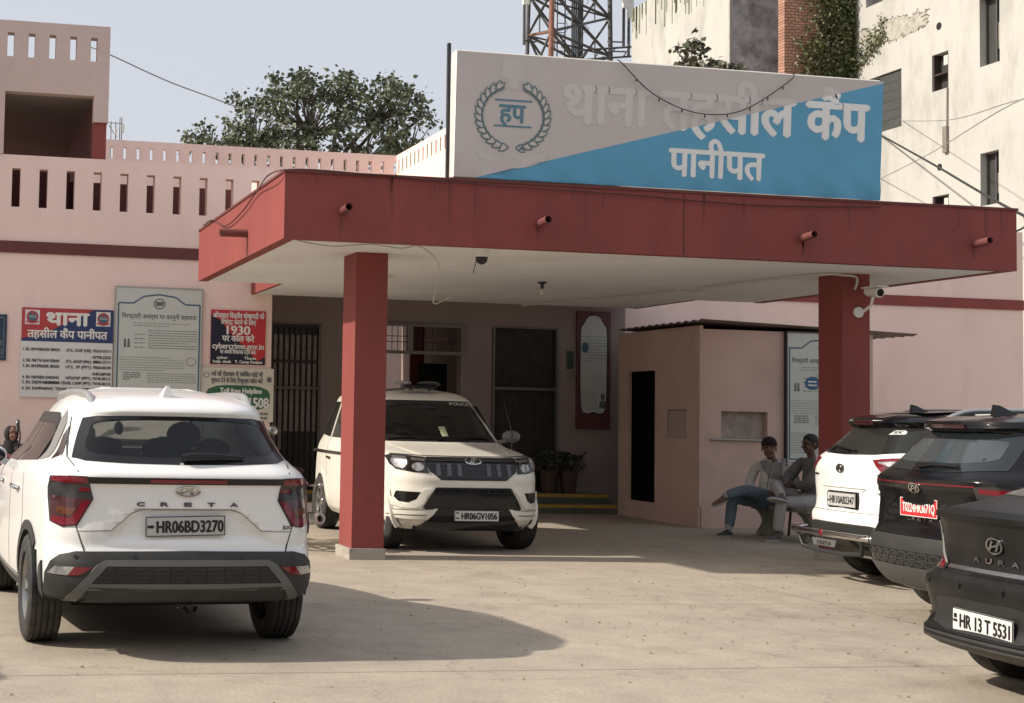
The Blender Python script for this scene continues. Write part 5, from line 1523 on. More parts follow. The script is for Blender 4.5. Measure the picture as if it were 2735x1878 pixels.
# winged road badge
gg = G()
bf = lambda u, v, o=0: V(u, .998 + v, .012 + o)
n = 28
out = [(.098 * math.cos(2 * math.pi * k / n), .036 * math.sin(2 * math.pi * k / n)) for k in range(n)]
inn = [(a * .86, b * .78 - .001) for a, b in out]
cut = [p for p in out if p[1] < .022]
for x0, x1, t in ((-.085, -.045, .02), (-.012, .004, .018), (.045, .085, .02)):
    pass
for k in range(n):
    a0, a1 = 2 * math.pi * k / n, 2 * math.pi * (k + 1) / n
    if math.sin((a0 + a1) / 2) > .62: continue
    gg.add([bf(.098 * math.cos(a0), .036 * math.sin(a0)), bf(.098 * math.cos(a1), .036 * math.sin(a1)), bf(.080 * math.cos(a1), .026 * math.sin(a1)), bf(.080 * math.cos(a0), .026 * math.sin(a0))], [(0, 1, 2, 3)])
for a, b in (((-.050, -.030), (.012, .030)), ((-.018, -.032), (.030, .030)), ((.026, -.026), (.046, .030))):
    strip(gg, [a, b], .014, bf, .004, .03)
gg.build('emblem', CHROME, gr, world=False)
for sd in (-1, 1):
    q = lambda T: [(sd * x, z) for x, z in T]
    hl = pt(pc, 'headlight', CBLK, q([(.515, 1.03), (.70, 1.045), (.80, 1.05), (.845, 1.03), (.835, .95), (.80, .90), (.66, .875), (.50, .865), (.53, .98)]), V, .010, .03, .03)
    pt(hl, 'drl_strip', LCHR, q([(.53, 1.008), (.66, 1.018), (.66, .995), (.535, .985)]), V, .014, .006, .03)
    pt(hl, 'reflector', LCHR, q([(.70, 1.03), (.80, 1.035), (.825, .985), (.80, .925), (.74, .905), (.70, .95)]), V, .014, .006, .025)
    pt(hl, 'projector', LCLR, q([(.56 + .045 + .058 * math.cos(k * .42), .928 + .045 * math.sin(k * .42)) for k in range(15)]), V, .015, .008, .03)
    pt(hl, 'lens_edge', LSMOKE, q([(.515, .875), (.56, .875), (.575, .975), (.535, .98)]), V, .013, .006, .03)
    pt(pc, 'fog_recess', CBLK, q([(.575, .66), (.80, .665), (.815, .60), (.78, .555), (.70, .545), (.62, .585)]), V, .006, .02, .04)
    fl = pt(pc, 'fog_bezel', CCREAM, q([(.475, .70), (.55, .685), (.585, .655), (.625, .575), (.70, .530), (.79, .545), (.83, .60), (.835, .67), (.86, .60), (.84, .52), (.76, .49), (.62, .49), (.555, .535), (.52, .62), (.46, .68)]), V, .018, .03, .03)
    pt(pc, 'bumper_corner', CCREAM, q([(.40, .49), (.60, .475), (.86, .475), (.86, .385), (.70, .375), (.50, .375), (.45, .42)]), V, .024, .03, .04)
    ln(pc, [q([(.45, .485), (.60, .472), (.86, .468)]), q([(.52, .42), (.86, .41)])], V, .007, None, 'bumper_seam', .026)
    S_ = P.S(sd)
    for cy in (PRW, PFW): arch(pc, P, sd, cy, PWR, .372, .43, CCREAM, .008, z0=.26)
    pt(pc, 'rub_strip', CBLK, [(.10, .985), (2.95, .985), (2.95, 1.02), (.10, 1.02)], S_, .012, .02, .08)
    pt(pc, 'quarter_window', CGLASSB, [(.26, 1.22), (.92, 1.19), (.92, 1.64), (.40, 1.645)], S_, .004, .01, .06)
    pt(pc, 'side_window', CGLASSB, [(1.02, 1.19), (1.78, 1.185), (1.78, 1.64), (1.02, 1.64)], S_, .004, .01, .06)
    pt(pc, 'side_window', CGLASSB, [(1.86, 1.185), (2.66, 1.185), (2.30, 1.61), (1.86, 1.64)], S_, .004, .01, .06)
    ln(pc, [[(.97, 1.65), (.97, .9), (1.05, .7)], [(1.82, 1.65), (1.82, .4)], [(2.85, 1.15), (2.85, .4)]], S_, .006)
    for y in (1.15, 1.98):
        g2 = G(); g2.tube([S_(y - .08, .93, .005), S_(y, .94, .035), S_(y + .08, .93, .005)], .014, 6); g2.build('door_handle', CBLK, pc, 50, world=False)
    mirror(pc, P, sd, 2.78, 1.24, mat('mirror_cap_grey', (.16, .15, .14), .35, .1, 5), CBLK)
    pt(pc, 'side_indicator', CBLK, [(3.00, .93), (3.14, .93), (3.14, .965), (3.0, .965)], S_, .01, .02, .05)
INT = [(-.42, .715), (.42, .715), (.50, .60), (.56, .49), (-.56, .49), (-.50, .60)]
it = pt(pc, 'air_intake', CBLK, INT, V, .008, .02, .05)
gg = G()
for r in range(5):
    for c in range(9):
        x = -.40 + c * .10 + (.05 if r % 2 else 0); z = .515 + r * .043
        if abs(x) < .50 - (z - .49) * .4:
            for a, b in (((-.045, 0), (-.025, .02)), ((-.025, .02), (.025, .02)), ((.025, .02), (.045, 0))): strip(gg, [(x + a[0], z + a[1]), (x + b[0], z + b[1])], .006, V, .014, .04)
gg.build('mesh', mat('grille_grey', (0, 0, 0)), it, world=False)
pt(pc, 'bumper', CBLK, [(-.54, .49), (.54, .49), (.48, .38), (.62, .25), (.40, .255), (-.40, .255), (-.62, .25), (-.48, .38)], V, .020, .03, .05)
plate(pc, lambda u, v, o=0: Vector((-(u + .03), P.front_y(0, .44) + .022 + o, .415 + v)), .50, .118, (('HR06GV1056', .025, -.036, .098, .40, 'c'), ('IND', -.222, -.03, .018, .03, 'c'), ('*', -.222, .012, .04, .02, 'c')), PLATEW, PINK_, bold=.004)
ln(pc, [[(-.80, 1.062), (-.5, 1.050), (0, 1.047), (.5, 1.050), (.80, 1.062)]], V, .008, None, 'bonnet_gap')
ln(pc, [[(-.52, 1.06), (-.60, 1.12), (-.64, 1.165)], [(.52, 1.06), (.60, 1.12), (.64, 1.165)]], V, .02, CCREAM, 'bonnet_crease', .006)
gg = G(); gg.tube([V(-.62, 1.20, .02), V(-.25, 1.225, .022), V(.08, 1.215, .02)], .009, 6); gg.tube([V(-.05, 1.20, .02), V(.3, 1.225, .022), V(.62, 1.215, .02)], .009, 6)
gg.build('wiper', CBLK, pc, world=False)
for x in (-.76, .76):
    for y in (PRW, PFW): make_wheel(pc, x, y, PWR, .215, .20, -1 if x < 0 else 1, 0.12 if y > 2 else 0)
for y in (PRW, PFW): wheel_well(pc, P, y, PWR, .39)
underbody(pc, .62, .3, 3.8, .26, .40)
seat(pc, .37, 1.9, .27, 1.22, INTER); seat(pc, -.37, 1.9, .27, 1.22, INTER)
gg = G(); gg.box(-.70, .70, 2.55, 2.86, .8, 1.17); gg.build('dashboard', INTERG, pc, world=False)
gg = G(); gg.ell((0, 1.0, .9), (.65, .12, .4), 14, 9); gg.build('rear_bench', INTER, pc, 50, world=False)
gg = G(); gg.tube([(.37 + .19 * math.cos(k * .35), 2.5 + .05 * math.sin(k * .35), 1.12 + .17 * math.sin(k * .35)) for k in range(19)], .015, 8); gg.build('steering_wheel', CBLK, pc, 50, world=False)
gg = G(); gg.ell((0, 2.42, 1.58), (.11, .02, .035), 12, 8); gg.build('cabin_mirror', CBLK, pc, 50, world=False)
# beacon on the roof with its coiled lead, and the whip aerial
bc = G(); bc.box(-.20, .20, 1.95, 2.13, 1.815, 1.85); bc.tube([(-.12, 2.12, 1.79), (-.12, 2.12, 1.82)], .03, 6); bc.tube([(.12, 2.12, 1.79), (.12, 2.12, 1.82)], .03, 6)
bc = bc.build('beacon', CBLK, pc, world=False)
g2 = G(); g2.ell((.20, 2.04, 1.872), (.11, .09, .035), 16, 8); g2.build('lamp', LCLR, bc, 50, world=False)
g2 = G(); g2.ell((-.13, 2.04, 1.872), (.15, .09, .034), 16, 8); g2.build('lamp', LSMOKE, bc, 50, world=False)
pts = []
for i in range(150):
    t = i / 149; a = i * 1.25
    pts.append((.2 + .55 * t, 2.12 + .012 * math.cos(a), 1.80 - .03 * t - .03 * t * t + .012 * math.sin(a)))
g2 = G(); g2.tube(pts, .006, 4); g2.build('coiled_lead', WIRE, bc, world=False)
g2 = G(); g2.tube([(-.84, 2.93, 1.10), (-.86, 2.91, 1.30), (-.78, 2.8, 1.72)], [.008, .006, .003], 6); g2.build('aerial', CBLK, pc, world=False)
# ------------------------------------------------------------------ row of cars along the right side, tails towards the yard
ROT = -(math.pi / 2 + .05)
def common(car, sh, RW, FW, WR, rail=None, xf=.5, doors=(1.2, 2.2), cl=CLAD, rz=0, win=None, paint=CW, wheelx=.78, arches=True):
    for sd in (-1, 1):
        S_ = sh.S(sd)
        for cy in (RW, FW) if arches else (): arch(car, sh, sd, cy, WR, .365, .425, cl, .010)
        for w_ in win: pt(car, 'side_window', CGLASS, w_, S_, .004, .01, .06)
        for y in doors:
            g = G(); g.tube([S_(y - .09, .92, .005), S_(y, .93, .035), S_(y + .09, .92, .005)], .014, 6); g.build('door_handle', CHROME, car, 50, world=False)
        if rail: roof_rail(car, sh, sd, rail[0], rail[1], rz, xf, rail[2], .022)
        mirror(car, sh, sd, FW - .70, 1.06, paint)
    for x in (-wheelx, wheelx):
        for y in (RW, FW): make_wheel(car, x, y, WR, .21, .21, -1 if x < 0 else 1)
    for y in (RW, FW): wheel_well(car, sh, y, WR, .40)
    underbody(car, .58, .4, sh.L - .3, .2, .36)
def arches_skip(RW, FW, WR):
    return lambda c, part: part in 'LS' and min(math.hypot(c.y - RW, c.z - WR), math.hypot(c.y - FW, c.z - WR)) < .39

# ivory hatch with the chrome guard
Q = Shape(4.27, [.24, .32, .42, .50, .56, .64, .68, .78, .92, 1.05, 1.12, 1.18, 1.22, 1.27, 1.46, 1.485, 1.50, 1.545, 1.57, 1.60, 1.625, 1.65],
          [.26, .12, .04, .02, .0, .0, .04, .05, .04, .03, .035, .06, .10, .15, .335, .345, .25, .25, .36, .62, 1.0, 1.5],
          [4.1, 4.2, 4.25, 4.26, 4.27, 4.27, 4.27, 4.26, 4.1, 3.5, 3.2, 3.1, 3.05, 2.95, 2.55, 2.5, 2.46, 2.35, 2.25, 2.1, 1.95, 1.75],
          [.78, .85, .88, .89, .89, .89, .89, .89, .89, .88, .865, .84, .80, .755, .655, .645, .635, .60, .57, .51, .42, .26],
          bow=.145, cr=.30, cy=.26, tr=.92, tf=.93)
wc = thing('parked_car', 'white car with chrome rear guard bar beside the right column', 'car', (8.27, 12.445, 0), ROT, 'cars parked in the forecourt')
Q.body('body', CW, wc, levels(.24, 1.65, ((1.1, 1.26, .016), (1.45, 1.65, .010))), arches_skip(.86, 3.45, .335))
GLq = [(-.665, 1.245), (-.40, 1.215), (0, 1.205), (.40, 1.215), (.665, 1.245), (.60, 1.40), (.565, 1.475), (0, 1.485), (-.565, 1.475), (-.60, 1.40)]
rw_ = pt(wc, 'rear_window', CGLASSB, GLq, Q.R, .005, .012, .05)
pt(rw_, 'sticker', PLATEW, [(.33, 1.40), (.47, 1.405), (.46, 1.43), (.42, 1.45), (.36, 1.445)], Q.R, .008, .003, .04)
g = G(); g.text('SX', lambda u, v, o=0: Q.R(u, v, .0095 + o), .40, 1.412, .03, .07, bold=.002); g.build('sticker_print', PINK_, rw_, world=False, flip=False)
g = G(); g.tube([Q.R(-.30, 1.225, .03), Q.R(-.22, 1.26, .035), Q.R(.0, 1.245, .025), (Q.R(.14, 1.235, .02))], [.02, .016, .012, .008], 8); g.tube([Q.R(-.3, 1.215, .025), Q.R(.05, 1.225, .02)], .008, 6); g.build('wiper', CBLK, wc, world=False)
sp_ = pt(wc, 'roof_spoiler', CBLACK, [(-.62, 1.474), (.62, 1.474), (.60, 1.56), (.50, 1.60), (-.50, 1.60), (-.60, 1.56)], Q.R, .012, .03, .03)
pt(sp_, 'stop_lamp', LDARK, [(-.16, 1.508), (.16, 1.508), (.16, 1.53), (-.16, 1.53)], Q.R, .016, .01, .04)
g = G()
g.add([(x, y, z) for x, y, z in [(sx * a, b, c) for b, c, a in ((.60, 1.612, .46), (1.0, 1.634, .40), (1.6, 1.656, .25), (2.0, 1.62, .38)) for sx in (-1, 1)]], [(0, 1, 3, 2), (2, 3, 5, 4), (4, 5, 7, 6)])
g.build('roof_panel', CBLACK, wc, 60, world=False)
for sd in (-1, 1):
    q = lambda T: [(sd * x, z) for x, z in T]
    tl = pt(wc, 'tail_light', LRED, q([(.43, 1.165), (.60, 1.185), (.80, 1.19), (.815, 1.10), (.795, 1.03), (.70, 1.035), (.56, 1.055)]), Q.R, .012, .03, .03)
    pt(tl, 'lens', LCLR, q([(.50, 1.150), (.72, 1.160), (.79, 1.145), (.74, 1.125), (.53, 1.130)]), Q.R, .016, .008, .03)
    pt(tl, 'lens', LDARK, q([(.56, 1.118), (.70, 1.116), (.69, 1.075), (.60, 1.075)]), Q.R, .0155, .008, .03)
    rf = pt(wc, 'reflector', LRED, q([(.58, .575), (.76, .585), (.78, .535), (.62, .515)]), Q.R, .018, .02, .03)
emblem_h(wc, lambda u, v, o=0: Q.R(u, 1.078 + v, .003 + o), .062, .040, mat('emblem_dark_chrome', (0.13, 0.13, 0.12), .25, .1, 5, metal=.9))
g = G()
g.text('CRETA', lambda u, v, o=0: Q.R(u, v, .004 + o), -.50, 1.0, .025, .12, bold=.004); g.text('VTVT', lambda u, v, o=0: Q.R(u, v, .004 + o), .56, .855, .022, .11, bold=.004)
g.build('lettering', PINK_, wc, world=False, flip=False)
ln(wc, [[(-.36, .895), (.36, .895), (.30, .862)], [(-.60, .672), (.60, .672)], [(-.70, 1.20), (-.62, .95), (-.70, .68)], [(.70, 1.20), (.62, .95), (.70, .68)]], Q.R, .007, mat('crease_brown', (.2, .18, .15), .6, 0))
plate(wc, Q.flatR(.785, .012) if False else (lambda u, v, o=0: Vector((u + .015, Q.rear_y(0, .785) - .012 - o, .782 + v))), .47, .135, (('HR10AB2347', .015, -.036, .10, .40, 'c'), ('IND', -.212, -.02, .02, .03, 'c')), PLATEG, PINK_, bold=.0018)
g = G(); g.box(-.232, .262, Q.rear_y(0, .78) - .006, Q.rear_y(0, .78) + .02, .702, .862); g.build('plate_frame', CBLK, wc, world=False)
pt(wc, 'bumper', CLAD, [(-.66, .54), (-.45, .565), (.45, .565), (.66, .54), (.76, .50), (.795, .42), (.795, .33), (.6, .28), (-.6, .28), (-.795, .33), (-.795, .42), (-.76, .50)], Q.R, .014, .03, .04)
gd_ = G()
gd_.tube([(-.80, .14, .462), (-.72, -.04, .462), (-.55, -.10, .462), (0, -.13, .462), (.55, -.10, .462), (.72, -.04, .462), (.80, .14, .462)], .032, 12)
gd_ = gd_.build('guard_bar', CHROME, wc, 50, world=False)
g = G()
for x in (-.35, .35): g.tube([(x, -.11, .45), (x, .0, .36), (x, .2, .33)], .022, 8)
g.tube([(-.55, -.09, .44), (-.50, -.06, .31), (-.2, -.08, .29), (.2, -.08, .29), (.50, -.06, .31), (.55, -.09, .44)], .022, 8)
g.build('guard_hoop', BLACKM, gd_, 50, world=False)
g = G(); g.prism([(-.20, .345), (.16, .345), (.19, .41), (-.23, .41)], lambda u, v: Vector((u, -.125, v)), lambda u, v: Vector((u, -.11, v))); g.build('guard_plate', SKID, gd_, world=False)
g = G(); spaced(g, 'CRETA', lambda u, v, o=0: Vector((u, -.127 - o, v)), -.12, .08, .358, .045, .036, .002); g.build('lettering', PINK_, gd_, world=False, flip=False)
g = G(); g.ell((-.02, -.155, .468), (.035, .012, .035), 12, 8); g.build('red_badge', LRED, gd_, 50, world=False)
g = G(); g.prism([(0, 0), (.20, .01), (.05, .08), (.0, .09)], lambda u, v: Vector((-.03 * (1 - v * 8), .75 + u, 1.605 + v)), lambda u, v: Vector((.03 * (1 - v * 8), .75 + u, 1.605 + v))); g.build('antenna_fin', CBLK, wc, world=False)
common(wc, Q, .86, 3.45, .335, (.85, 2.3, mat('rail_dark_grey', (.10, .10, .095), .35, .1, 4, metal=.5)), .47, rz=1.60, win=([(.75, 1.2), (1.75, 1.14), (1.75, 1.45), (1.0, 1.46)], [(1.82, 1.14), (2.85, 1.12), (2.4, 1.43), (1.82, 1.45)]), paint=CW)

# black car with the red temporary plate
B_ = Shape(4.33, [.22, .30, .40, .50, .58, .64, .68, .78, .90, 1.0, 1.06, 1.10, 1.13, 1.17, 1.30, 1.455, 1.48, 1.50, 1.53, 1.56, 1.60, 1.62, 1.635],
           [.22, .10, .03, .0, .0, .01, .05, .06, .07, .06, .04, .035, .08, .13, .25, .39, .34, .29, .32, .50, .95, 1.3, 1.6],
           [4.2, 4.27, 4.31, 4.33, 4.33, 4.33, 4.33, 4.31, 4.2, 3.8, 3.3, 3.12, 3.07, 3.0, 2.8, 2.5, 2.45, 2.40, 2.3, 2.2, 2.0, 1.85, 1.75],
           [.79, .85, .88, .89, .895, .895, .895, .895, .893, .887, .875, .86, .835, .79, .72, .65, .64, .63, .605, .565, .46, .36, .24],
           bow=.13, cr=.28, cy=.26, tr=.92, tf=.93, dent=near_dent)
bc_ = thing('parked_car', 'shiny black car with a red temporary number plate in the right hand row', 'car', (7.22, 9.956, 0), ROT, 'cars parked in the forecourt')
B_.body('body', CBLACK, bc_, levels(.22, 1.635, ((.64, 1.2, .018), (1.44, 1.635, .010))), arches_skip(.87, 3.48, .335))
GLb = [(-.665, 1.175), (-.35, 1.150), (0, 1.146), (.35, 1.150), (.665, 1.175), (.60, 1.34), (.57, 1.43), (.3, 1.448), (0, 1.452), (-.3, 1.448), (-.57, 1.43), (-.60, 1.34)]
rw_ = pt(bc_, 'rear_window', CGLASS, GLb, B_.R, .004, .012, .05)
pt(rw_, 'inner_pane', mat('car_blue_grey_glass', (0.05, 0.06, 0.065), 0.05, .3, 1.5, spec=.8), smooth_poly([(-.58, 1.21), (.58, 1.21), (.53, 1.36), (.50, 1.39), (-.50, 1.39), (-.53, 1.36)], 2), B_.R, .0055, .003, .05)
g = G(); g.tube([B_.R(-.05, 1.165, .03), B_.R(.12, 1.185, .03), B_.R(.36, 1.18, .02)], [.022, .016, .009], 8); g.build('wiper', CBLK, bc_, world=False)
sp_ = pt(bc_, 'roof_spoiler', CBLACK, [(-.60, 1.475), (.60, 1.475), (.59, 1.535), (.52, 1.56), (-.52, 1.56), (-.59, 1.535)], B_.R, .012, .03, .03)
pt(sp_, 'stop_lamp', LDARK, [(-.2, 1.49), (.2, 1.49), (.2, 1.505), (-.2, 1.505)], B_.R, .016, .01, .04)
lb_ = pt(bc_, 'light_bar', CBLK, [(-.79, 1.012), (.79, 1.012), (.80, 1.065), (.70, 1.085), (-.70, 1.085), (-.80, 1.065)], B_.R, .008, .02, .04)
pt(lb_, 'red_strip', LRED, [(-.60, 1.050), (.60, 1.050), (.60, 1.060), (-.60, 1.060)], B_.R, .011, .006, .05)
for sd in (-1, 1):
    q = lambda T: [(sd * x, z) for x, z in T]
    tl = pt(bc_, 'tail_light', LSMOKE, q([(.585, 1.055), (.70, 1.06), (.80, 1.045), (.80, .80), (.74, .78), (.72, .95), (.60, .965)]), B_.R, .010, .02, .03)
    pt(tl, 'lens', LRED, q([(.62, 1.045), (.79, 1.035), (.79, 1.0), (.70, 1.0), (.62, 1.01)]), B_.R, .013, .006, .03)
    pt(bc_, 'reflector', LDARK, q([(.60, .545), (.78, .54), (.79, .50), (.62, .50)]), B_.R, .016, .02, .03)
emblem_h(bc_, lambda u, v, o=0: B_.R(u, 1.018 + v, .010 + o), .066, .042)
g = G(); spaced(g, 'CRETA', lambda u, v, o=0: B_.R(u, v, .006 + o), -.15, .13, .765, .044, .042, .002); g.build('lettering', CHROME, bc_, world=False, flip=False)
plate(bc_, lambda u, v, o=0: Vector((u + .0, B_.rear_y(0, .87) - .016 - o, .865 + v)), .46, .14, (('T0224HR3671Q', 0, -.036, .10, .40, 'c'),), PLATER, TEXTW, bold=.0022)
g = G(); g.box(-.25, .25, B_.rear_y(0, .87) - .012, B_.rear_y(0, .87) + .02, .782, .945); g.build('plate_frame', CBLK, bc_, world=False)
bp = pt(bc_, 'bumper', CLAD, [(-.72, .640), (.72, .640), (.79, .57), (.805, .46), (.80, .34), (.70, .26), (-.70, .26), (-.80, .34), (-.805, .46), (-.79, .57)], B_.R, .014, .03, .04)
pt(bp, 'skid_plate', mat('dull_skid', (0.065, 0.065, 0.062), .5, .1, 4), [(-.66, .42), (.66, .42), (.60, .27), (-.60, .27)], B_.R, .030, .02, .04)
hx = pt(bp, 'honeycomb_strip', CBLK, [(-.66, .535), (.66, .535), (.66, .43), (-.66, .43)], B_.R, .020, .01, .05)
g = G()
for r in range(2):
    for c in range(11):
        x = -.60 + c * .12 + (.06 if r else 0); z = .455 + r * .048
        for k in range(6):
            a0, a1 = k * math.pi / 3, (k + 1) * math.pi / 3
            if abs(x) < .6: strip(g, [(x + .055 * math.cos(a0), z + .024 * math.sin(a0)), (x + .055 * math.cos(a1), z + .024 * math.sin(a1))], .007, B_.R, .025, .05)
g.build('mesh', mat('honeycomb_grey', (.045, .045, .043), .5, .1, 6), hx, world=False)
g = G()
for sd in (-1, 1): strip(g, [(sd * .69, .60), (sd * .70, .40), (sd * .63, .27)], .03, B_.R, .032, .04)
g.build('corner_blade', CLAD, bp, 40, world=False)
ln(bc_, [[(-.66, .66), (.66, .66)], [(-.70, 1.17), (-.60, .98), (-.66, .66)], [(.70, 1.17), (.60, .98), (.66, .66)]], B_.R, .007, CBLK)
g = G(); g.prism([(0, 0), (.20, .01), (.05, .085), (.0, .09)], lambda u, v: Vector((-.035 * (1 - v * 8), .70 + u, 1.575 + v)), lambda u, v: Vector((.035 * (1 - v * 8), .70 + u, 1.575 + v))); g.build('antenna_fin', CBLK, bc_, world=False)
common(bc_, B_, .87, 3.48, .335, (.62, 2.4, mat('rail_silver', (0, 0, 0))), .50, rz=1.585, win=([(.75, 1.15), (1.75, 1.11), (1.75, 1.43), (1.0, 1.43)], [(1.82, 1.11), (2.85, 1.09), (2.45, 1.36), (2.3, 1.43), (1.82, 1.43)]), paint=CBLACK)

# dusty black saloon in the corner of the picture
A_ = Shape(3.995, [.20, .26, .29, .325, .35, .42, .52, .60, .635, .66, .70, .80, .92, .985, 1.005, 1.02, 1.035, 1.05, 1.08, 1.13, 1.25, 1.40, 1.46, 1.49, 1.51, 1.52],
           [.20, .0, -.04, -.025, .02, .045, .015, -.005, .01, .065, .10, .105, .085, .045, .055, .10, .16, .22, .34, .50, .86, 1.22, 1.38, 1.52, 1.70, 1.9],
           [3.8, 3.9, 3.95, 3.97, 3.99, 3.99, 3.99, 3.99, 3.98, 3.97, 3.94, 3.8, 3.4, 3.0, 2.95, 2.92, 2.9, 2.88, 2.85, 2.8, 2.6, 2.38, 2.28, 2.2, 2.1, 2.0],
           [.74, .83, .862, .868, .868, .872, .875, .872, .868, .85, .84, .84, .835, .82, .81, .79, .76, .735, .715, .69, .64, .56, .50, .42, .32, .22],
           bow=.10, cr=.34, cy=.36, tr=.92, tf=.93)
ac = thing('parked_car', 'dusty black saloon at the right edge, nearest of the right hand row', 'car', (5.55, 7.06, 0), ROT, 'cars parked in the forecourt')
A_.body('body', CDUST, ac, levels(.20, 1.52, ((.25, .36, .012), (.6, .72, .012), (.96, 1.12, .006), (1.4, 1.52, .01))), arches_skip(.74, 3.19, .30))
rw_ = pt(ac, 'rear_window', mat('car_dusty_glass', (0.085, 0.082, 0.072), 0.28, .35, 2.0, coat=.3), [(-.56, 1.10), (.56, 1.10), (.52, 1.25), (.46, 1.40), (-.46, 1.40), (-.52, 1.25)], A_.R, .005, .012, .05)
bt = pt(ac, 'boot_lid', CDUST, [(-.40, .665), (.40, .665), (.52, .785), (.555, .87), (.56, .975), (-.56, .975), (-.555, .87), (-.52, .785)], A_.R, .006, .015, .03)
pt(bt, 'lip_spoiler', CDUST, [(-.66, .972), (.66, .972), (.63, 1.006), (-.63, 1.006)], A_.R, .022, .03, .03)
pt(bt, 'chrome_strip', mat('dull_chrome', (0.30, 0.29, 0.275), .25, .2, 10, metal=.9), [(-.42, .672), (.42, .672), (.42, .695), (-.42, .695)], A_.R, .013, .01, .05)
for sd in (-1, 1):
    q = lambda T: [(sd * x, z) for x, z in T]
    tl = pt(ac, 'tail_light', LSMOKE, q([(.575, .935), (.62, .95), (.74, .95), (.745, .86), (.735, .74), (.745, .67), (.66, .655), (.43, .655), (.445, .69), (.545, .78), (.575, .86)]), A_.R, .012, .03, .025)
    pt(tl, 'lens', LCLR, q([(.60, .925), (.67, .935), (.66, .85), (.61, .84), (.605, .88)]), A_.R, .016, .008, .025)
    pt(tl, 'lens', LRED, q([(.47, .69), (.55, .755), (.66, .765), (.70, .72), (.60, .668), (.455, .665)]), A_.R, .016, .008, .025)
    pt(tl, 'lens_edge', mat('lamp_edge_grey', (0.26, 0.25, 0.235), .3, .2, 6), q([(.575, .935), (.59, .938), (.595, .86), (.560, .77), (.462, .695), (.44, .69), (.545, .785), (.575, .86)]), A_.R, .018, .008, .02)
emblem_h(ac, lambda u, v, o=0: A_.R(u, .838 + v, .010 + o), .066, .048)
g = G(); spaced(g, 'AURA', lambda u, v, o=0: A_.R(u, v, .012 + o), -.165, .155, .735, .040, .052, .0025); g.build('lettering', CHROME, ac, world=False, flip=False)
bp = pt(ac, 'bumper', CDUST, [(-.64, .655), (.64, .655), (.72, .62), (.735, .50), (.735, .34), (.66, .325), (-.66, .325), (-.735, .34), (-.735, .50), (-.72, .62)], A_.R, .010, .03, .035)
pt(bp, 'plate_recess', mat('recess_black', (0.020, 0.020, 0.019), .5, .2, 5), smooth_poly([(-.40, .535), (.40, .535), (.46, .47), (.50, .335), (-.50, .335), (-.46, .47)], 1), A_.R, .013, .012, .04)
pt(bp, 'lower_lip', CLAD, [(-.68, .322), (.68, .322), (.64, .275), (.55, .235), (-.55, .235), (-.64, .275)], A_.R, .006, .03, .035)
g = G()
for x in (-.50, -.18, .18, .50):
    g.lathe([(.016, 0), (.016, .006), (.012, .007)], 12, Matrix.Translation(A_.R(x, .60, .010)) @ Matrix.Rotation(math.pi / 2, 4, 'X'), cap=True)
g.build('parking_sensor', CBLK, bp, world=False)
rx2 = math.radians(-1.2)
plate(ac, lambda u, v, o=0: Vector((u * math.cos(rx2) - v * math.sin(rx2), A_.rear_y(0, .40) - .022 - o, .408 + u * math.sin(rx2) + v * math.cos(rx2))), .50, .125, (('HR 13 T 5531', .022, -.038, .105, .41, 'c'), ('IND', -.222, -.012, .018, .03, 'c'), ('▓', -.222, .012, .022, .022, 'c')), PLATEW, PINK_, bold=.0035)
g = G(); g.box(-.26, .27, A_.rear_y(0, .40) - .024, A_.rear_y(0, .40) + .0, .336, .344); g.build('plate_frame', CBLK, ac, world=False)
ln(ac, [ [(-.72, .655), (.72, .655)]], A_.R, .007, CBLK, off=.013)
common(ac, A_, .74, 3.19, .30, None, .5, cl=CDUST, win=([(.95, 1.09), (1.75, 1.07), (1.75, 1.40), (1.35, 1.40)], [(1.82, 1.07), (2.65, 1.06), (2.3, 1.36), (1.82, 1.40)]), paint=CDUST, wheelx=.73)
# the neighbour of the nearest car stands just outside the frame; its shadow reaches the yard
c2 = copy_tree(wc)
c2.location = (-2.35, 7.35, 0); c2.rotation_euler = (0, 0, math.radians(5))
tag(c2, 'white car just outside the left edge whose shadow crosses the lower left corner', 'car')

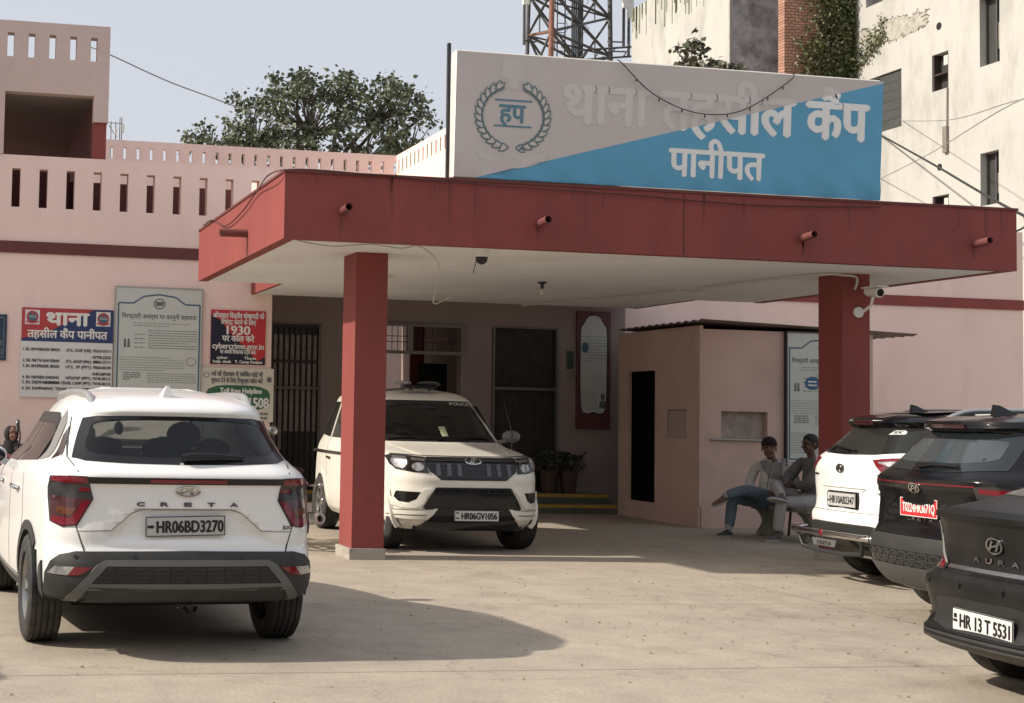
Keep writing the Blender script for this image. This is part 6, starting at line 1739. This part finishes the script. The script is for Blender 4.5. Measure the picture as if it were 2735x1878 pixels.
# ------------------------------------------------------------------ motorcycles
def motorcycle(name, label, loc, rotz, paint, big=False, lean=0.09):
    t = thing(name, label, 'motorcycle', loc, rotz, 'motorcycles')
    t.rotation_euler = (0, -lean, rotz)
    WB, r = 1.33, .30
    for y in (0, WB):
        M = Matrix.Translation((0, y, r)) @ Matrix.Rotation(math.pi / 2, 4, 'Y')
        w = G().lathe([(r - .06, -.045), (r - .02, -.05), (r, -.02), (r, .02), (r - .02, .05), (r - .06, .045), (r - .07, 0), (r - .06, -.045)], 36, M).build('wheel', TYRE, t, 50, world=False)
        g = G(); g.lathe([(r - .055, -.02), (r - .055, .02), (r - .075, .02), (r - .075, -.02), (r - .055, -.02)], 32, M); g.lathe([(.05, -.05), (.05, .05)], 14, M, cap=True)
        for k in range(6):
            a = k * math.pi / 3
            g.tube([M @ Vector((.04 * math.cos(a), .04 * math.sin(a), 0)), M @ Vector(((r - .06) * math.cos(a), (r - .06) * math.sin(a), 0))], .013, 6)
        g.build('rim', RIM, w, 40, world=False)
    g = G()
    g.tube([(0, 1.07, .86), (0, .95, .70), (0, .55, .66), (0, .05, .68)], .022, 8); g.tube([(0, 1.05, .80), (0, .92, .42), (0, .55, .26), (0, .42, .35)], .022, 8)
    for x in (-.07, .07): g.tube([(x, 0, r), (x, .42, .36)], .018, 6); g.tube([(x, .02, r + .03), (x, .10, .66)], .022, 8)
    g.build('frame', BLACKM, t, 50, world=False)
    g = G()
    for x in (-.085, .085): g.tube([(x, WB, r), (x, 1.14, .74), (x, 1.09, .90)], [.026, .024, .022], 10)
    g.build('fork', ALU, t, 50, world=False)
    g = G()
    n = 9
    secs = [(.48, .10, .055, .75), (.58, .13, .085, .78), (.75, .15, .11, .80), (.92, .14, .10, .82), (1.02, .09, .07, .83)]
    vs = []
    for y, w, h, z in secs:
        for k in range(14):
            a = 2 * math.pi * k / 14; vs.append((w * math.cos(a), y, z + h * math.sin(a)))
    fs = [(i * 14 + k, i * 14 + (k + 1) % 14, (i + 1) * 14 + (k + 1) % 14, (i + 1) * 14 + k) for i in range(4) for k in range(14)] + [tuple(range(14)), tuple(range(56, 70))]
    g.add(vs, fs); g.build('fuel_tank', paint, t, 50, world=False)
    g = G(); g.tube([(0, .54, .80), (0, .30, .79), (0, .0, .83), (0, -.22, .86)], [.09, .125, .13, .08], 12, flat=.45); g.build('seat', mat('seat_vinyl', (.02, .02, .02), .5, .2, 8), t, 60, world=False)
    g = G(); g.tube([(0, .40, .64), (0, .1, .66), (0, -.30, .76)], [.10, .11, .05], 12, flat=.7); g.build('side_panel', paint, t, 60, world=False)
    g = G(); g.box(-.13, .13, .45, .78, .26, .48); g.lathe([(.11, 0), (.11, .26)], 16, Matrix.Translation((-.13, .52, .36)) @ Matrix.Rotation(math.pi / 2, 4, 'Y'), cap=True)
    for k in range(6): g.box(-.10, .10, .66 - k * .004, .84, .48 + k * .03, .494 + k * .03)
    g.build('engine', ALU, t, 40, world=False)
    g = G(); g.tube([(.10, .86, .55), (.13, .92, .40), (.15, .75, .26), (.17, .30, .27)], .022, 8); e = g.build('exhaust_pipe', CHROME, t, 50, world=False)
    mr = .062 if big else .045
    M = Matrix.Translation((.19, .35, .27)) @ Matrix.Rotation(math.radians(84), 4, 'X')
    g = G(); g.lathe([(.02, 0), (mr, .06), (mr, .66), (mr * .98, .70), (mr * .62, .705), (mr * .55, .66), (.001, .62)], 22, M); g.build('muffler', mat('brushed_silencer', (.62, .61, .59), .42, .1, 8, metal=.6), e, 40, world=False)
    g = G(); g.lathe([(.001, .66), (mr * .5, .668)], 16, M); g.build('muffler_bore', DARK, e, world=False)
    g = G(); g.tube([(-.36, 1.0, 1.0), (-.22, 1.06, 1.02), (-.1, 1.08, .95), (.1, 1.08, .95), (.22, 1.06, 1.02), (.36, 1.0, 1.0)], .012, 8); h = g.build('handlebar', BLACKM, t, 50, world=False)
    for sx in (-1, 1):
        g = G(); g.tube([(sx * .37, .99, 1.0), (sx * .25, 1.04, 1.02)], .02, 8); g.tube([(sx * .24, 1.08, 1.03), (sx * .38, 1.10, 1.0)], .008, 6); g.build('grip', CBLK, h, 50, world=False)
        g = G(); g.tube([(sx * .24, 1.04, 1.03), (sx * .27, 1.05, 1.15), (sx * .31, 1.03, 1.22)], .008, 6); mm = g.build('mirror', BLACKM, t, 50, world=False)
        g = G(); g.ell((sx * .32, 1.02, 1.26), (.062, .022, .062 if big else .05), 16, 9); g.build('mirror_back', BLACKM, mm, 50, world=False)
        g = G(); g.ell((sx * .32, 1.008, 1.26), (.054, .016, .054 if big else .042), 16, 9); g.build('mirror_glass', LCHR, mm, 50, world=False)
    g = G(); g.lathe([(.001, 0), (.085, .01), (.10, .05), (.075, .13), (.001, .17)], 18, Matrix.Translation((0, 1.30, .86)) @ Matrix.Rotation(math.pi / 2, 4, 'X')); g.build('headlamp', CBLK, t, 40, world=False)
    g = G(); g.lathe([(.001, -.012), (.07, -.005), (.085, .008)], 18, Matrix.Translation((0, 1.30, .86)) @ Matrix.Rotation(math.pi / 2, 4, 'X')); g.build('headlamp_lens', LCLR, t, 40, world=False)
    for nme, y, a0, a1 in (('front_mudguard', WB, .35, 2.5), ('rear_mudguard', 0, .9, 3.5)):
        g = G(); vs = []
        for k in range(13):
            a = a0 + (a1 - a0) * k / 12
            for x, rr in ((-.07, r + .02), (0, r + .045), (.07, r + .02)): vs.append((x, y + rr * math.cos(a), r + rr * math.sin(a)))
        g.add(vs, [(3 * k + j, 3 * k + j + 1, 3 * k + j + 4, 3 * k + j + 3) for k in range(12) for j in (0, 1)]); g.build(nme, paint, t, 60, world=False)
    g = G(); g.ell((0, -.33, .72), (.06, .03, .04), 12, 8); g.build('tail_lamp', LRED, t, 50, world=False)
    for sx in (-1, 1):
        g = G(); g.tube([(sx * .10, -.28, .70), (sx * .20, -.30, .70)], .01, 6); g.ell((sx * .22, -.30, .70), (.03, .035, .022), 10, 7); g.build('indicator', LCLR, t, 50, world=False)
        g = G(); g.tube([(sx * .12, .20, .36), (sx * .27, .18, .38)], .014, 6); g.build('foot_peg', ALU, t, 50, world=False)
    g = G(); g.tube([(-.08, .45, .30), (-.26, .38, .02)], .014, 6); g.build('side_stand', BLACKM, t, 50, world=False)
    g = G(); g.prism([(-.09, .42), (.09, .42), (.09, .52), (-.09, .52)], lambda u, v: Vector((u, -.35, v)), lambda u, v: Vector((u, -.355, v))); g.build('number_plate', PLATEG, t, world=False)
    return t
MRED = mat('bike_red_paint', (0.17, 0.02, 0.022), 0.25, 0.1, 4, coat=.5)
MBLK = mat('bike_black_paint', (0.015, 0.015, 0.016), 0.25, 0.1, 4, coat=.5)
motorcycle('motorcycle', 'red motorcycle at the left edge parked beside the woman in a black scarf', (-.22, 17.45, 0), math.radians(-93), MRED)
motorcycle('motorcycle', 'black motorcycle with fat chrome silencer between the white car and the left column', (3.70, 15.48, 0), math.atan2(.24, .97), MBLK, True, 0.04)

# ------------------------------------------------------------------ people
def skin(nodes, edges, root, sub=2):
    bm = bmesh.new()
    lay = bm.verts.layers.skin.verify()
    V_ = {}
    for k, (p, r) in nodes.items():
        v = bm.verts.new(p); V_[k] = v
        rr = r if isinstance(r, tuple) else (r, r)
        v[lay].radius = rr; v[lay].use_root = (k == root)
    for a, b in edges: bm.edges.new((V_[a], V_[b]))
    me = bpy.data.meshes.new('skeleton'); bm.to_mesh(me); bm.free()
    o = bpy.data.objects.new('skeleton', me); COL.objects.link(o)
    md = o.modifiers.new('skin', 'SKIN'); md.use_smooth_shade = True; md.branch_smoothing = .6
    ss = o.modifiers.new('sub', 'SUBSURF'); ss.levels = sub; ss.render_levels = sub
    m2 = bpy.data.meshes.new_from_object(o.evaluated_get(bpy.context.evaluated_depsgraph_get()))
    r_ = [tuple(v.co) for v in m2.vertices], [tuple(p.vertices) for p in m2.polygons]
    bpy.data.objects.remove(o); bpy.data.meshes.remove(me); bpy.data.meshes.remove(m2)
    return r_
def chain(g, pts, rs, sub=2):
    n = {i: (p, r) for i, (p, r) in enumerate(zip(pts, rs))}
    return g.add(*skin(n, [(i, i + 1) for i in range(len(pts) - 1)], 0, sub))
def hand(g, wrist, palm_dir, side_dir, curl=.5):
    """palm with four unequal bent fingers and a thumb from the side of the palm"""
    d = Vector(palm_dir).normalized(); s = Vector(side_dir); s = (s - d * s.dot(d)).normalized(); n = d.cross(s)
    w = Vector(wrist)
    chain(g, [w - d * .02, w + d * .03, w + d * .085], [.024, .034, .036], 2)
    for k, L in enumerate((.066, .076, .070, .055)):
        b = w + d * .085 + s * (.027 - .018 * k)
        pts = [b - d * .01, b + d * L * .40 + n * curl * .008, b + d * L * .75 + n * curl * .026, b + d * L * .95 + n * curl * .046]
        chain(g, pts, [.009, .0088, .008, .0065], 1)
    chain(g, [w + d * .03 + s * .025, w + d * .055 + s * .052, w + d * .085 + s * .060 + n * curl * .012], [.012, .010, .008], 1)
SKIN_ = mat('skin_brown', (0.20, 0.108, 0.072), 0.55, 0.08, 12)
SKIN2 = mat('skin_dark_brown', (0.12, 0.066, 0.046), 0.55, 0.08, 12)
SKIN3 = mat('skin_warm', (0.26, 0.14, 0.095), 0.55, 0.05, 12)
HAIR = mat('hair_black', (0.008, 0.007, 0.006), 0.6, 0.2, 40)

def head(g, c, f, up=(0, 0, 1), s=1.0):
    """skull, jaw, nose, ears and brow; f is the facing direction. Returns the head matrix"""
    f = Vector(f).normalized(); u = Vector(up); r = f.cross(u).normalized(); u = r.cross(f)
    M = Matrix((r, f, u)).transposed().to_4x4(); M.translation = Vector(c)
    M = M @ Matrix.Scale(s, 4)
    T = lambda p: M @ Vector(p)
    R_ = M.to_3x3()
    e = lambda p, rad, nu=16, nv=11: g.ell(T(p), rad, nu, nv, 0, R_)
    e((0, -.010, .030), (.074, .094, .088)); e((0, .022, -.035), (.060, .068, .078)); e((0, .052, -.085), (.034, .034, .030))
    g.tube([T((0, .088, .020)), T((0, .108, -.020)), T((0, .100, -.036))], [.009, .015, .010], 8)
    for sx in (-1, 1):
        e((sx * .076, -.008, -.008), (.010, .022, .034), 10, 7); e((sx * .030, .076, -.030), (.024, .018, .022), 10, 7); e((sx * .029, .083, .030), (.022, .012, .008), 10, 6)
    e((0, .088, -.062), (.024, .012, .008), 10, 6)
    return M
def face_bits(par, M, beard=None, brow=True):
    R_ = M.to_3x3(); T = lambda p: M @ Vector(p)
    g = G()
    for sx in (-1, 1): g.ell(T((sx * .030, .082, .012)), (.013, .008, .006), 10, 6, 0, R_)
    g.build('eyes', mat('eye_dark', (.02, .017, .015), .2, 0), par, 60)
    if beard:
        g = G()
        g.ell(T((0, .096, -.050)), (.028, .010, .007), 10, 6, 0, R_)
        g.ell(T((0, .052, -.092)), (.034, .032, .026), 10, 7, 0, R_)
        g.build('beard', beard, par, 60)
    if brow:
        g = G()
        for sx in (-1, 1): g.tube([T((sx * .014, .092, .030)), T((sx * .032, .090, .036)), T((sx * .050, .078, .030))], .004, 5)
        g.build('eyebrows', HAIR, par, 60)

def figure(label, loc, skinm, J, hf, hands, hscale=1.0):
    """seated figure from joint positions; returns the thing and the head matrix"""
    t = thing('person', label, 'person', loc)
    g = G()
    nodes = {'pel': (J['hip'], (.12, .10)), 'bel': (J['belly'], (.125, .105)), 'chs': (J['chest'], (.145, .105)), 'nkb': (J['nkb'], .062), 'nk': (J['neck'], .052), 'hd': (J['head'], .06)}
    ed = [('pel', 'bel'), ('bel', 'chs'), ('chs', 'nkb'), ('nkb', 'nk'), ('nk', 'hd')]
    for s_ in 'LR':
        nodes.update({s_ + 'sh': (J[s_ + 'sh'], .062), s_ + 'el': (J[s_ + 'el'], .043), s_ + 'wr': (J[s_ + 'wr'], .027), s_ + 'hp': (J[s_ + 'hp'], .085), s_ + 'kn': (J[s_ + 'kn'], .060), s_ + 'an': (J[s_ + 'an'], .040)})
        ed += [('chs', s_ + 'sh'), (s_ + 'sh', s_ + 'el'), (s_ + 'el', s_ + 'wr'), ('pel', s_ + 'hp'), (s_ + 'hp', s_ + 'kn'), (s_ + 'kn', s_ + 'an')]
    g.add(*skin(nodes, ed, 'pel'))
    M = head(g, J['head'], hf, s=hscale)
    for s_ in 'LR':
        if s_ in hands:
            d, sd = hands[s_]; hand(g, J[s_ + 'wr'], d, sd)
    g.build('body', skinm, t, 60)
    return t, M
def garment(t, name, m, nodes, ed, root, ang=60):
    g = G(); g.add(*skin(nodes, ed, root)); return g.build(name, m, t, ang)
def trousers(t, J, m, extra=.014, hem=.05):
    n = {'pel': (J['hip'], (.14, .12))}; ed = []
    for s_ in 'LR':
        k = Vector(J[s_ + 'kn']); a = Vector(J[s_ + 'an']); h = Vector(J[s_ + 'hp'])
        n.update({s_ + 'hp': (J[s_ + 'hp'], .095 + extra), s_ + 'm': (tuple(h.lerp(k, .55)), .078 + extra), s_ + 'kn': (J[s_ + 'kn'], .064 + extra), s_ + 'c': (tuple(k.lerp(a, .45)), .058 + extra), s_ + 'an': (tuple(k.lerp(a, .97)), .050 + extra)})
        ed += [('pel', s_ + 'hp'), (s_ + 'hp', s_ + 'm'), (s_ + 'm', s_ + 'kn'), (s_ + 'kn', s_ + 'c'), (s_ + 'c', s_ + 'an')]
    return garment(t, 'trousers', m, n, ed, 'pel')
def shirt(t, J, m, name='shirt', extra=.016, arms=True, cuff=.95):
    n = {'pel': (J['hip'], (.165, .145)), 'bel': (J['belly'], (.165, .145)), 'chs': (J['chest'], (.172, .130)), 'nkb': (J['nkb'], .075)}
    ed = [('pel', 'bel'), ('bel', 'chs'), ('chs', 'nkb')]
    for s_ in 'LR':
        e_ = Vector(J[s_ + 'el']); w = Vector(J[s_ + 'wr'])
        n[s_ + 'sh'] = (J[s_ + 'sh'], .074 + extra * .5); ed.append(('chs', s_ + 'sh'))
        if arms:
            n.update({s_ + 'el': (J[s_ + 'el'], .052 + extra), s_ + 'wr': (tuple(e_.lerp(w, cuff)), .036 + extra)})
            ed += [(s_ + 'sh', s_ + 'el'), (s_ + 'el', s_ + 'wr')]
    return garment(t, name, m, n, ed, 'chs')
def shoe(t, ankle, toe, m, sole, up=(0, 0, 1)):
    a, b = Vector(ankle), Vector(toe); d = (b - a); u = Vector(up)
    dh = (d - u * d.dot(u)).normalized(); r = dh.cross(u)
    base = a - u * .065
    heel, tip = base - dh * .06, base + dh * .20
    g = G(); g.add(*skin({0: (tuple(heel + u * .02), (.036, .036)), 1: (tuple(base + dh * .04 + u * .025), (.042, .042)), 2: (tuple(base + dh * .13 + u * .012), (.044, .03)), 3: (tuple(tip + u * .004), (.028, .018)), 4: (tuple(a + u * .005), .043)}, [(0, 1), (1, 2), (2, 3), (1, 4)], 1))
    o = g.build('shoe', m, t, 60)
    out = []
    for k in range(20):
        an = 2 * math.pi * k / 20; c, s_ = math.cos(an), math.sin(an)
        out.append((c * .142, s_ * (.040 + .010 * c)))
    mid = (heel + tip) / 2
    g = G(); g.prism(out, lambda p, q: mid + dh * p + r * q - u * .022, lambda p, q: mid + dh * p + r * q + u * .006); g.build('sole', sole, o)
    return o

# man in a light jacket, legs crossed, looking at the viewer
J1 = dict(hip=(10.56, 17.45, .50), belly=(10.60, 17.44, .68), chest=(10.66, 17.42, .86), nkb=(10.63, 17.39, 1.00), neck=(10.59, 17.37, 1.05), head=(10.535, 17.33, 1.165),
          Lsh=(10.79, 17.25, .95), Lel=(10.80, 17.13, .69), Lwr=(10.56, 17.10, .60), Rsh=(10.51, 17.58, .94), Rel=(10.42, 17.62, .70), Rwr=(10.37, 17.42, .60),
          Lhp=(10.58, 17.35, .50), Lkn=(10.13, 17.20, .63), Lan=(9.90, 17.30, .545), Rhp=(10.52, 17.55, .49), Rkn=(10.06, 17.40, .50), Ran=(9.99, 17.37, .10))
t1, M1 = figure('seated man in a light jacket and knitted cap with crossed legs, facing the viewer', (10.3, 17.4, 0), SKIN_, J1, (-.5, -.86, -.05), {'L': ((-1, .1, -.2), (0, -.3, 1)), 'R': ((-.3, -1, -.2), (0, .2, 1))}, 1.12)
face_bits(t1, M1, mat('beard_grey', (.06, .05, .045), .8, .3, 30))
g = G(); g.ell(M1 @ Vector((0, -.018, .055)), (.086, .102, .085), 18, 10, 0, M1.to_3x3()); g.lathe([(.084, 0), (.090, .015), (.086, .035)], 20, M1 @ Matrix.Translation((0, -.008, .030)) @ Matrix.Scale(1.12, 4, (0, 1, 0)))
g.build('knitted_cap', mat('cap_dark_wool', (.022, .014, .013), .95, .3, 60), t1, 60)
shirt(t1, J1, mat('jacket_light_cotton', (0.52, 0.50, 0.47), .85, .08, 6, .3, 14), 'jacket')
ch, nk = Vector(J1['chest']), Vector(J1['nkb'])
n_ = {'a': (tuple(ch + Vector((-.035, -.04, -.10))), (.135, .105)), 'b': (tuple(ch + Vector((-.03, -.035, .03))), (.142, .105)), 'c': (tuple(nk + Vector((-.012, -.015, -.04))), (.09, .075))}
garment(t1, 'waistcoat_panel', mat('panel_grey_cotton', (0.30, 0.295, 0.285), .85, .1, 8, .2, 20), n_, [('a', 'b'), ('b', 'c')], 'b')
g = G()
nb_ = Vector(J1['nkb'])
g.tube([nb_ + Vector((.075 * math.cos(a), .075 * math.sin(a), .012 + .012 * math.sin(a + .6))) for a in [k * .42 - 1.2 for k in range(13)]], .015, 8)
g.build('collar', mat('collar_white', (.56, .54, .51), .85, .05, 9), t1, 60)
g = G()
c_ = Vector(J1['chest']) + Vector((-.125, -.10, 0))
g.tube([c_ + Vector((.03, -.01, .10)), c_ + Vector((-.005, -.01, 0)), c_ + Vector((-.02, .01, -.14)), c_ + Vector((-.02, .02, -.24))], .004, 5)
for dz in (-.02, -.05): g.tube([c_ + Vector((.02, -.035, dz)), c_ + Vector((.09, -.06, dz - .008))], .004, 5)
g.build('zip_and_pocket', mat('zip_grey', (.08, .08, .078), .6, 0), t1, 60)
trousers(t1, J1, mat('jeans_blue', (0.115, 0.15, 0.185), .85, .25, 5, .2, 40))
g = G()
chain(g, [(9.995, 17.372, .23), (9.99, 17.37, .15), (9.985, 17.37, .075)], [.052, .050, .048]); chain(g, [(9.96, 17.28, .565), (9.90, 17.30, .545), (9.86, 17.30, .53)], [.05, .048, .046])
g.build('sock', mat('sock_grey', (.34, .34, .34), .9, .1, 9), t1, 60)
shoe(t1, (9.985, 17.37, .09), (9.78, 17.30, .05), mat('trainer_dark', (.045, .042, .035), .7, .3, 12), mat('trainer_sole', (.34, .33, .28), .7, .1, 9))
shoe(t1, (9.885, 17.30, .545), (9.70, 17.27, .47), mat('trainer_brown', (.15, .09, .065), .7, .4, 14), mat('trainer_sole', (0, 0, 0)), up=(-.25, -.35, .9))

# man in a grey jacket, in profile
J2 = dict(hip=(10.86, 16.95, .50), belly=(10.89, 16.94, .70), chest=(10.91, 16.93, .90), nkb=(10.89, 16.92, 1.06), neck=(10.87, 16.92, 1.11), head=(10.84, 16.90, 1.235),
          Lsh=(10.92, 16.74, 1.02), Lel=(10.66, 16.64, .74), Lwr=(10.60, 16.84, .70), Rsh=(10.88, 17.12, 1.02), Rel=(10.66, 17.14, .76), Rwr=(10.56, 16.96, .70),
          Lhp=(10.84, 16.85, .49), Lkn=(10.38, 16.80, .50), Lan=(10.32, 16.79, .10), Rhp=(10.84, 17.05, .50), Rkn=(10.46, 17.08, .70), Ran=(10.34, 16.72, .575))
t2, M2 = figure('seated man in a grey jacket in profile with one ankle on his knee', (10.6, 16.9, 0), SKIN2, J2, (-.97, -.22, -.1), {'L': ((-.2, 1, .1), (0, 0, 1)), 'R': ((0, -1, .1), (0, 0, 1))}, 1.04)
face_bits(t2, M2)
g = G(); R_ = M2.to_3x3()
g.ell(M2 @ Vector((0, -.022, .048)), (.083, .100, .084), 18, 10, 0, R_); g.ell(M2 @ Vector((0, -.06, .0)), (.076, .058, .075), 14, 9, 0, R_)
g.build('hair', HAIR, t2, 60)
shirt(t2, J2, mat('jacket_grey_wool', (0.13, 0.125, 0.12), .9, .15, 8, .3, 16), 'jacket', .02)
trousers(t2, J2, mat('trousers_pale_grey', (0.36, 0.345, 0.335), .85, .12, 5, .25, 18))
shoe(t2, (10.315, 16.79, .09), (10.10, 16.72, .05), mat('trainer_grey', (.10, .09, .085), .7, .3, 12), mat('trainer_sole', (0, 0, 0)))
shoe(t2, (10.33, 16.71, .575), (10.12, 16.68, .56), mat('trainer_grey', (0, 0, 0)), mat('trainer_sole', (0, 0, 0)), up=(.12, .55, .8))

# woman in a black scarf behind the motorcycle
J3 = dict(hip=(.83, 19.55, .50), belly=(.83, 19.54, .68), chest=(.825, 19.52, .86), nkb=(.82, 19.51, .98), neck=(.815, 19.50, 1.02), head=(.815, 19.47, 1.125),
          Lsh=(1.0, 19.50, .93), Lel=(1.05, 19.40, .68), Lwr=(.92, 19.20, .60), Rsh=(.64, 19.50, .93), Rel=(.58, 19.40, .68), Rwr=(.74, 19.20, .60),
          Lhp=(.92, 19.52, .50), Lkn=(.94, 19.10, .52), Lan=(.93, 19.06, .10), Rhp=(.74, 19.52, .50), Rkn=(.72, 19.10, .52), Ran=(.72, 19.06, .10))
t3, M3 = figure('woman in a black head scarf and black dress behind the red motorcycle', (.82, 19.4, 0), SKIN3, J3, (.25, -.95, -.05), {'L': ((-.6, -1, -.1), (0, 0, 1)), 'R': ((.6, -1, -.1), (0, 0, 1))}, .93)
face_bits(t3, M3)
SCARF = mat('scarf_black', (.010, .0095, .010), .85, .2, 10)
g = G(); T3 = lambda p: M3 @ Vector(p); R_ = M3.to_3x3()
# open-fronted hood: rings round the face
vs = []; n = 20
for (y, rx, rz, cz) in ((.055, .072, .098, .0), (.045, .088, .116, .0), (.0, .100, .128, .002), (-.06, .098, .125, .0), (-.105, .06, .08, -.01), (-.115, .005, .01, -.01)):
    for k in range(n):
        a = 2 * math.pi * k / n; vs.append(T3((rx * math.cos(a), y, cz + rz * math.sin(a) - .012)))
g.add(vs, [(i * n + k, i * n + (k + 1) % n, (i + 1) * n + (k + 1) % n, (i + 1) * n + k) for i in range(5) for k in range(n)])
g.tube([T3((0, -.02, -.10)), T3((0, -.01, -.17)), T3((0, -.02, -.26))], [.092, .105, .15], 14)
g.build('head_scarf', SCARF, t3, 60)
shirt(t3, J3, SCARF, 'dress_top', .02); trousers(t3, J3, SCARF, .035)
for s_ in 'LR': shoe(t3, J3[s_ + 'an'], (J3[s_ + 'an'][0], J3[s_ + 'an'][1] - .2, .05), CBLK, CBLK)
tag(G().box(-1.2, 1.62, 19.42, 20.05, 0, .41).build('wall_ledge', CONC), 'low concrete ledge at the foot of the left facade under the woman', 'ledge')

# ------------------------------------------------------------------ bench, chair, plants
bn = thing('stone_bench', 'mossy concrete bench with curved legs under the two seated men', 'bench', (10.75, 17.2, 0))
MOSS = mat('mossy_concrete', (0.20, 0.205, 0.145), .9, .25, 5, .3, 30, dirt=(0.10, 0.105, 0.075), dscale=4, dlo=.5, dhi=.75)
G().box(10.52, 11.0, 16.45, 17.95, .375, .43).build('seat', MOSS, bn)
prof = [(10.60, 0), (10.94, 0), (10.92, .07), (10.86, .14), (10.845, .22), (10.90, .32), (10.97, .374), (10.55, .374), (10.63, .32), (10.69, .22), (10.68, .14), (10.62, .07)]
for y in (16.62, 17.62):
    G().prism(smooth_poly(prof, 1), lambda u, v: (u, y, v), lambda u, v: (u, y + .14, v)).build('leg', MOSS, bn, 40)
chr_ = thing('plastic_chair', 'dark plastic chair with rounded back behind the seated men', 'chair', (11.25, 17.45, 0))
CHR = mat('chair_dark_plastic', (.035, .033, .031), .5, .1, 8)
g = G(); n = 14; vs = []
for i in range(n + 1):
    a = -1.1 + 2.2 * i / n; top = .93 - .09 * abs(i / n * 2 - 1) ** 3
    for z in (.44, top):
        for rr in (.26, .245): vs.append((11.22 + rr * math.cos(a) * .7, 17.45 + rr * math.sin(a), z))
g.add(vs, [(4 * i + a, 4 * i + b, 4 * i + 4 + b, 4 * i + 4 + a) for i in range(n) for a, b in ((0, 2), (2, 3), (3, 1), (1, 0))]); g.build('backrest', CHR, chr_, 50)
G().box(11.03, 11.40, 17.23, 17.67, .41, .44).build('seat', CHR, chr_)
for x in (11.05, 11.37):
    for y in (17.25, 17.65): G().tube([(x, y, .41), (x + (x - 11.2) * .15, y + (y - 17.45) * .1, 0)], .018, 8).build('leg', CHR, chr_, 50)
POT = mat('pot_dark_clay', (.075, .045, .035), .8, .2, 8)
for k, (x, l) in enumerate(((9.48, 'clay pot with drooping pale leaves, left of two on the porch steps'), (9.82, 'dark pot with dense dark leaves, right of two on the porch steps'))):
    pp_ = thing('potted_plant', l, 'plant', (x, 21.95, .3), 0, 'potted plants on the steps')
    G().lathe([(.001, .302), (.11, .302), (.15, .62), (.165, .62), (.165, .665), (.14, .665), (.135, .60), (.001, .60)], 22, Matrix.Translation((x, 21.95, 0))).build('pot', POT, pp_, 40)
    g = G(); gs = G()
    for i in range(26):
        a = rnd.uniform(0, 6.28); rr = rnd.uniform(.08, .26); z = rnd.uniform(.70, .95)
        c = Vector((x + rr * math.cos(a), 21.95 + rr * math.sin(a) * .7, z))
        gs.tube([(x, 21.95, .6), (x + rr * .3 * math.cos(a), 21.95, z), c], .005, 4)
        for j in range(5): leaf_card(g, c + Vector((rnd.gauss(0, .03), rnd.gauss(0, .03), rnd.gauss(0, .03))), rnd.uniform(.07, .13), rnd, .8)
    g.build('leaves', leaf_mat('pot_leaves_%d' % k, (.03, .035, .02), (.09, .09, .055) if k == 0 else (.035, .045, .025), 4), pp_, flip=False); gs.build('stems', mat('stem_green', (.06, .07, .03), .7, 0), pp_)
